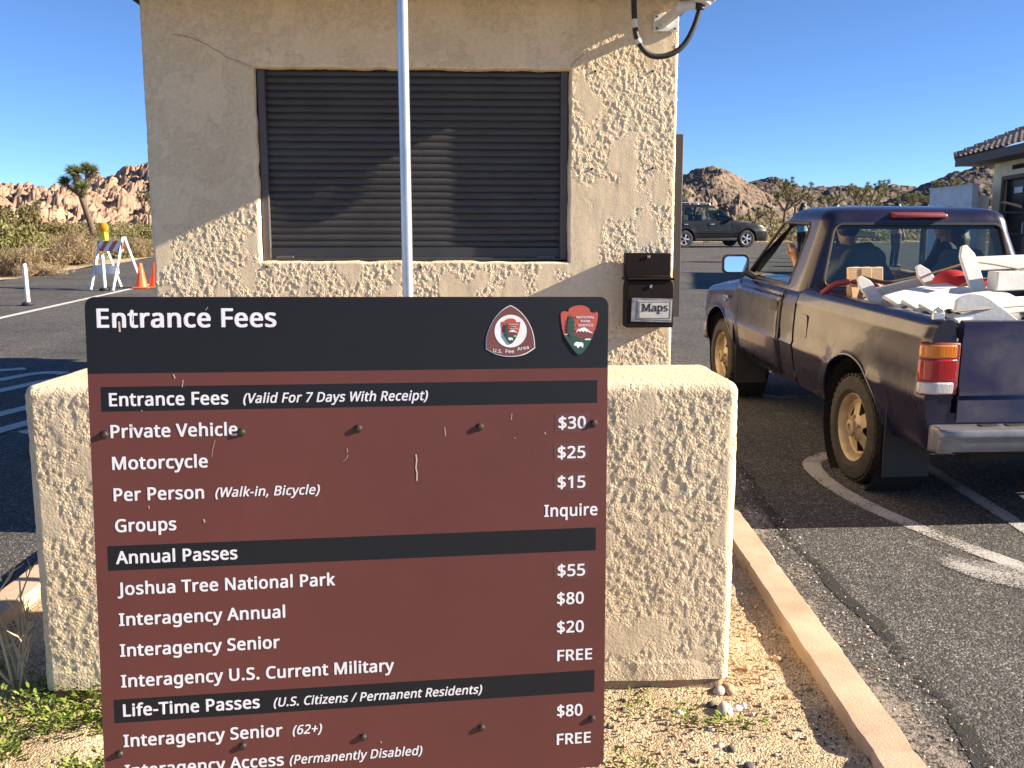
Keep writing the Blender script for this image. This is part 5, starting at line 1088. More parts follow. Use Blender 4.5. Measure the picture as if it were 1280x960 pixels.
def person(label, loc, rotz, top, bottom, hair='black', long_hair=False, pose=STAND, cat='person', group=None, height=1.0, **over):
    J = {k: Vector(v) for k, v in dict(pose, **over).items()}
    t = thing('person', label, cat, loc, (0, 0, rotz), group); t.scale = (height,) * 3
    hd = J['head']; b = MB()
    b.ball(hd, (.072, .092, .112), 12); b.ball(hd + Vector((0, .03, -.07)), (.05, .055, .05), 8); b.ball(hd + Vector((0, .098, -.015)), (.013, .018, .022), 6)
    for s in (-1, 1): b.ball(hd + Vector((s * .073, -.005, -.01)), (.012, .02, .032), 6)
    b.ball(hd + Vector((0, .088, -.058)), (.024, .010, .009), 6)
    b.tube([J['neck'] - Vector((0, 0, .05)), J['neck'] + (hd - J['neck']) * .6], [.06, .052], 12)
    b.tube([J['pelvis'], J['chest'], J['neck'] - Vector((0, 0, .04))], [.125, .135, .07], 14)
    b.tube([J['shl'], J['neck'] - Vector((0, 0, .06)), J['shr']], [.055, .07, .055], 10)
    for s in 'lr':
        b.tube([J['sh' + s], (J['sh' + s] + J['el' + s]) / 2, J['el' + s], J['wr' + s]], [.054, .047, .040, .027], 12); hand(b, J['wr' + s], J['hd' + s])
        b.tube([J['hip' + s], J['kn' + s], (J['kn' + s] * .6 + J['an' + s] * .4), J['an' + s]], [.085, .056, .055, .036], 12)
        b.tube([J['an' + s], J['an' + s] + Vector((0, .13, -.045))], [.04, .03], 8)
    put('body', remeshed(b, .0105), SKIN, t)
    c = MB(); c.tube([J['pelvis'] - Vector((0, 0, .06)), J['pelvis'], J['chest'], J['neck'] - Vector((0, 0, .05))], [.150, .148, .155, .085], 16)
    c.tube([J['shl'], J['neck'] - Vector((0, 0, .065)), J['shr']], [.068, .085, .068], 10)
    for s in 'lr': c.tube([J['sh' + s], (J['sh' + s] + J['el' + s]) / 2, J['el' + s]], [.068, .063, .054], 12)
    if over.get('sleeves', pose.get('sleeves', 0)) or long_hair is None: pass
    put('shirt', remeshed(c, .014, 3), cloth('shirt_cloth', top), t)
    c = MB(); c.ball(J['pelvis'], (.148, .125, .12), 10)
    for s in 'lr': c.tube([J['hip' + s], J['kn' + s], J['an' + s]], [.102, .074, .060], 12)
    put('trousers', remeshed(c, .014, 3), cloth('trouser_cloth', bottom), t)
    for s in 'lr':
        c = MB(); a = J['an' + s]; c.tube([a + Vector((0, -.05, -.035)), a + Vector((0, .03, -.03)), a + Vector((0, .17, -.05))], [.045, .048, .034], 10); put('shoe', remeshed(c, .012, 2), M['black_trim'], t)
    h = MB(); h.ball(hd + Vector((0, -.022, .028)), (.088, .098, .108), 12)
    if long_hair: h.tube([hd + Vector((0, -.06, .0)), hd + Vector((0, -.085, -.13)), hd + Vector((0, -.10, -.30))], [.085, .09, .05], 12)
    hm = remeshed(h, .012, 2)
    bm = bmesh.new(); bm.from_mesh(hm)                       # leave the face free
    bmesh.ops.delete(bm, geom=[f for f in bm.faces if (f.calc_center_median() - hd).y > .045 and (f.calc_center_median() - hd).z < .055], context='FACES'); bm.to_mesh(hm); bm.free()
    put('hair', hm, HAIRS[hair], t)
    for s in (-1, 1):
        e_ = MB(); e_.ball(hd + Vector((s * .030, .083, .004)), (.013, .010, .007), 6); e_.build('eye', M['black_trim'], t)
    return t
HX = truck.rotation_euler.z
person('driver in grey at the truck wheel, one hand raised by the side window', tk(-.31, 1.60, .775), HX, (.16, .17, .19), (.03, .03, .04), 'black', pose=SEAT,
       ell=(-.29, .10, .40), wrl=(-.27, .30, .50), hdl=(-.1, .3, 1), head=(0, -.05, .74), neck=(0, -.10, .60))
person('passenger in a dark top sitting on the right side of the truck cab', tk(.40, 1.62, .775), HX + R(52), (.03, .03, .035), (.03, .03, .04), 'brown', True, pose=SEAT, knl=(.10, .42, .14), knr=(.3, .3, .14), anl=(.12, .5, -.22), anr=(.32, .38, -.22))
person('dark haired pedestrian in a light blue top seen past the truck door', (8.50, 28.0, gz(28.0)), R(-70), (.16, .32, .48), (.02, .02, .025), 'black', True)
person('pedestrian hidden but for the dark hair above the truck roof', (10.15, 30.0, gz(30.0)), R(160), (.05, .05, .06), (.02, .02, .03), 'black', height=.99)
person('short haired pedestrian in tan walking toward the restroom, seen over the truck roof', (10.45, 26.0, gz(26.0)), R(-80), (.40, .25, .18), (.05, .05, .08), 'black')
person('person in dark navy reaching an arm toward the restroom door', (10.72, 19.75, gz(19.75) + .42), R(60), (.012, .015, .03), (.012, .013, .02), 'black', ell=(-.30, .20, 1.22), wrl=(-.22, .46, 1.30), hdl=(.1, .9, .25))

# ---------------------------------------------------------------- load in the truck bed
M['white_wood'] = mat('white_painted_wood', (.62, .61, .585), .6, var=.07, vscale=14, bump=.0012, bscale=40, stretch=(1, 1, 5))
M['raw_wood'] = mat('raw_pine', (.56, .38, .20), .75, vscale=5, col2=(.68, .50, .30), stretch=(1, 22, 22), bump=.001, bscale=50)
M['rope'] = mat('hemp_rope', (.34, .27, .17), .9, var=.3, vscale=90, bump=.002, bscale=160)
M['red_plastic'] = mat('red_plastic', (.40, .012, .016), .6, vscale=6, var=.15, bump=.001, bscale=12)
M['black_cord'] = mat('black_cord', (.015, .015, .016), .7)
def tkpix(u, v, y):                                          # point of the bed seen at (u, v), y metres along the truck
    d = (T_M.inverted().to_3x3() @ pixray(u, v)); o = T_M.inverted() @ Vector((0, 0, CAM_H)); return o + d * ((y - o.y) / d.y)
def loaded(name, label, cat, mb, m, group=None, bevel=.006, origin=None):
    me = mb.mesh(name, 40); me.transform(T_M); c = Vector(origin) if origin is not None else sum((Vector(v.co) for v in me.vertices), Vector()) / len(me.vertices)
    me.transform(Matrix.Translation(-c)); o = put(name, me, m, None, c)
    if bevel: b = o.modifiers.new('bevel', 'BEVEL'); b.width = bevel; b.segments = 2; b.limit_method = 'ANGLE'
    return tag(o, label, cat, group)
def board(a, b, w_, th, up=(0, 0, 1)):
    mb = MB(); mb.bar(a, b, w_, th, up); return mb
def picket(a, b, w_, th, facing):
    """pointed fence picket from its foot a to its tip b"""
    a, b = Vector(a), Vector(b); d = (b - a); L = d.length; d.normalize(); f_ = Vector(facing); s = d.cross(f_).normalized(); f_ = s.cross(d)
    poly = [(-w_ / 2, 0), (w_ / 2, 0), (w_ / 2, L - w_ * .7), (w_ * .18, L), (-w_ * .18, L), (-w_ / 2, L - w_ * .7)]
    Mx = Matrix((s, f_, d)).transposed().to_4x4(); Mx.translation = a
    mb = MB(); mb.prism(poly, th, Mx); return mb
P_ = tkpix
pk = 'white fence pickets piled in the truck bed'
loaded('fence_picket', 'white pointed picket leaning beside the raw wood block', 'fence picket', picket(P_(1099, 381, .30), P_(1073, 347, .42), .085, .022, (0, -1, .25)), M['white_wood'], pk)
loaded('fence_picket', 'white pointed picket leaning just left of the red bag', 'fence picket', picket(P_(1177, 375, .18), P_(1146, 333, .32), .085, .022, (0, -1, .25)), M['white_wood'], pk)
loaded('fence_picket', 'tallest white picket standing in front of the red bag', 'fence picket', picket(P_(1224, 372, -.18), P_(1203, 308, -.05), .09, .024, (0, -1, .2)), M['white_wood'], pk)
loaded('fence_rail', 'white rail sloping between the two lower pickets', 'fence rail', board(P_(1086, 371, .36), P_(1168, 352, .28), .03, .095), M['white_wood'])
loaded('fence_rail', 'white rail running right from the tallest picket', 'fence rail', board(P_(1212, 330, -.06), P_(1330, 325, .04), .03, .085), M['white_wood'])
loaded('fence_rail', 'thick white rail end pointing at the red bag', 'fence rail', board(P_(1240, 351, -.22), P_(1340, 350, -.16), .09, .11), M['white_wood'])
for lab, a_, b_ in (('flat white fence board farthest from the tailgate, below the red bag', (1114, 380, -.18), (1212, 362, .02)), ('second flat white fence board from the tailgate side of the red bag', (1138, 386, -.34), (1240, 366, -.12)),
                    ('third flat white fence board, under the thin cord', (1160, 391, -.50), (1266, 373, -.26)), ('flat white fence board nearest the tailgate', (1182, 397, -.66), (1300, 381, -.42))):
    a_, b_ = P_(*a_), P_(*b_); mb = MB(); rr_ = []; d_ = (b_ - a_); u_ = Vector((0, -.42, 1)).normalized(); s_ = d_.normalized().cross(u_)
    for k in range(9):
        c_ = a_.lerp(b_, k / 8) + u_ * .018 * math.sin(k / 8 * math.pi)
        rr_.append([c_ + s_ * .078 * sg + u_ * h_ for sg, h_ in ((-1, 0), (1, 0), (1, .02), (-1, .02))])
    mb.loft(rr_); loaded('fence_board', lab, 'fence board', mb, M['white_wood'], 'flat white boards on the truck load')
# arched white gate top lying on the load
mb = MB(); px = curve([(1196, 374), (1210, 367), (1230, 369), (1247, 380), (1262, 391), (1275, 402)], 4); lo_ = [(1270, 408), (1230, 408), (1192, 404)]
fr_ = [P_(u, v, -.70) for u, v in px + lo_]; n_ = len(fr_); bk_ = [q + Vector((.02, .06, -.012)) for q in fr_]
mb.add(fr_ + bk_, [tuple(range(n_)), tuple(range(2 * n_ - 1, n_ - 1, -1))] + [(i, (i + 1) % n_, (i + 1) % n_ + n_, i + n_) for i in range(n_)])
loaded('gate_panel', 'white arched gate panel lying at the tailgate end of the load', 'gate panel', mb, M['white_wood'], None, .004)
mb = MB(); mb.box((.52, -.36, 1.13), (.34, .16, .085), (0, R(6), R(18))); loaded('white_block', 'short white timber block beside the arched gate panel', 'timber block', mb, M['white_wood'])
# raw wood bundle, cardboard
mb = MB()
wb = thing('wood_bundle', 'bundle of raw pine boards standing on end behind the cab', 'wood bundle', tk(0, 0, 0), (truck.rotation_euler.x, 0, HX)); wb.scale = truck.scale
for k in range(3):
    a, b_ = P_(1067 + k * 14, 334, .62), P_(1067 + k * 14, 365, .62)
    q = MB(); q.bar(a, b_, .072, .05 + .008 * (k % 2), (0, 1, 0)); q.build('board', M['raw_wood'], wb, .004)
mb = MB(); mb.box((-.62, .46, 1.06), (.22, .05, .20), (R(-20), R(4), R(15))); loaded('cardboard_piece', 'brown cardboard flap below the wood bundle', 'cardboard', mb, mat('cardboard', (.30, .20, .11), .85))
# red bag
mb = MB(); c0 = P_(1190, 356, .12); mb.ball(c0 + Vector((0, 0, -.01)), (.118, .13, .105), 12); c1 = P_(1228, 362, .02); mb.ball(c1 + Vector((0, 0, -.015)), (.09, .11, .075), 12)
me = remeshed(mb, .012, 6); me.transform(T_M); tag(put('red_bag', me, M['red_plastic']), 'shiny red rounded bag wedged among the white pickets', 'bag')
# dark heap under the load
mb = MB(); rg = random.Random(5)
for k in range(16): mb.ball((rg.uniform(-.58, .58), rg.uniform(-.5, .75), .90 + rg.uniform(-.03, .06)), (rg.uniform(.1, .24), rg.uniform(.1, .2), rg.uniform(.08, .17)), 8)
me = remeshed(mb, .03, 2); me.transform(T_M); tag(put('black_tarp', me, mat('black_tarp', (.02, .02, .022), .6, var=.5, vscale=8, bump=.01, bscale=14)), 'crumpled black tarp under the white fence pieces', 'tarp')
mb = MB(); mb.tube(curve([(-.82, .66, 1.10), (-.74, .64, 1.17), (-.62, .60, 1.19), (-.5, .58, 1.17), (-.44, .58, 1.06)], 6), .02, 10); loaded('red_hose', 'faded red hose arching over the left rail behind the cab', 'hose', mb, mat('red_hose', (.22, .03, .035), .5), None, 0)
mb = MB(); mb.tube(curve([P_(1076, 346, .5), P_(1098, 352, .45), P_(1120, 354, .4)], 6), .013, 8); loaded('tree_branch', 'short dark branch poking out beside the wood bundle', 'branch', mb, mat('bark_dark', (.05, .035, .025), .9), None, 0)
def rope(lab, pts, m, r=.007):
    mb = MB(); mb.tube(curve(pts, 6), r, 8); loaded('rope', lab, 'rope', mb, m, None, 0)
rope('tan rope stretched from the wood bundle to the tallest picket', [P_(1108, 353, .55), P_(1150, 345, .35), P_(1180, 337, .15), P_(1206, 329, -.09)], M['rope'])
rope('thin tan rope tied over the rail right of the tallest picket', [P_(1213, 327, -.1), P_(1245, 331, -.1), P_(1290, 340, -.1)], M['rope'], .005)
rope('pale rope looped round the red bag', [P_(1195, 361, -.05), P_(1212, 352, -.12), P_(1232, 348, -.12), P_(1260, 349, -.16)], M['rope'], .005)
rope('thin cord lying across the flat white boards', [P_(1176, 391, -.74), P_(1200, 389, -.72), P_(1235, 386, -.70), P_(1285, 382, -.66)], M['rope'], .005)
mb = MB(); mb.ball(P_(1187, 389, -.73), (.022, .016, .014), 6); mb.tube([P_(1183, 388, -.73), P_(1200, 392, -.70)], .006, 6); loaded('cord_knot', 'small black knot on the cord over the flat boards', 'knot', mb, M['black_cord'], None, 0)
mb = MB(); mb.tube([P_(1163, 374, .10), P_(1163, 366, .10)], .045, 14); loaded('glass_jar', 'clear plastic bottle lying between the pickets', 'bottle', mb, M['clear'], None, .004)
# ---------------------------------------------------------------- parked car across the lot
def ground_mat(x, y, hx, hy):
    n_ = Vector((0, -.04, 1)).normalized(); f_ = Vector((hx, hy, 0)); f_ = (f_ - n_ * f_.dot(n_)).normalized(); r_ = f_.cross(n_)
    m_ = Matrix((r_, f_, n_)).transposed().to_4x4(); m_.translation = (x, y, gz(y)); return m_
GM = ground_mat(6.70, 38.78, math.cos(R(11)), math.sin(R(11)))
suv = thing('parked_suv', 'dark grey estate car with silver roof rails parked across the lot', 'car', GM.translation, GM.to_euler())
suv.scale = (1, 1, 1.04)
M['slate'] = carpaint('slate_paint', (.0095, .0105, .014), .3, .15, dusty=.02); M['slate'].node_tree.nodes['Principled BSDF'].inputs['Specular IOR Level'].default_value = .25; M['alloy'] = mat('silver_alloy', (.55, .55, .57), .3, .6, var=.05)
SP = [(.26, .80), (.34, .85), (.46, .875), (.60, .885), (.66, .888), (.70, .878), (.85, .87), (.95, .855), (1.0, .83)]
def suv_top(y): return interp([(-1.0, .98), (-.6, 1.0), (1.9, 1.0), (2.3, .99), (2.9, .93), (3.3, .86), (3.48, .76), (3.56, .62)], y)
rings = []
for y in ys_between(-1.0, 3.56, 56):
    zt = suv_top(y); ns = .16 * max(0, (y - 3.0) / .56) ** 2 + .08 * max(0, (-.7 - y) / .3) ** 2
    pts = []
    for z, x in SP:
        zz = z if z <= .6 else .6 + (z - .6) * (max(zt, .63) - .6) / .4
        fl_ = 0
        for a in (0, 2.62):
            d = math.hypot(y - a, zz - .34); fl_ += .028 * max(0, 1 - abs(d - .43) / .09)
        pts.append((x - ns + fl_, zz))
    rings.append([(-x, y, z) for x, z in pts] + [(-.6, y, zt + .02), (0, y, zt + .035), (.6, y, zt + .02)] + [(x, y, z) for x, z in pts[::-1]])
mb = MB(); mb.loft(rings); me = mb.mesh('body', 30); cs = []
for a in (0, 2.62):
    for s in (-1, 1):
        q = MB(); q.lathe([(.40, -.3), (.40, .3)], Matrix.Translation((s * .9, a, .345)) @ Matrix.Rotation(R(90), 4, 'Y'), 48); cs.append(q.mesh('c'))
sb = put('body', boolean(me, cs), M['slate'], suv)
st2 = [(.98, .80, -.95, 2.32, .14, .2), (1.02, .79, -.94, 2.25, .14, .2), (1.3, .715, -.84, 1.78, .14, .2), (1.54, .645, -.74, 1.36, .14, .2), (1.60, .61, -.68, 1.22, .14, .2), (1.635, .54, -.58, 1.08, .14, .2), (1.65, .36, -.3, .9, .14, .2)]
mb = MB(); mb.loft(greenhouse_shell(st2, 0)); mb.f = [f for f in mb.f if len(f) == 4] + [tuple((len(st2) - 1) * 44 + k for k in range(44))]; mb.m = [0] * len(mb.f)
gm2 = solidify(mb.mesh('w', 40), .04); WIN = [[(1.0, 1.03), (2.0, 1.03), (1.97, 1.08), (1.47, 1.49), (1.35, 1.53), (1.02, 1.535)], [(-.02, 1.04), (.93, 1.03), (.95, 1.535), (.06, 1.54)], [(-.72, 1.12), (-.10, 1.05), (-.02, 1.53), (-.55, 1.51)]]
cs = []
for wv in WIN:
    q = MB(); q.prism([(-y, z) for y, z in rpoly(wv, .04)], 2.4, Matrix.Translation((-1.2, 0, 0)) @ Matrix.Rotation(R(-90), 4, 'Z')); cs.append(q.mesh('c'))
q = MB(); q.prism(rpoly([(-.66, 1.06), (.66, 1.06), (.52, 1.53), (-.52, 1.53)], .05), -.9, Matrix.Translation((0, 2.6, 0))); cs.append(q.mesh('c'))
q = MB(); q.prism(rpoly([(-.60, 1.1), (.60, 1.1), (.5, 1.5), (-.5, 1.5)], .05), .5, Matrix.Translation((0, -1.15, 0))); cs.append(q.mesh('c'))
srf = put('roof', boolean(gm2, cs, ang=40), M['slate'], suv)
def sx2(z): return float(np.interp(z, [a[0] for a in st2], [a[1] for a in st2]))
for s in (-1, 1):
    for wv in WIN: pane('side_window', [(s * (sx2(z) - .02), y, z) for y, z in rpoly(wv, .04)], M['tinted'], suv)
    q = MB(); q.tube(curve([(s * .60, -.62, 1.655), (s * .60, -.5, 1.70), (s * .60, .3, 1.715), (s * .60, 1.0, 1.69), (s * .60, 1.12, 1.63)], 5), .018, 8); q.build('roof_rail', M['alloy'], suv)
    q = MB(); q.box((s * .90, 1.92, 1.10), (.16, .1, .13)); q.build('side_mirror', M['slate'], suv, .03, 3)
    for y in (1.12, .02):
        q = MB(); q.box((s * .885, y, .90), (.02, .16, .03)); q.build('door_handle', M['alloy'], suv, .006)
    q = MB()
    for y in (-.05, .98, 2.02): q.tube([(s * .878, y, z) for z in (.40, .60, .80, .97)], .006, 5)
    q.tube([(s * .893, .45, .585), (s * .893, 2.1, .585)], .008, 5); q.build('shut_line', M['dark_void'], sb)
    q = MB(); q.box((s * .62, 3.43, .70), (.28, .16, .14), (0, 0, R(-18 * s))); q.build('headlight', M['l_white'], suv, .03, 3)
    q = MB(); q.box((s * .74, -.99, .90), (.12, .06, .30)); q.build('tail_light', M['l_red'], suv, .015)
    q = MB(); q.box((s * .87, 1.3, .33), (.06, 1.75, .09)); q.build('sill_trim', M['black_trim'], suv, .01)
    for a in (0, 2.62): wheel(suv, s * .78, a, .34, .215, s, M['alloy'], 'alloy')
pane('windshield', [(x, 2.32 - (z - .98) * 1.69 - .02, z) for x, z in rpoly([(-.66, 1.06), (.66, 1.06), (.52, 1.53), (-.52, 1.53)], .05)], M['clear'], suv)
pane('rear_window', [(x, -.95 + (z - .98) * .37 + .02, z) for x, z in rpoly([(-.60, 1.1), (.60, 1.1), (.5, 1.5), (-.5, 1.5)], .05)], M['tinted'], suv)
q = MB(); q.box((0, 1.3, .36), (1.3, 4.0, .16)); q.build('underbody', M['dark_void'], suv)
for x in (-.34, .34):
    q = MB(); q.box((x, .75, .95), (.48, .16, .62), (R(8), 0, 0)); q.build('seat', M['seat'], suv, .05, 3)
q = MB(); q.box((0, 1.95, .94), (1.4, .4, .12)); q.build('dashboard', M['dash'], suv, .04)
q = MB(); q.box((0, 3.52, .46), (1.45, .10, .2)); q.build('bumper', M['slate'], suv, .04, 3)
q = MB(); q.box((.5, 3.56, .47), (.12, .03, .09)); q.build('fog_light', M['l_white'], suv, .01)

# ---------------------------------------------------------------- things on the left road
M['white_plastic'] = mat('white_plastic', (.70, .70, .71), .45, vscale=9, var=.1)
M['orange'] = mat('orange_plastic', (.72, .115, .025), .5, vscale=5, var=.12); M['amber'] = mat('amber_lens', (.85, .30, .01), .2, vscale=4); M['yellow'] = mat('yellow_plastic', (.78, .60, .02), .45)
def delineator(x, y, lab):
    t = thing('delineator_post', lab, 'delineator post', (x, y, gz(y) + .009), (R(2.3), 0, R(random.Random(int(x * 100)).uniform(-3, 3))), 'white delineator posts beside the road line')
    q = MB(); q.lathe([(.10, 0), (.105, .02), (.09, .045), (.05, .055)], None, 24); q.build('base', M['black_trim'], t)
    q = MB(); q.lathe([(.038, .05), (.036, .40), (.034, .69), (.028, .70)], None, 16); po = q.build('post', M['white_plastic'], t)
    for z in (.44, .56):
        q = MB(); q.lathe([(.0365, z), (.0362, z + .075)], None, 16, caps=False); q.build('reflective_band', M['e_white'], po)
delineator(-8.24, 16.1, 'white delineator post standing alone nearest the camera on the left road')
delineator(-8.12, 18.9, 'white delineator post in front of the striped barricade')
def stripes():
    m, nt, b = newmat('barricade_stripes'); b.inputs['Roughness'].default_value = .4
    tc = nt.nodes.new("ShaderNodeTexCoord"); sp = nt.nodes.new("ShaderNodeSeparateXYZ"); nt.links.new(tc.outputs['Object'], sp.inputs[0])
    ad = N(nt, "ShaderNodeMath", operation='SUBTRACT'); nt.links.new(sp.outputs[0], ad.inputs[0]); nt.links.new(sp.outputs[2], ad.inputs[1])
    ml = N(nt, "ShaderNodeMath", operation='MULTIPLY'); nt.links.new(ad.outputs[0], ml.inputs[0]); ml.inputs[1].default_value = 3.6
    fr = N(nt, "ShaderNodeMath", operation='FRACT'); nt.links.new(ml.outputs[0], fr.inputs[0])
    gt = N(nt, "ShaderNodeMath", operation='GREATER_THAN'); nt.links.new(fr.outputs[0], gt.inputs[0]); gt.inputs[1].default_value = .5
    r = ramp(nt, gt.outputs[0], [(0, (.36, .05, .035)), (1, (.62, .63, .68))]); nt.links.new(r.outputs[0], b.inputs['Base Color']); return m
bar = thing('barricade', 'white A-frame barricade with a red striped board and an amber flasher', 'barricade', (-8.06, 19.35, gz(19.35) + .004), (R(2.3), 0, R(-30)))
q = MB(); q.box((0, -.07, .86), (.76, .025, .215)); q.build('striped_board', stripes(), bar, .004)
q = MB(); q.box((0, -.215, .40), (.76, .02, .17)); q.build('lower_board', M['white_plastic'], bar, .004)
for x in (-.34, .34):
    for s in (-1, 1):
        q = MB(); q.bar((x, s * .36, 0), (x, s * .02, 1.04), .045, .03, (1, 0, 0)); q.build('leg', M['white_plastic'], bar, .003)
q = MB(); q.box((-.20, -.04, 1.055), (.165, .09, .17)); fl_ = q.build('flasher_box', M['yellow'], bar, .012, 3)
q = MB(); q.lathe([(.02, -.05), (.085, -.035), (.10, -.02), (.10, .02), (.085, .035), (.02, .05)], Matrix.Translation((-.20, -.04, 1.23)) @ Matrix.Rotation(R(26), 4, 'Z') @ Matrix.Rotation(R(90), 4, 'X'), 24); q.build('flasher_lens', M['amber'], fl_)
def cone(x, y, lab, rz):
    t = thing('traffic_cone', lab, 'traffic cone', (x, y, gz(y) + .004), (R(2.3), 0, rz), 'orange traffic cones by the booth')
    q = MB(); q.box((0, 0, .015), (.33, .33, .03)); q.build('base', M['orange'], t, .012)
    q = MB(); q.lathe([(.128, .03), (.12, .05), (.075, .28), (.036, .50), (.03, .51), (.022, .505)], None, 28); q.build('body', M['orange'], t)
cone(-7.60, 19.45, 'orange traffic cone standing in the open left of the booth', .2); cone(-7.38, 19.62, 'orange traffic cone half hidden by the booth corner', .5)

M['fascia2'] = mat('building_fascia', (.12, .09, .072), .7, vscale=9)
# ---------------------------------------------------------------- restroom building, its walls and railing
M['plaster'] = mat('cream_plaster', (.82, .68, .45), .9, vscale=3, bump=.006, bscale=60); M['grey_plaster'] = mat('grey_plaster', (.68, .65, .62), .9, vscale=3, bump=.004, bscale=60)
M['tile'] = mat('roof_tile', (.26, .19, .15), .85, vscale=2.6, col2=(.46, .36, .29), bump=.003, bscale=40)
M['door_dark'] = mat('door_brown', (.020, .015, .013), .45, vscale=4)
bd = thing('restroom_building', 'cream plastered building with a brown tiled roof and dark door', 'building', (10.72, 23.3, gz(23.3) + .0), (0, 0, R(-5.3)))
# local: x from the eave inwards, y away from the camera
BZ = -.35
q = MB(); q.box((.72, -3.0 + 2.3, (BZ + 2.52) / 2 + .05), (.22, .86, 2.52 - BZ)) if False else None
yd0, yd1, zt_ = -2.62, -1.22, 2.26                             # door opening
q.box((.71, (yd1 - .72) / 2, 1.1), (.22, -.72 - yd1, 3.0)); q.box((.71, (yd0 - 4.1) / 2, 1.1), (.22, yd0 + 4.1, 3.0)); q.box((.71, (yd0 + yd1) / 2, (zt_ + 2.6) / 2), (.22, yd1 - yd0, 2.6 - zt_))
q.box((3.1, -.83, 1.1), (4.56, .22, 3.0)); q.box((5.3, -2.42, 1.1), (.22, 2.94, 3.0)); q.box((3.1, -4.0, 1.1), (4.56, .22, 3.0))
q.build('wall', M['plaster'], bd, .01)
q = MB(); q.box((.74, (yd0 + yd1) / 2, (zt_ - .4) / 2), (.05, yd1 - yd0, zt_ + .4)); dr = q.build('door', M['door_dark'], bd)
q = MB()
for y in (yd0 + .04, yd1 - .04): q.box((.61, y, (zt_ - .4) / 2), (.06, .09, zt_ + .4))
q.box((.61, (yd0 + yd1) / 2, zt_ - .04), (.06, yd1 - yd0 - .19, .09)); q.build('frame', M['fascia2'], dr, .006)
q = MB(); q.box((.705, (yd0 + yd1) / 2 + .05, zt_ - .33), (.015, .42, .13)); q.build('door_plate', M['e_white'], dr, .003)
q = MB(); q.tube([(.69, yd0 + .3, .95), (.66, yd0 + .3, .97), (.66, yd0 + .3, 1.2), (.69, yd0 + .3, 1.22)], .013, 8); q.build('handle', M['chrome'], dr)
q = MB(); q.box((.595, -2.05, 2.43), (.02, .62, .10)); q.build('vent', M['dark_void'], bd, .004)
# gabled roof: barrel tiles in courses
sl = .40
def roof_side(x0, x1, z0, dirn):
    mb = MB(); V, F = [], []; nx, ny = 12, 150; L = abs(x1 - x0)
    for c in range(nx):
        for e in (0, 1):
            t = (c + e) / nx; x = x0 + (x1 - x0) * t; zz = z0 + sl * L * t + (.035 if e == 0 else .0)
            for j in range(ny + 1):
                y = .10 - 4.7 * j / ny; ph = j / ny * 4.7 / .30 * 2 * math.pi
                V.append((x - dirn * .03 * (e == 0), y, zz + .045 * max(-.25, math.cos(ph))))
    n_ = ny + 1
    for r_ in range(2 * nx - 1): F += [(r_ * n_ + j, r_ * n_ + j + 1, (r_ + 1) * n_ + j + 1, (r_ + 1) * n_ + j) for j in range(ny)]
    mb.add(V, F); return mb
rf = roof_side(0, 3.0, 2.78, 1).build('roof', M['tile'], bd, ang=50); roof_side(6.0, 3.0, 2.78, -1).build('roof', M['tile'], bd, ang=50)
q = MB(); q.box((.02, -2.25, 2.68), (.05, 4.7, .20)); q.build('fascia', M['fascia2'], rf, .008)
q = MB(); q.box((3.0, -2.25, 2.60), (5.9, 4.6, .03)); q.build('soffit', M['fascia2'], rf)
q = MB(); q.bar((.0, .08, 2.72), (3.0, .08, 2.72 + 3.0 * sl), .06, .22); q.bar((6.0, .08, 2.72), (3.0, .08, 2.72 + 3.0 * sl), .06, .22); q.build('barge_board', M['fascia2'], rf)
q = MB()
for k in range(13):
    t = k / 13; q.tube([(3.0 * t - .02, .09, 2.86 + 3.0 * sl * t), (3.0 * (t + 1 / 13.), .09, 2.835 + 3.0 * sl * (t + 1 / 13.))], [.085, .07], 12)
q.build('rake_tile', M['tile'], rf)
q = MB(); q.prism([(.6, 2.6), (5.4, 2.6), (3.0, 3.65)], .2, Matrix.Translation((0, -.94, 0))); q.build('gable', M['plaster'], bd)
scw = thing('screen_wall', 'plain grey plaster screen wall standing at the corner of the restroom', 'wall', (10.47, 21.9, gz(21.9)), (0, 0, R(2.0)))
q = MB(); q.box((.08, 1.02, .95), (.16, 2.05, 2.35)); q.build('panel', M['grey_plaster'], scw, .01); q = MB(); q.box((.08, 1.02, 2.135), (.20, 2.09, .03)); q.build('cap', M['grey_plaster'], scw, .006)
lw = thing('low_wall', 'lower grey wall between the screen wall and the building', 'wall', (11.0, 22.95, gz(22.95)), (0, 0, R(-5.3)))
q = MB(); q.box((0, 0, .85), (.70, .16, 2.0)); q.build('panel', M['grey_plaster'], lw, .01); q = MB(); q.box((0, 0, 1.87), (.72, .2, .04)); q.build('cap', M['grey_plaster'], lw, .006)
rail = thing('ramp_railing', 'dark steel railing of the ramp in front of the restroom door', 'railing', (10.48, 20.45, gz(20.45)), (0, 0, R(-3)))
for z in (1.52, 1.08, .70):
    q = MB(); q.tube([(0, 0, z), (0, -4.2, z - .16)], .024, 10); q.build('rail', M['black_trim'], rail)
for k in range(4):
    q = MB(); q.tube([(0, -1.4 * k, -.05 - .056 * k), (0, -1.4 * k, 1.54 - .053 * k)], .024, 10); q.build('post', M['black_trim'], rail)
q = MB(); q.box((0, 0, .0), (1.6, 6.4, .80)); tag(q.build('ramp', M['kerb'], None, .02, loc=(11.25 - .0, 19.9, gz(19.9)), rot=(0, 0, R(-5.3))), kind='structure')
bs = thing('brown_post', 'short dark brown wooden post at the far end of the screen wall', 'post', (10.55, 24.5, gz(24.5)))
q = MB(); q.box((0, 0, .85), (.12, .12, 1.7)); q.build('shaft', M['door_dark'], bs, .01); q = MB(); q.box((0, 0, 1.72), (.15, .15, .05)); q.build('cap', M['door_dark'], bs, .008)
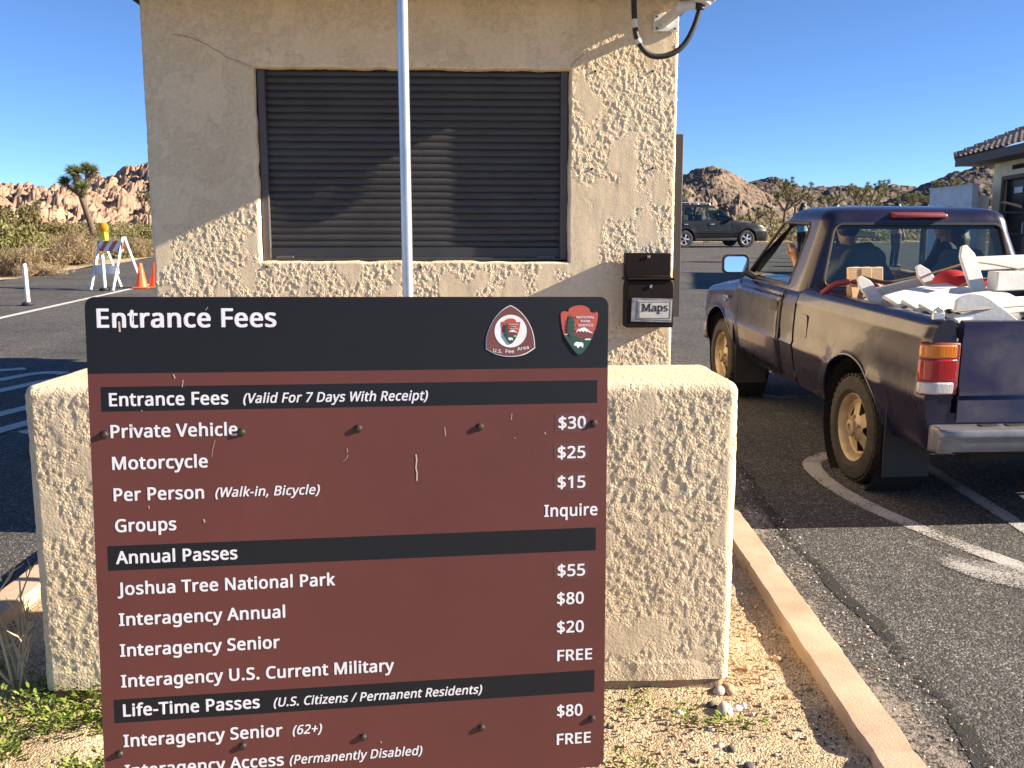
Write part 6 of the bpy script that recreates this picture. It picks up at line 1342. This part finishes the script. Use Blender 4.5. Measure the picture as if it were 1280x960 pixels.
# ---------------------------------------------------------------- hills
def rock_mat(name, pale_tone, dark, spot, sc_=.05, spots=.5):  # noise mixes the bare rock tone with darker rock varnish
    m, nt, b = newmat(name); b.inputs['Roughness'].default_value = 1.; b.inputs['Specular IOR Level'].default_value = .1
    n = noise_tex(nt, sc_, 8, .65); n2 = noise_tex(nt, sc_ * 5, 6, .7); v = noise_tex(nt, sc_ * 9, 4, .6)
    r = ramp(nt, n.outputs['Fac'], [(.3, dark), (.62, pale_tone)]); r2 = ramp(nt, n2.outputs['Fac'], [(.3, (.7,) * 3), (.7, (1.2,) * 3)])
    mx = N(nt, "ShaderNodeMix", data_type='RGBA', blend_type='MULTIPLY'); mx.inputs[0].default_value = 1
    nt.links.new(r.outputs[0], mx.inputs[6]); nt.links.new(r2.outputs[0], mx.inputs[7])
    g = ramp(nt, v.outputs['Fac'], [(spots, (0,) * 3), (spots + .05, (1,) * 3)])
    m2 = N(nt, "ShaderNodeMix", data_type='RGBA'); nt.links.new(g.outputs[0], m2.inputs[0]); nt.links.new(mx.outputs[2], m2.inputs[6]); m2.inputs[7].default_value = (*spot, 1)
    nt.links.new(m2.outputs[2], b.inputs['Base Color']); return m
def hill(name, sky_pts, yc, y0, y1, material, boulder, bh, seed, ridge=.25, nu=420, nv=110, base_drop=2.):
    us = np.linspace(sky_pts[0][0], sky_pts[-1][0], nu); vs = np.interp(us, [p[0] for p in sky_pts], [p[1] for p in sky_pts])
    top = np.array([at(u, v, yc).z for u, v in zip(us, vs)]); tx = np.array([at(u, 300, yc).x / yc for u in us])
    Y = np.linspace(y0, y1, nv)[:, None] * np.ones(nu)[None, :]; X = tx[None, :] * yc + (Y - yc) * tx[None, :] * .6
    base = gza(Y) - base_drop
    k = np.where(Y < yc, np.clip((Y - y0) / (yc - y0), 0, 1) ** .85, np.clip((y1 - Y) / (y1 - yc), 0, 1) ** .8)
    H = np.maximum(top[None, :] - base, 0)
    P = np.stack([X.ravel(), Y.ravel(), np.zeros(X.size)], -1); span = (y1 - y0)
    rg = 1 - np.abs(fbm(P / span * 3.2, 4, seed)) * 2; big = (rg.reshape(X.shape) - .45) * ridge
    side = np.clip(k, 0, 1); Z = base + H * side * (1 + big * (1 - side ** 3))
    def bl_(sz, amp, s):
        d, rid = worley2(X / sz, Y / sz, s); return amp * np.sqrt(np.clip(1 - (d / .72) ** 2, 0, 1)) * (.35 + rid)
    m_ = sstep(0.02, .25, side)
    Z = Z + (bl_(boulder, bh, seed) + bl_(boulder * .45, bh * .5, seed + 3) + bl_(boulder * .22, bh * .28, seed + 5)) * m_ - bh * .8 * m_
    Pn = np.stack([X.ravel(), Y.ravel(), Z.ravel()], -1)
    return tag(put(name, np_mesh(name, Pn, grid_faces(nv, nu), 180), material), kind='structure')
M['pink_rock'] = rock_mat('pink_granite', (.37, .245, .17), (.25, .165, .12), (.10, .085, .05), .09, .60)
M['brown_rock'] = rock_mat('brown_granite', (.24, .175, .13), (.145, .112, .09), (.075, .068, .045), .04, .52)
M['shaded_grey_rock'] = rock_mat('shaded_grey_granite', (.185, .14, .115), (.11, .092, .085), (.06, .056, .042), .03, .50)
hill('rocky_hill', [(-160, 236), (-60, 240), (0, 241), (20, 239), (45, 242), (58, 248), (66, 245), (72, 240), (88, 239), (104, 243), (125, 246), (150, 252), (180, 258), (230, 262), (300, 270)], 190, 150, 250, M['pink_rock'], 4.2, 2.3, 21, .5, 620, 150)
hill('rocky_hill', [(40, 262), (85, 254), (105, 240), (122, 233), (140, 231), (155, 226), (168, 218), (183, 212), (205, 205), (240, 200), (300, 212)], 330, 240, 460, M['pink_rock'], 6, 3.0, 31, .45, 480, 150)
hill('rocky_hill', [(200, 262), (290, 243), (400, 246), (520, 236), (640, 243), (760, 238), (860, 252), (900, 264)], 620, 460, 800, M['brown_rock'], 9, 1.9, 81, .7, 420, 100)
hill('rocky_hill', [(700, 250), (780, 232), (840, 226), (853, 222), (864, 216), (883, 212), (896, 216), (906, 222), (918, 229), (930, 237), (950, 249), (975, 264)], 520, 380, 700, M['brown_rock'], 6, 1.2, 41, .8, 560, 160)
hill('rocky_hill', [(880, 262), (905, 244), (918, 235), (932, 229.5), (945, 227), (956, 228), (968, 234), (985, 238), (1000, 241), (1008, 237), (1030, 236), (1045, 234), (1062, 236), (1078, 239), (1092, 237), (1107, 235), (1122, 237), (1140, 241), (1180, 247), (1220, 252)], 680, 500, 900, M['shaded_grey_rock'], 8, 1.3, 51, 1.0, 600, 160)
hill('rocky_hill', [(1080, 262), (1120, 249), (1140, 238), (1160, 228), (1185, 218), (1215, 209), (1260, 200), (1330, 194), (1500, 215)], 460, 340, 640, M['shaded_grey_rock'], 8, 1.3, 61, .5, 480, 140)  # darker rock colour used here for the shade lying on this hill
hill('boulder_pile', [(835, 262), (843, 244), (850, 238), (858, 240), (868, 246), (878, 252), (890, 251), (900, 258), (912, 252), (921, 249), (931, 254), (942, 262)], 300, 282, 320, M['brown_rock'], 4, 1.8, 71, .3, 240, 60, 1.)

# ---------------------------------------------------------------- plants
def leaf_cards(C, L, W, rg, up=.3):
    """one small four-sided leaf at each centre"""
    n = len(C); d = rg.normal(size=(n, 3)); d[:, 2] += up; d /= np.linalg.norm(d, axis=1, keepdims=True)
    s = np.cross(d, rg.normal(size=(n, 3))); s /= np.linalg.norm(s, axis=1, keepdims=True) + 1e-9
    l = (L * rg.uniform(.6, 1.3, (n, 1))); w_ = W * rg.uniform(.6, 1.3, (n, 1))
    V = np.stack([C - s * w_ * .3, C + d * l * .5 - s * w_ * .5, C + d * l, C + d * l * .5 + s * w_ * .5], 1).reshape(-1, 3)
    return V, np.arange(4 * n).reshape(-1, 4)
def foliage_mat(name, a, b_, c_, sc_=3.):
    m, nt, b = newmat(name); b.inputs['Roughness'].default_value = .75; b.inputs['Specular IOR Level'].default_value = .25
    n = noise_tex(nt, sc_, 4, .6); g = nt.nodes.new("ShaderNodeNewGeometry")
    ad = N(nt, "ShaderNodeMath", operation='MULTIPLY_ADD'); nt.links.new(g.outputs['Random Per Island'], ad.inputs[0]); ad.inputs[1].default_value = .5
    nt.links.new(n.outputs['Fac'], ad.inputs[2]); sb_ = N(nt, "ShaderNodeMath", operation='SUBTRACT'); nt.links.new(ad.outputs[0], sb_.inputs[0]); sb_.inputs[1].default_value = .25
    r = ramp(nt, sb_.outputs[0], [(.2, a), (.5, b_), (.8, c_)]); nt.links.new(r.outputs[0], b.inputs['Base Color'])
    tr = nt.nodes.new("ShaderNodeBsdfTranslucent"); nt.links.new(r.outputs[0], tr.inputs[0]); mx = nt.nodes.new("ShaderNodeMixShader"); mx.inputs[0].default_value = .22
    nt.links.new(b.outputs[0], mx.inputs[1]); nt.links.new(tr.outputs[0], mx.inputs[2]); nt.links.new(mx.outputs[0], nt.nodes["Material Output"].inputs[0]); return m
M['olive'] = foliage_mat('olive_leaves', (.080, .066, .022), (.14, .115, .045), (.21, .175, .075)); M['sage'] = foliage_mat('sage_leaves', (.12, .115, .035), (.19, .18, .065), (.27, .25, .11))
M['tan'] = foliage_mat('dry_twigs', (.17, .12, .065), (.31, .23, .135), (.44, .345, .22)); M['bark'] = mat('shrub_bark', (.09, .065, .045), .95)
M['yucca'] = foliage_mat('yucca_blades', (.085, .105, .035), (.15, .17, .06), (.25, .26, .11)); M['dead_blade'] = foliage_mat('dead_blades', (.12, .085, .05), (.19, .14, .085), (.28, .21, .13))
M['jt_bark'] = mat('yucca_bark', (.12, .085, .06), .95, var=.35, vscale=10, bump=.02, bscale=22)
def shrub_meshes(kind, r, h, n, seed):
    rg = np.random.default_rng(seed); k = 46; a = rg.uniform(0, 2 * math.pi, k); el = np.arcsin(rg.uniform(.08, 1, k)); rad = rg.uniform(.6, 1., k)
    tips = np.stack([np.cos(a) * np.cos(el) * r * rad, np.sin(a) * np.cos(el) * r * rad, np.sin(el) * h * rad], -1)
    st_ = MB()
    for t in tips:
        q = Vector(t); b0 = Vector((q.x * .08, q.y * .08, 0)); m_ = q * .5 + Vector((0, 0, h * .12)); st_.tube([b0, m_, q], [.018 * h, .010 * h, .004 * h], 5)
    C = []
    per = n // k
    for t in tips:
        u = rg.uniform(.42, 1.06, per)[:, None]; base = t[None, :] * u; base[:, 2] += h * .12 * (1 - (2 * u[:, 0] - 1) ** 2)
        C.append(base + rg.normal(size=(per, 3)) * np.array([r, r, h]) * (.05 + .06 * u))
    C = np.concatenate(C); C[:, 2] = np.abs(C[:, 2]) + .01
    if kind == 'tan': V, F = leaf_cards(C, .16, .012, rg, .8)
    else: V, F = leaf_cards(C, .085, .045, rg, .4)
    return st_.mesh('stems', 60), np_mesh('foliage', V, F, 0)
SH = {}
for kd, r, h, n in (('olive', 1., 1.15, 9000), ('sage', 1., .8, 9000), ('tan', 1., .75, 9000)):
    for v_ in (0, 1):
        s_, l_ = shrub_meshes(kd, r, h, n, 100 + v_ * 7 + len(kd)); s_.materials.append(M['bark']); l_.materials.append(M[kd]); SH[kd, v_] = (s_, l_)
def shrub(kind, var, u, vb, y, width, height, lab, group='desert shrubs beside the left road'):
    p = at(u, vb, y); z = gz(y) - .05; s_, l_ = SH[kind, var]; hk = {'olive': 1.15, 'sage': .8, 'tan': .75}[kind]
    t = thing('desert_shrub', lab, 'shrub', (p.x, y, z), (0, 0, random.Random(u).uniform(0, 6.28)), group); t.scale = (width / 2, width / 2, height / hk)
    put('stems', s_, None, t); put('foliage', l_, None, t); return t
for a_ in (('tan', 0, 36, 340, 23.0, 1.9, .72, 'low rounded tan shrub nearest the road, left of the first delineator post'), ('tan', 1, 92, 330, 27.0, 2.2, .92, 'broad tan shrub in front of the leaning Joshua tree'),
           ('sage', 0, 10, 335, 27.5, 2.6, 1.25, 'yellow green shrub behind the low rounded tan one'), ('olive', 0, 8, 330, 31.5, 3.0, 1.9, 'tallest olive green shrub at the left edge'),
           ('olive', 1, 62, 322, 33.0, 2.7, 1.35, 'olive green shrub left of the leaning Joshua tree trunk'), ('olive', 0, 100, 318, 36.0, 2.4, .8, 'dark olive shrub just behind the leaning trunk'),
           ('tan', 0, 136, 322, 31.0, 1.8, .68, 'tan shrub right behind the striped barricade'), ('tan', 1, 172, 324, 30.5, 1.7, .68, 'tan shrub between the barricade and the booth'),
           ('sage', 1, 148, 305, 42.0, 2.6, .8, 'pale green shrub beyond the barricade flasher'), ('sage', 1, 48, 330, 29.0, 1.8, 1.0, 'small yellow green shrub between the olive and tan ones'),
           ('olive', 1, -25, 330, 29.0, 2.6, 2.0, 'olive green shrub cut by the left edge'), ('sage', 0, 186, 305, 44.0, 2.4, .8, 'pale green shrub touching the booth edge')): shrub(*a_)
# scattered scrub over the flats: too many to count
def scatter(name, pts, kinds, seed, material):
    rg = np.random.default_rng(seed); V, F, o = [], [], 0
    for x, y, w_, h_ in pts:
        n = int(np.clip(5200 / max(y, 30), 26, 150)); a = rg.uniform(0, 6.283, n); rr = np.sqrt(rg.uniform(0, 1, n)) * w_; z = np.sqrt(np.clip(1 - (rr / w_) ** 2, 0.02, 1)) * h_ * rg.uniform(.25, 1, n)
        C = np.stack([x + rr * np.cos(a), y + rr * np.sin(a), gz(y) - .05 + z], -1); L = .12 + y * .0016
        v, f = leaf_cards(C, L, L * .55, rg, .5); V.append(v); F.append(f + o); o += len(v)
    return tag(put(name, np_mesh(name, np.concatenate(V), np.concatenate(F), 0), material), kind='stuff')
rg = np.random.default_rng(8)
def field(n, x0, x1, y0, y1, wmin, wmax):
    out = []
    while len(out) < n:
        y = y0 * (y1 / y0) ** rg.uniform(0, 1); x = rg.uniform(x0, x1) * y
        if y < 62 and -16 < x < -1: continue
        w_ = rg.uniform(wmin, wmax); out.append((x, y, w_, w_ * rg.uniform(.6, 1.1)))
    return out
scatter('dry_scrub', field(520, .12, .75, 46, 230, .25, .75), 0, 1, M['tan'])
scatter('green_scrub', field(420, .12, .75, 46, 260, .3, .9), 0, 2, M['sage']); scatter('dark_scrub', field(420, .12, .75, 70, 380, .4, 1.2), 0, 3, M['olive'])
scatter('dry_scrub', field(320, -.85, -.30, 40, 180, .2, .55), 0, 4, M['tan']); scatter('green_scrub', field(360, -.85, -.30, 50, 190, .25, .7), 0, 5, M['olive'])
scatter('green_scrub', field(240, -.85, -.30, 42, 120, .2, .6), 0, 6, M['sage'])
scatter('dry_scrub', field(260, -.28, .14, 62, 300, .25, .8), 0, 9, M['tan']); scatter('green_scrub', field(260, -.28, .14, 62, 340, .3, .9), 0, 10, M['olive'])
scatter('roadside_grass', [(rg.uniform(-15.5, -12.2), y, rg.uniform(.2, .5), .12) for y in rg.uniform(20, 48, 150)], 0, 7, M['sage'])

# ---- Joshua trees
def rosette(c, d, L, n, rg, down=-.25):
    d = np.array(d) / np.linalg.norm(d); V = rg.normal(size=(n * 2, 3)); V /= np.linalg.norm(V, axis=1, keepdims=True); V = V[(V @ d) > down][:n]; m = len(V)
    s = np.cross(V, rg.normal(size=(m, 3))); s /= np.linalg.norm(s, axis=1, keepdims=True); l = L * rg.uniform(.75, 1.1, (m, 1)); w_ = L * .055
    c = np.array(c)[None, :] + V * L * .12
    P = np.stack([c - s * w_, c + V * l, c + s * w_], 1).reshape(-1, 3); return P, np.arange(3 * m).reshape(-1, 3)
def joshua(segs, leaf, nl, seed, r0, skirt=True):
    """segs: list of branch paths [(points...), r_start, r_end, tip?]"""
    rg = np.random.default_rng(seed); tr = MB(); V, F, o = [], [], 0; D, DF, do = [], [], 0
    for pts, ra, rb, tip in segs:
        P = curve(pts, 4); n = len(P); tr.tube(P, [ra + (rb - ra) * i / (n - 1) for i in range(n)], 10)
        if tip:
            d = np.array(P[-1]) - np.array(P[-3]); v, f = rosette(np.array(P[-1]), d, leaf, nl, rg); V.append(v); F.append(f + o); o += len(v)
            if skirt:
                for t in (.55, .72, .86):
                    q = np.array(P[int((n - 1) * t)]); v, f = rosette(q, -d, leaf * .62, int(nl * .35), rg, -.15); D.append(v); DF.append(f + do); do += len(v)
    return tr.mesh('trunk', 60), np_mesh('crown', np.concatenate(V), np.concatenate(F), 0), (np_mesh('dead_leaves', np.concatenate(D), np.concatenate(DF), 0) if D else None)
def plant_joshua(meshes, x, y, s, rz, lab, group=None):
    t = thing('joshua_tree', lab, 'joshua tree', (x, y, gz(y) - .05), (0, 0, rz), group); t.scale = (s,) * 3
    tr, cr, dd = meshes; o = put('trunk', tr, None, t)
    put('crown', cr, None, t)
    if dd: put('dead_leaves', dd, None, t)
    return t
def with_mats(ms):
    ms[0].materials.append(M['jt_bark']); ms[1].materials.append(M['yucca'])
    if ms[2]: ms[2].materials.append(M['dead_blade'])
    return ms
# the leaning one on the left: metres, x right, z up
JL = with_mats(joshua([([(.45, 0, 0), (.30, 0, .9), (.02, 0, 1.9), (-.12, 0, 2.35)], .17, .115, False), ([(-.12, 0, 2.35), (-.36, .05, 2.55), (-.68, .1, 2.78), (-.82, .1, 2.95)], .10, .065, True),
    ([(-.12, 0, 2.35), (-.26, -.1, 2.75), (-.30, -.12, 3.15), (-.36, -.1, 3.42)], .095, .06, True), ([(-.1, 0, 2.35), (.06, .1, 2.7), (.12, .15, 3.1), (.16, .1, 3.55)], .095, .06, True),
    ([(-.05, 0, 2.3), (.08, -.2, 2.5), (.1, -.3, 2.72)], .08, .06, True), ([(-.26, -.1, 2.8), (-.1, -.2, 3.1), (-.08, -.25, 3.38)], .07, .05, True), ([(.12, .15, 3.1), (.3, .2, 3.3), (.36, .2, 3.48)], .06, .05, True)], .38, 260, 3, .15))
p = at(108, 300, 38); plant_joshua(JL, p.x, 38, .88, 0, 'leaning Joshua tree with a bare trunk and spiky tufts left of the booth')
def random_joshua(seed, h):
    rd = random.Random(seed); segs = []; top = h * rd.uniform(.35, .5)
    segs.append(([(0, 0, 0), (rd.uniform(-.1, .1), 0, top * .5), (rd.uniform(-.15, .15), 0, top)], .15, .12, False)); b0 = segs[0][0][-1]
    def grow_(b, a, el, L, r, lev):
        e = (b[0] + math.cos(a) * math.cos(el) * L, b[1] + math.sin(a) * math.cos(el) * L, b[2] + math.sin(el) * L); m_ = ((b[0] + e[0]) / 2 + .05, (b[1] + e[1]) / 2, (b[2] + e[2]) / 2 - .06)
        segs.append(([b, m_, e], r, r * .75, True))
        if lev > 0:
            for k in range(rd.choice((2, 2, 3))): grow_(e, a + rd.uniform(-1.6, 1.6), rd.uniform(.5, 1.4), L * rd.uniform(.6, .85), r * .75, lev - 1)
    for k in range(rd.choice((3, 4))): grow_(b0, k * 1.9 + rd.uniform(-.5, .5), rd.uniform(.6, 1.3), h * rd.uniform(.22, .3), .095, 1 if h < 4.3 else 2)
    return with_mats(joshua(segs, .34, 70, seed, .15))
JV = [random_joshua(s, h) for s, h in ((11, 4.2), (23, 4.6), (35, 3.2))]
jg = 'Joshua trees on the flats behind the truck'
for i, (u, y, s, v_, lab) in enumerate(((942, 62, .62, 2, 'small open-branched Joshua tree beyond the front of the parked car'), (979, 88, 1.02, 0, 'tall Joshua tree standing left of the truck roof'), (991, 110, 1.12, 1, 'Joshua tree directly behind the tall one left of the truck roof'),
    (963, 100, .75, 2, 'short Joshua tree between the parked car and the tall Joshua tree'), (1035, 110, 1.05, 0, 'bushy Joshua tree above the hidden pedestrian head'), (1052, 140, .8, 2, 'short Joshua tree right of the bushy one'), (1072, 115, 1.02, 1, 'slender Joshua tree left of the wide clump'),
    (1086, 120, 1.18, 0, 'left tree of the wide Joshua clump over the brake lamp'), (1094, 128, 1.2, 1, 'middle tree of the wide Joshua clump over the brake lamp'), (1104, 118, 1.0, 2, 'right tree of the wide Joshua clump over the brake lamp'),
    (1132, 150, 1.0, 1, 'lone Joshua tree between the clump and the brown post'), (1141, 170, 1.5, 0, 'thin tall Joshua tree just left of the brown post'), (1162, 130, 1.15, 0, 'Joshua tree peeking over the left end of the screen wall'), (1180, 125, 1.2, 1, 'Joshua tree peeking over the middle of the screen wall'),
    (1196, 140, 1.3, 0, 'Joshua tree peeking over the right end of the screen wall'), (1015, 170, 1.05, 1, 'distant Joshua tree above the truck side window'))):
    p = at(u, 300, y); plant_joshua(JV[v_], p.x, y, s, random.Random(i).uniform(0, 6.28), lab, jg)
p = at(40, 300, 44); plant_joshua(JV[2], p.x, 44, .66, 1.0, 'rounded green Joshua tree among the olive shrubs at the left'); p = at(188, 300, 75); plant_joshua(JV[1], p.x, 75, .62, 2.0, 'small far Joshua tree half hidden by the booth wall')

# ---------------------------------------------------------------- small things on the sand
def island_z(x, y): return gz(y) + .05
M['weed'] = foliage_mat('weed_leaves', (.10, .15, .025), (.19, .27, .05), (.34, .38, .11), 12.); M['stone_pale'] = mat('pale_stone', (.52, .46, .39), .85, vscale=30, var=.25, bump=.002, bscale=60); M['stone_tan'] = mat('tan_stone', (.50, .33, .19), .9, vscale=30, var=.25, bump=.002, bscale=60)
M['stone_white'] = mat('white_stone', (.72, .70, .66), .8, vscale=30, var=.1); M['stone_dark'] = mat('dark_stone', (.10, .09, .085), .85, vscale=30, var=.3)
def weeds(name, pts, L, seed, per=16):
    rg = np.random.default_rng(seed); V, F, o = [], [], 0
    for x, y, s in pts:
        n = int(per * s * 1.4); a = rg.uniform(0, 6.283, n); rr = rg.uniform(.0, .055, n) * s
        C = np.stack([x + rr * np.cos(a), y + rr * np.sin(a), island_z(x, y) + rg.uniform(.0, .05, n) * s], -1)
        d = np.stack([np.cos(a), np.sin(a), rg.uniform(.1, .9, n)], -1); d /= np.linalg.norm(d, axis=1, keepdims=True)
        sd = np.cross(d, [0, 0, 1.]); sd /= np.linalg.norm(sd, axis=1, keepdims=True); l = (L * rg.uniform(.5, 1.2, (n, 1))); w_ = l * .42
        up = np.cross(sd, d)
        Q = np.stack([C, C + d * l * .35 + sd * w_ * .45, C + d * l * .75 + sd * w_ * .35 + up * l * .06, C + d * l - up * l * .08, C + d * l * .75 - sd * w_ * .35 + up * l * .06, C + d * l * .35 - sd * w_ * .45], 1)
        V.append(Q.reshape(-1, 3)); F.append(np.arange(6 * n).reshape(-1, 6) + o); o += 6 * n
    return tag(put(name, np_mesh(name, np.concatenate(V), np.concatenate(F), 0), M['weed']), kind='stuff')
rg = np.random.default_rng(12)
pts = [(x, y, rg.uniform(.6, 1.3)) for x, y in zip(rg.uniform(-2.0, -1.02, 420), rg.uniform(2.55, 3.22, 420)) if vnoise([[x * 5, y * 7, 3]], 5)[0] > .0]
weeds('ground_weeds', pts, .027, 1, 14)
pts = [(x + rg.normal() * .05, y + rg.normal() * .03, rg.uniform(.4, .9)) for x, y in ((.38, 2.98), (.42, 2.93), (.47, 2.88), (.33, 3.02), (.60, 2.86), (.70, 2.84), (.72, 2.80), (.66, 2.87), (.36, 2.62), (.39, 2.60), (.30, 2.66), (.33, 2.48), (.56, 2.92)) for _ in range(3)]
weeds('ground_weeds', pts, .022, 2, 10)
def stone(u, v, s, m, lab, seed, grp='loose stones at the corner of the stucco block'):
    d = pixray(u, v); t = (CAM_H - .06) / (.04 * d.y - d.z); x, y = d.x * t, d.y * t
    b = MB(); b.ball((0, 0, 0), (s * 1.25, s * .85, s * .75), 10); me = b.mesh('loose_stone', 50); co = np.array([v_.co[:] for v_ in me.vertices]); k = 1 + .28 * fbm(co / s * .9 + seed * 7, 3, seed)[:, None]
    me.vertices.foreach_set('co', (co * k).astype(np.float32).ravel()); me.update()
    tag(put('loose_stone', me, m, None, (x, y, island_z(x, y) + s * .25), (0, 0, seed * 1.3)), lab, 'stone', grp)
for i, a_ in enumerate(((905, 887, .030, 'stone_pale', 'largest pale stone lying in front of the block corner'), (889, 880, .017, 'stone_dark', 'dark grey stone touching the largest pale stone'), (900, 862, .022, 'stone_pale', 'upright pale stone against the foot of the block'), (910, 861, .026, 'stone_tan', 'orange tan stone leaning at the block corner'),
    (922, 883, .014, 'stone_white', 'white pebble right of the largest pale stone'), (930, 880, .012, 'stone_white', 'small white pebble farthest right of the stone group'), (848, 887, .012, 'stone_white', 'white pebble alone left of the stone group'), (934, 833, .016, 'stone_tan', 'tan stone in the sun right of the block edge'),
    (889, 910, .010, 'stone_white', 'white chip below the largest pale stone'), (900, 930, .013, 'stone_pale', 'pale stone near the bottom of the sand'), (914, 934, .014, 'stone_dark', 'dark stone near the bottom of the sand'), (936, 955, .016, 'stone_dark', 'dark stone at the bottom edge of the sand'), (985, 868, .010, 'stone_tan', 'tan pebble in the kerb shadow'), (972, 822, .014, 'stone_tan', 'tan stone in the kerb shadow'), (1010, 858, .012, 'stone_tan', 'small tan stone next to the kerb'))):
    u, v, s, m, lab = a_; stone(u, v, s, M[m], lab, i + 1)
# gravel and grit
rg = np.random.default_rng(3); V, F, o = [], [], 0
ico = bmesh.new(); bmesh.ops.create_icosphere(ico, subdivisions=1, radius=1); iv = np.array([v.co[:] for v in ico.verts]); fi = np.array([[v.index for v in f.verts] for f in ico.faces]); ico.free()
def grit(name, n, x0, x1, y0, y1, smin, smax, m, zo):
    V, F, o = [], [], 0
    for k in range(n):
        x, y = rg.uniform(x0, x1), rg.uniform(y0, y1); s = smin * (smax / smin) ** (rg.uniform() ** 2.2)
        V.append(iv * s * rg.uniform(.6, 1.2, 3) * (1 + .15 * rg.normal(size=(len(iv), 1))) + [x, y, gz(y) + zo]); F.append(fi + o); o += len(iv)
    tag(put(name, np_mesh(name, np.concatenate(V), np.concatenate(F), 50), m), kind='stuff')
grit('gravel', 2600, -.1, 1.06, 2.2, 3.9, .0022, .009, M['stone_tan'], .052); grit('gravel', 700, -.1, 1.06, 2.2, 3.9, .002, .008, M['stone_pale'], .052); grit('gravel', 260, .2, 1.06, 2.3, 3.3, .003, .010, M['stone_dark'], .052)
grit('gravel', 1500, -2.02, -.9, 2.3, 3.6, .0025, .009, M['stone_tan'], .052); grit('kerbside_grit', 900, 1.22, 1.50, 2.2, 6.0, .0015, .007, M['stone_pale'], .004)
# dry weed by the block
dw = thing('dry_weed', 'dry leafless weed with thin pale twigs at the block corner', 'dead weed', (-1.68, 3.07, island_z(0, 3.07)))
rd = random.Random(3); q = MB()
def twig(b, d, L, r, lev):
    d = Vector(d).normalized(); m_ = b + d * L * .5 + Vector((rd.uniform(-1, 1), rd.uniform(-1, 1), rd.uniform(-1, 1))) * L * .06; e = b + d * L
    q.tube([b, m_, e], [r, r * .8, r * .45], 5)
    if lev:
        for k in range(4):
            t = rd.uniform(.35, .95); twig(b.lerp(e, t), d + Vector((rd.uniform(-1.1, 1.1), rd.uniform(-.7, .7), rd.uniform(-.1, .7))), L * rd.uniform(.25, .45), r * .6, lev - 1)
for d_, L in (((-.25, .1, 1), .34), ((.05, 0, 1), .40), ((-.7, 0, .8), .30), ((.3, -.1, 1), .24), ((-.45, -.2, .7), .22), ((-.1, -.1, 1), .46), ((-.35, 0, 1), .38), ((.15, .1, 1), .3)): twig(Vector((rd.uniform(-.03, .03), rd.uniform(-.02, .02), 0)), d_, L, .0055, 2)
q.build('twigs', mat('dry_stalk', (.52, .42, .27), .9), dw)
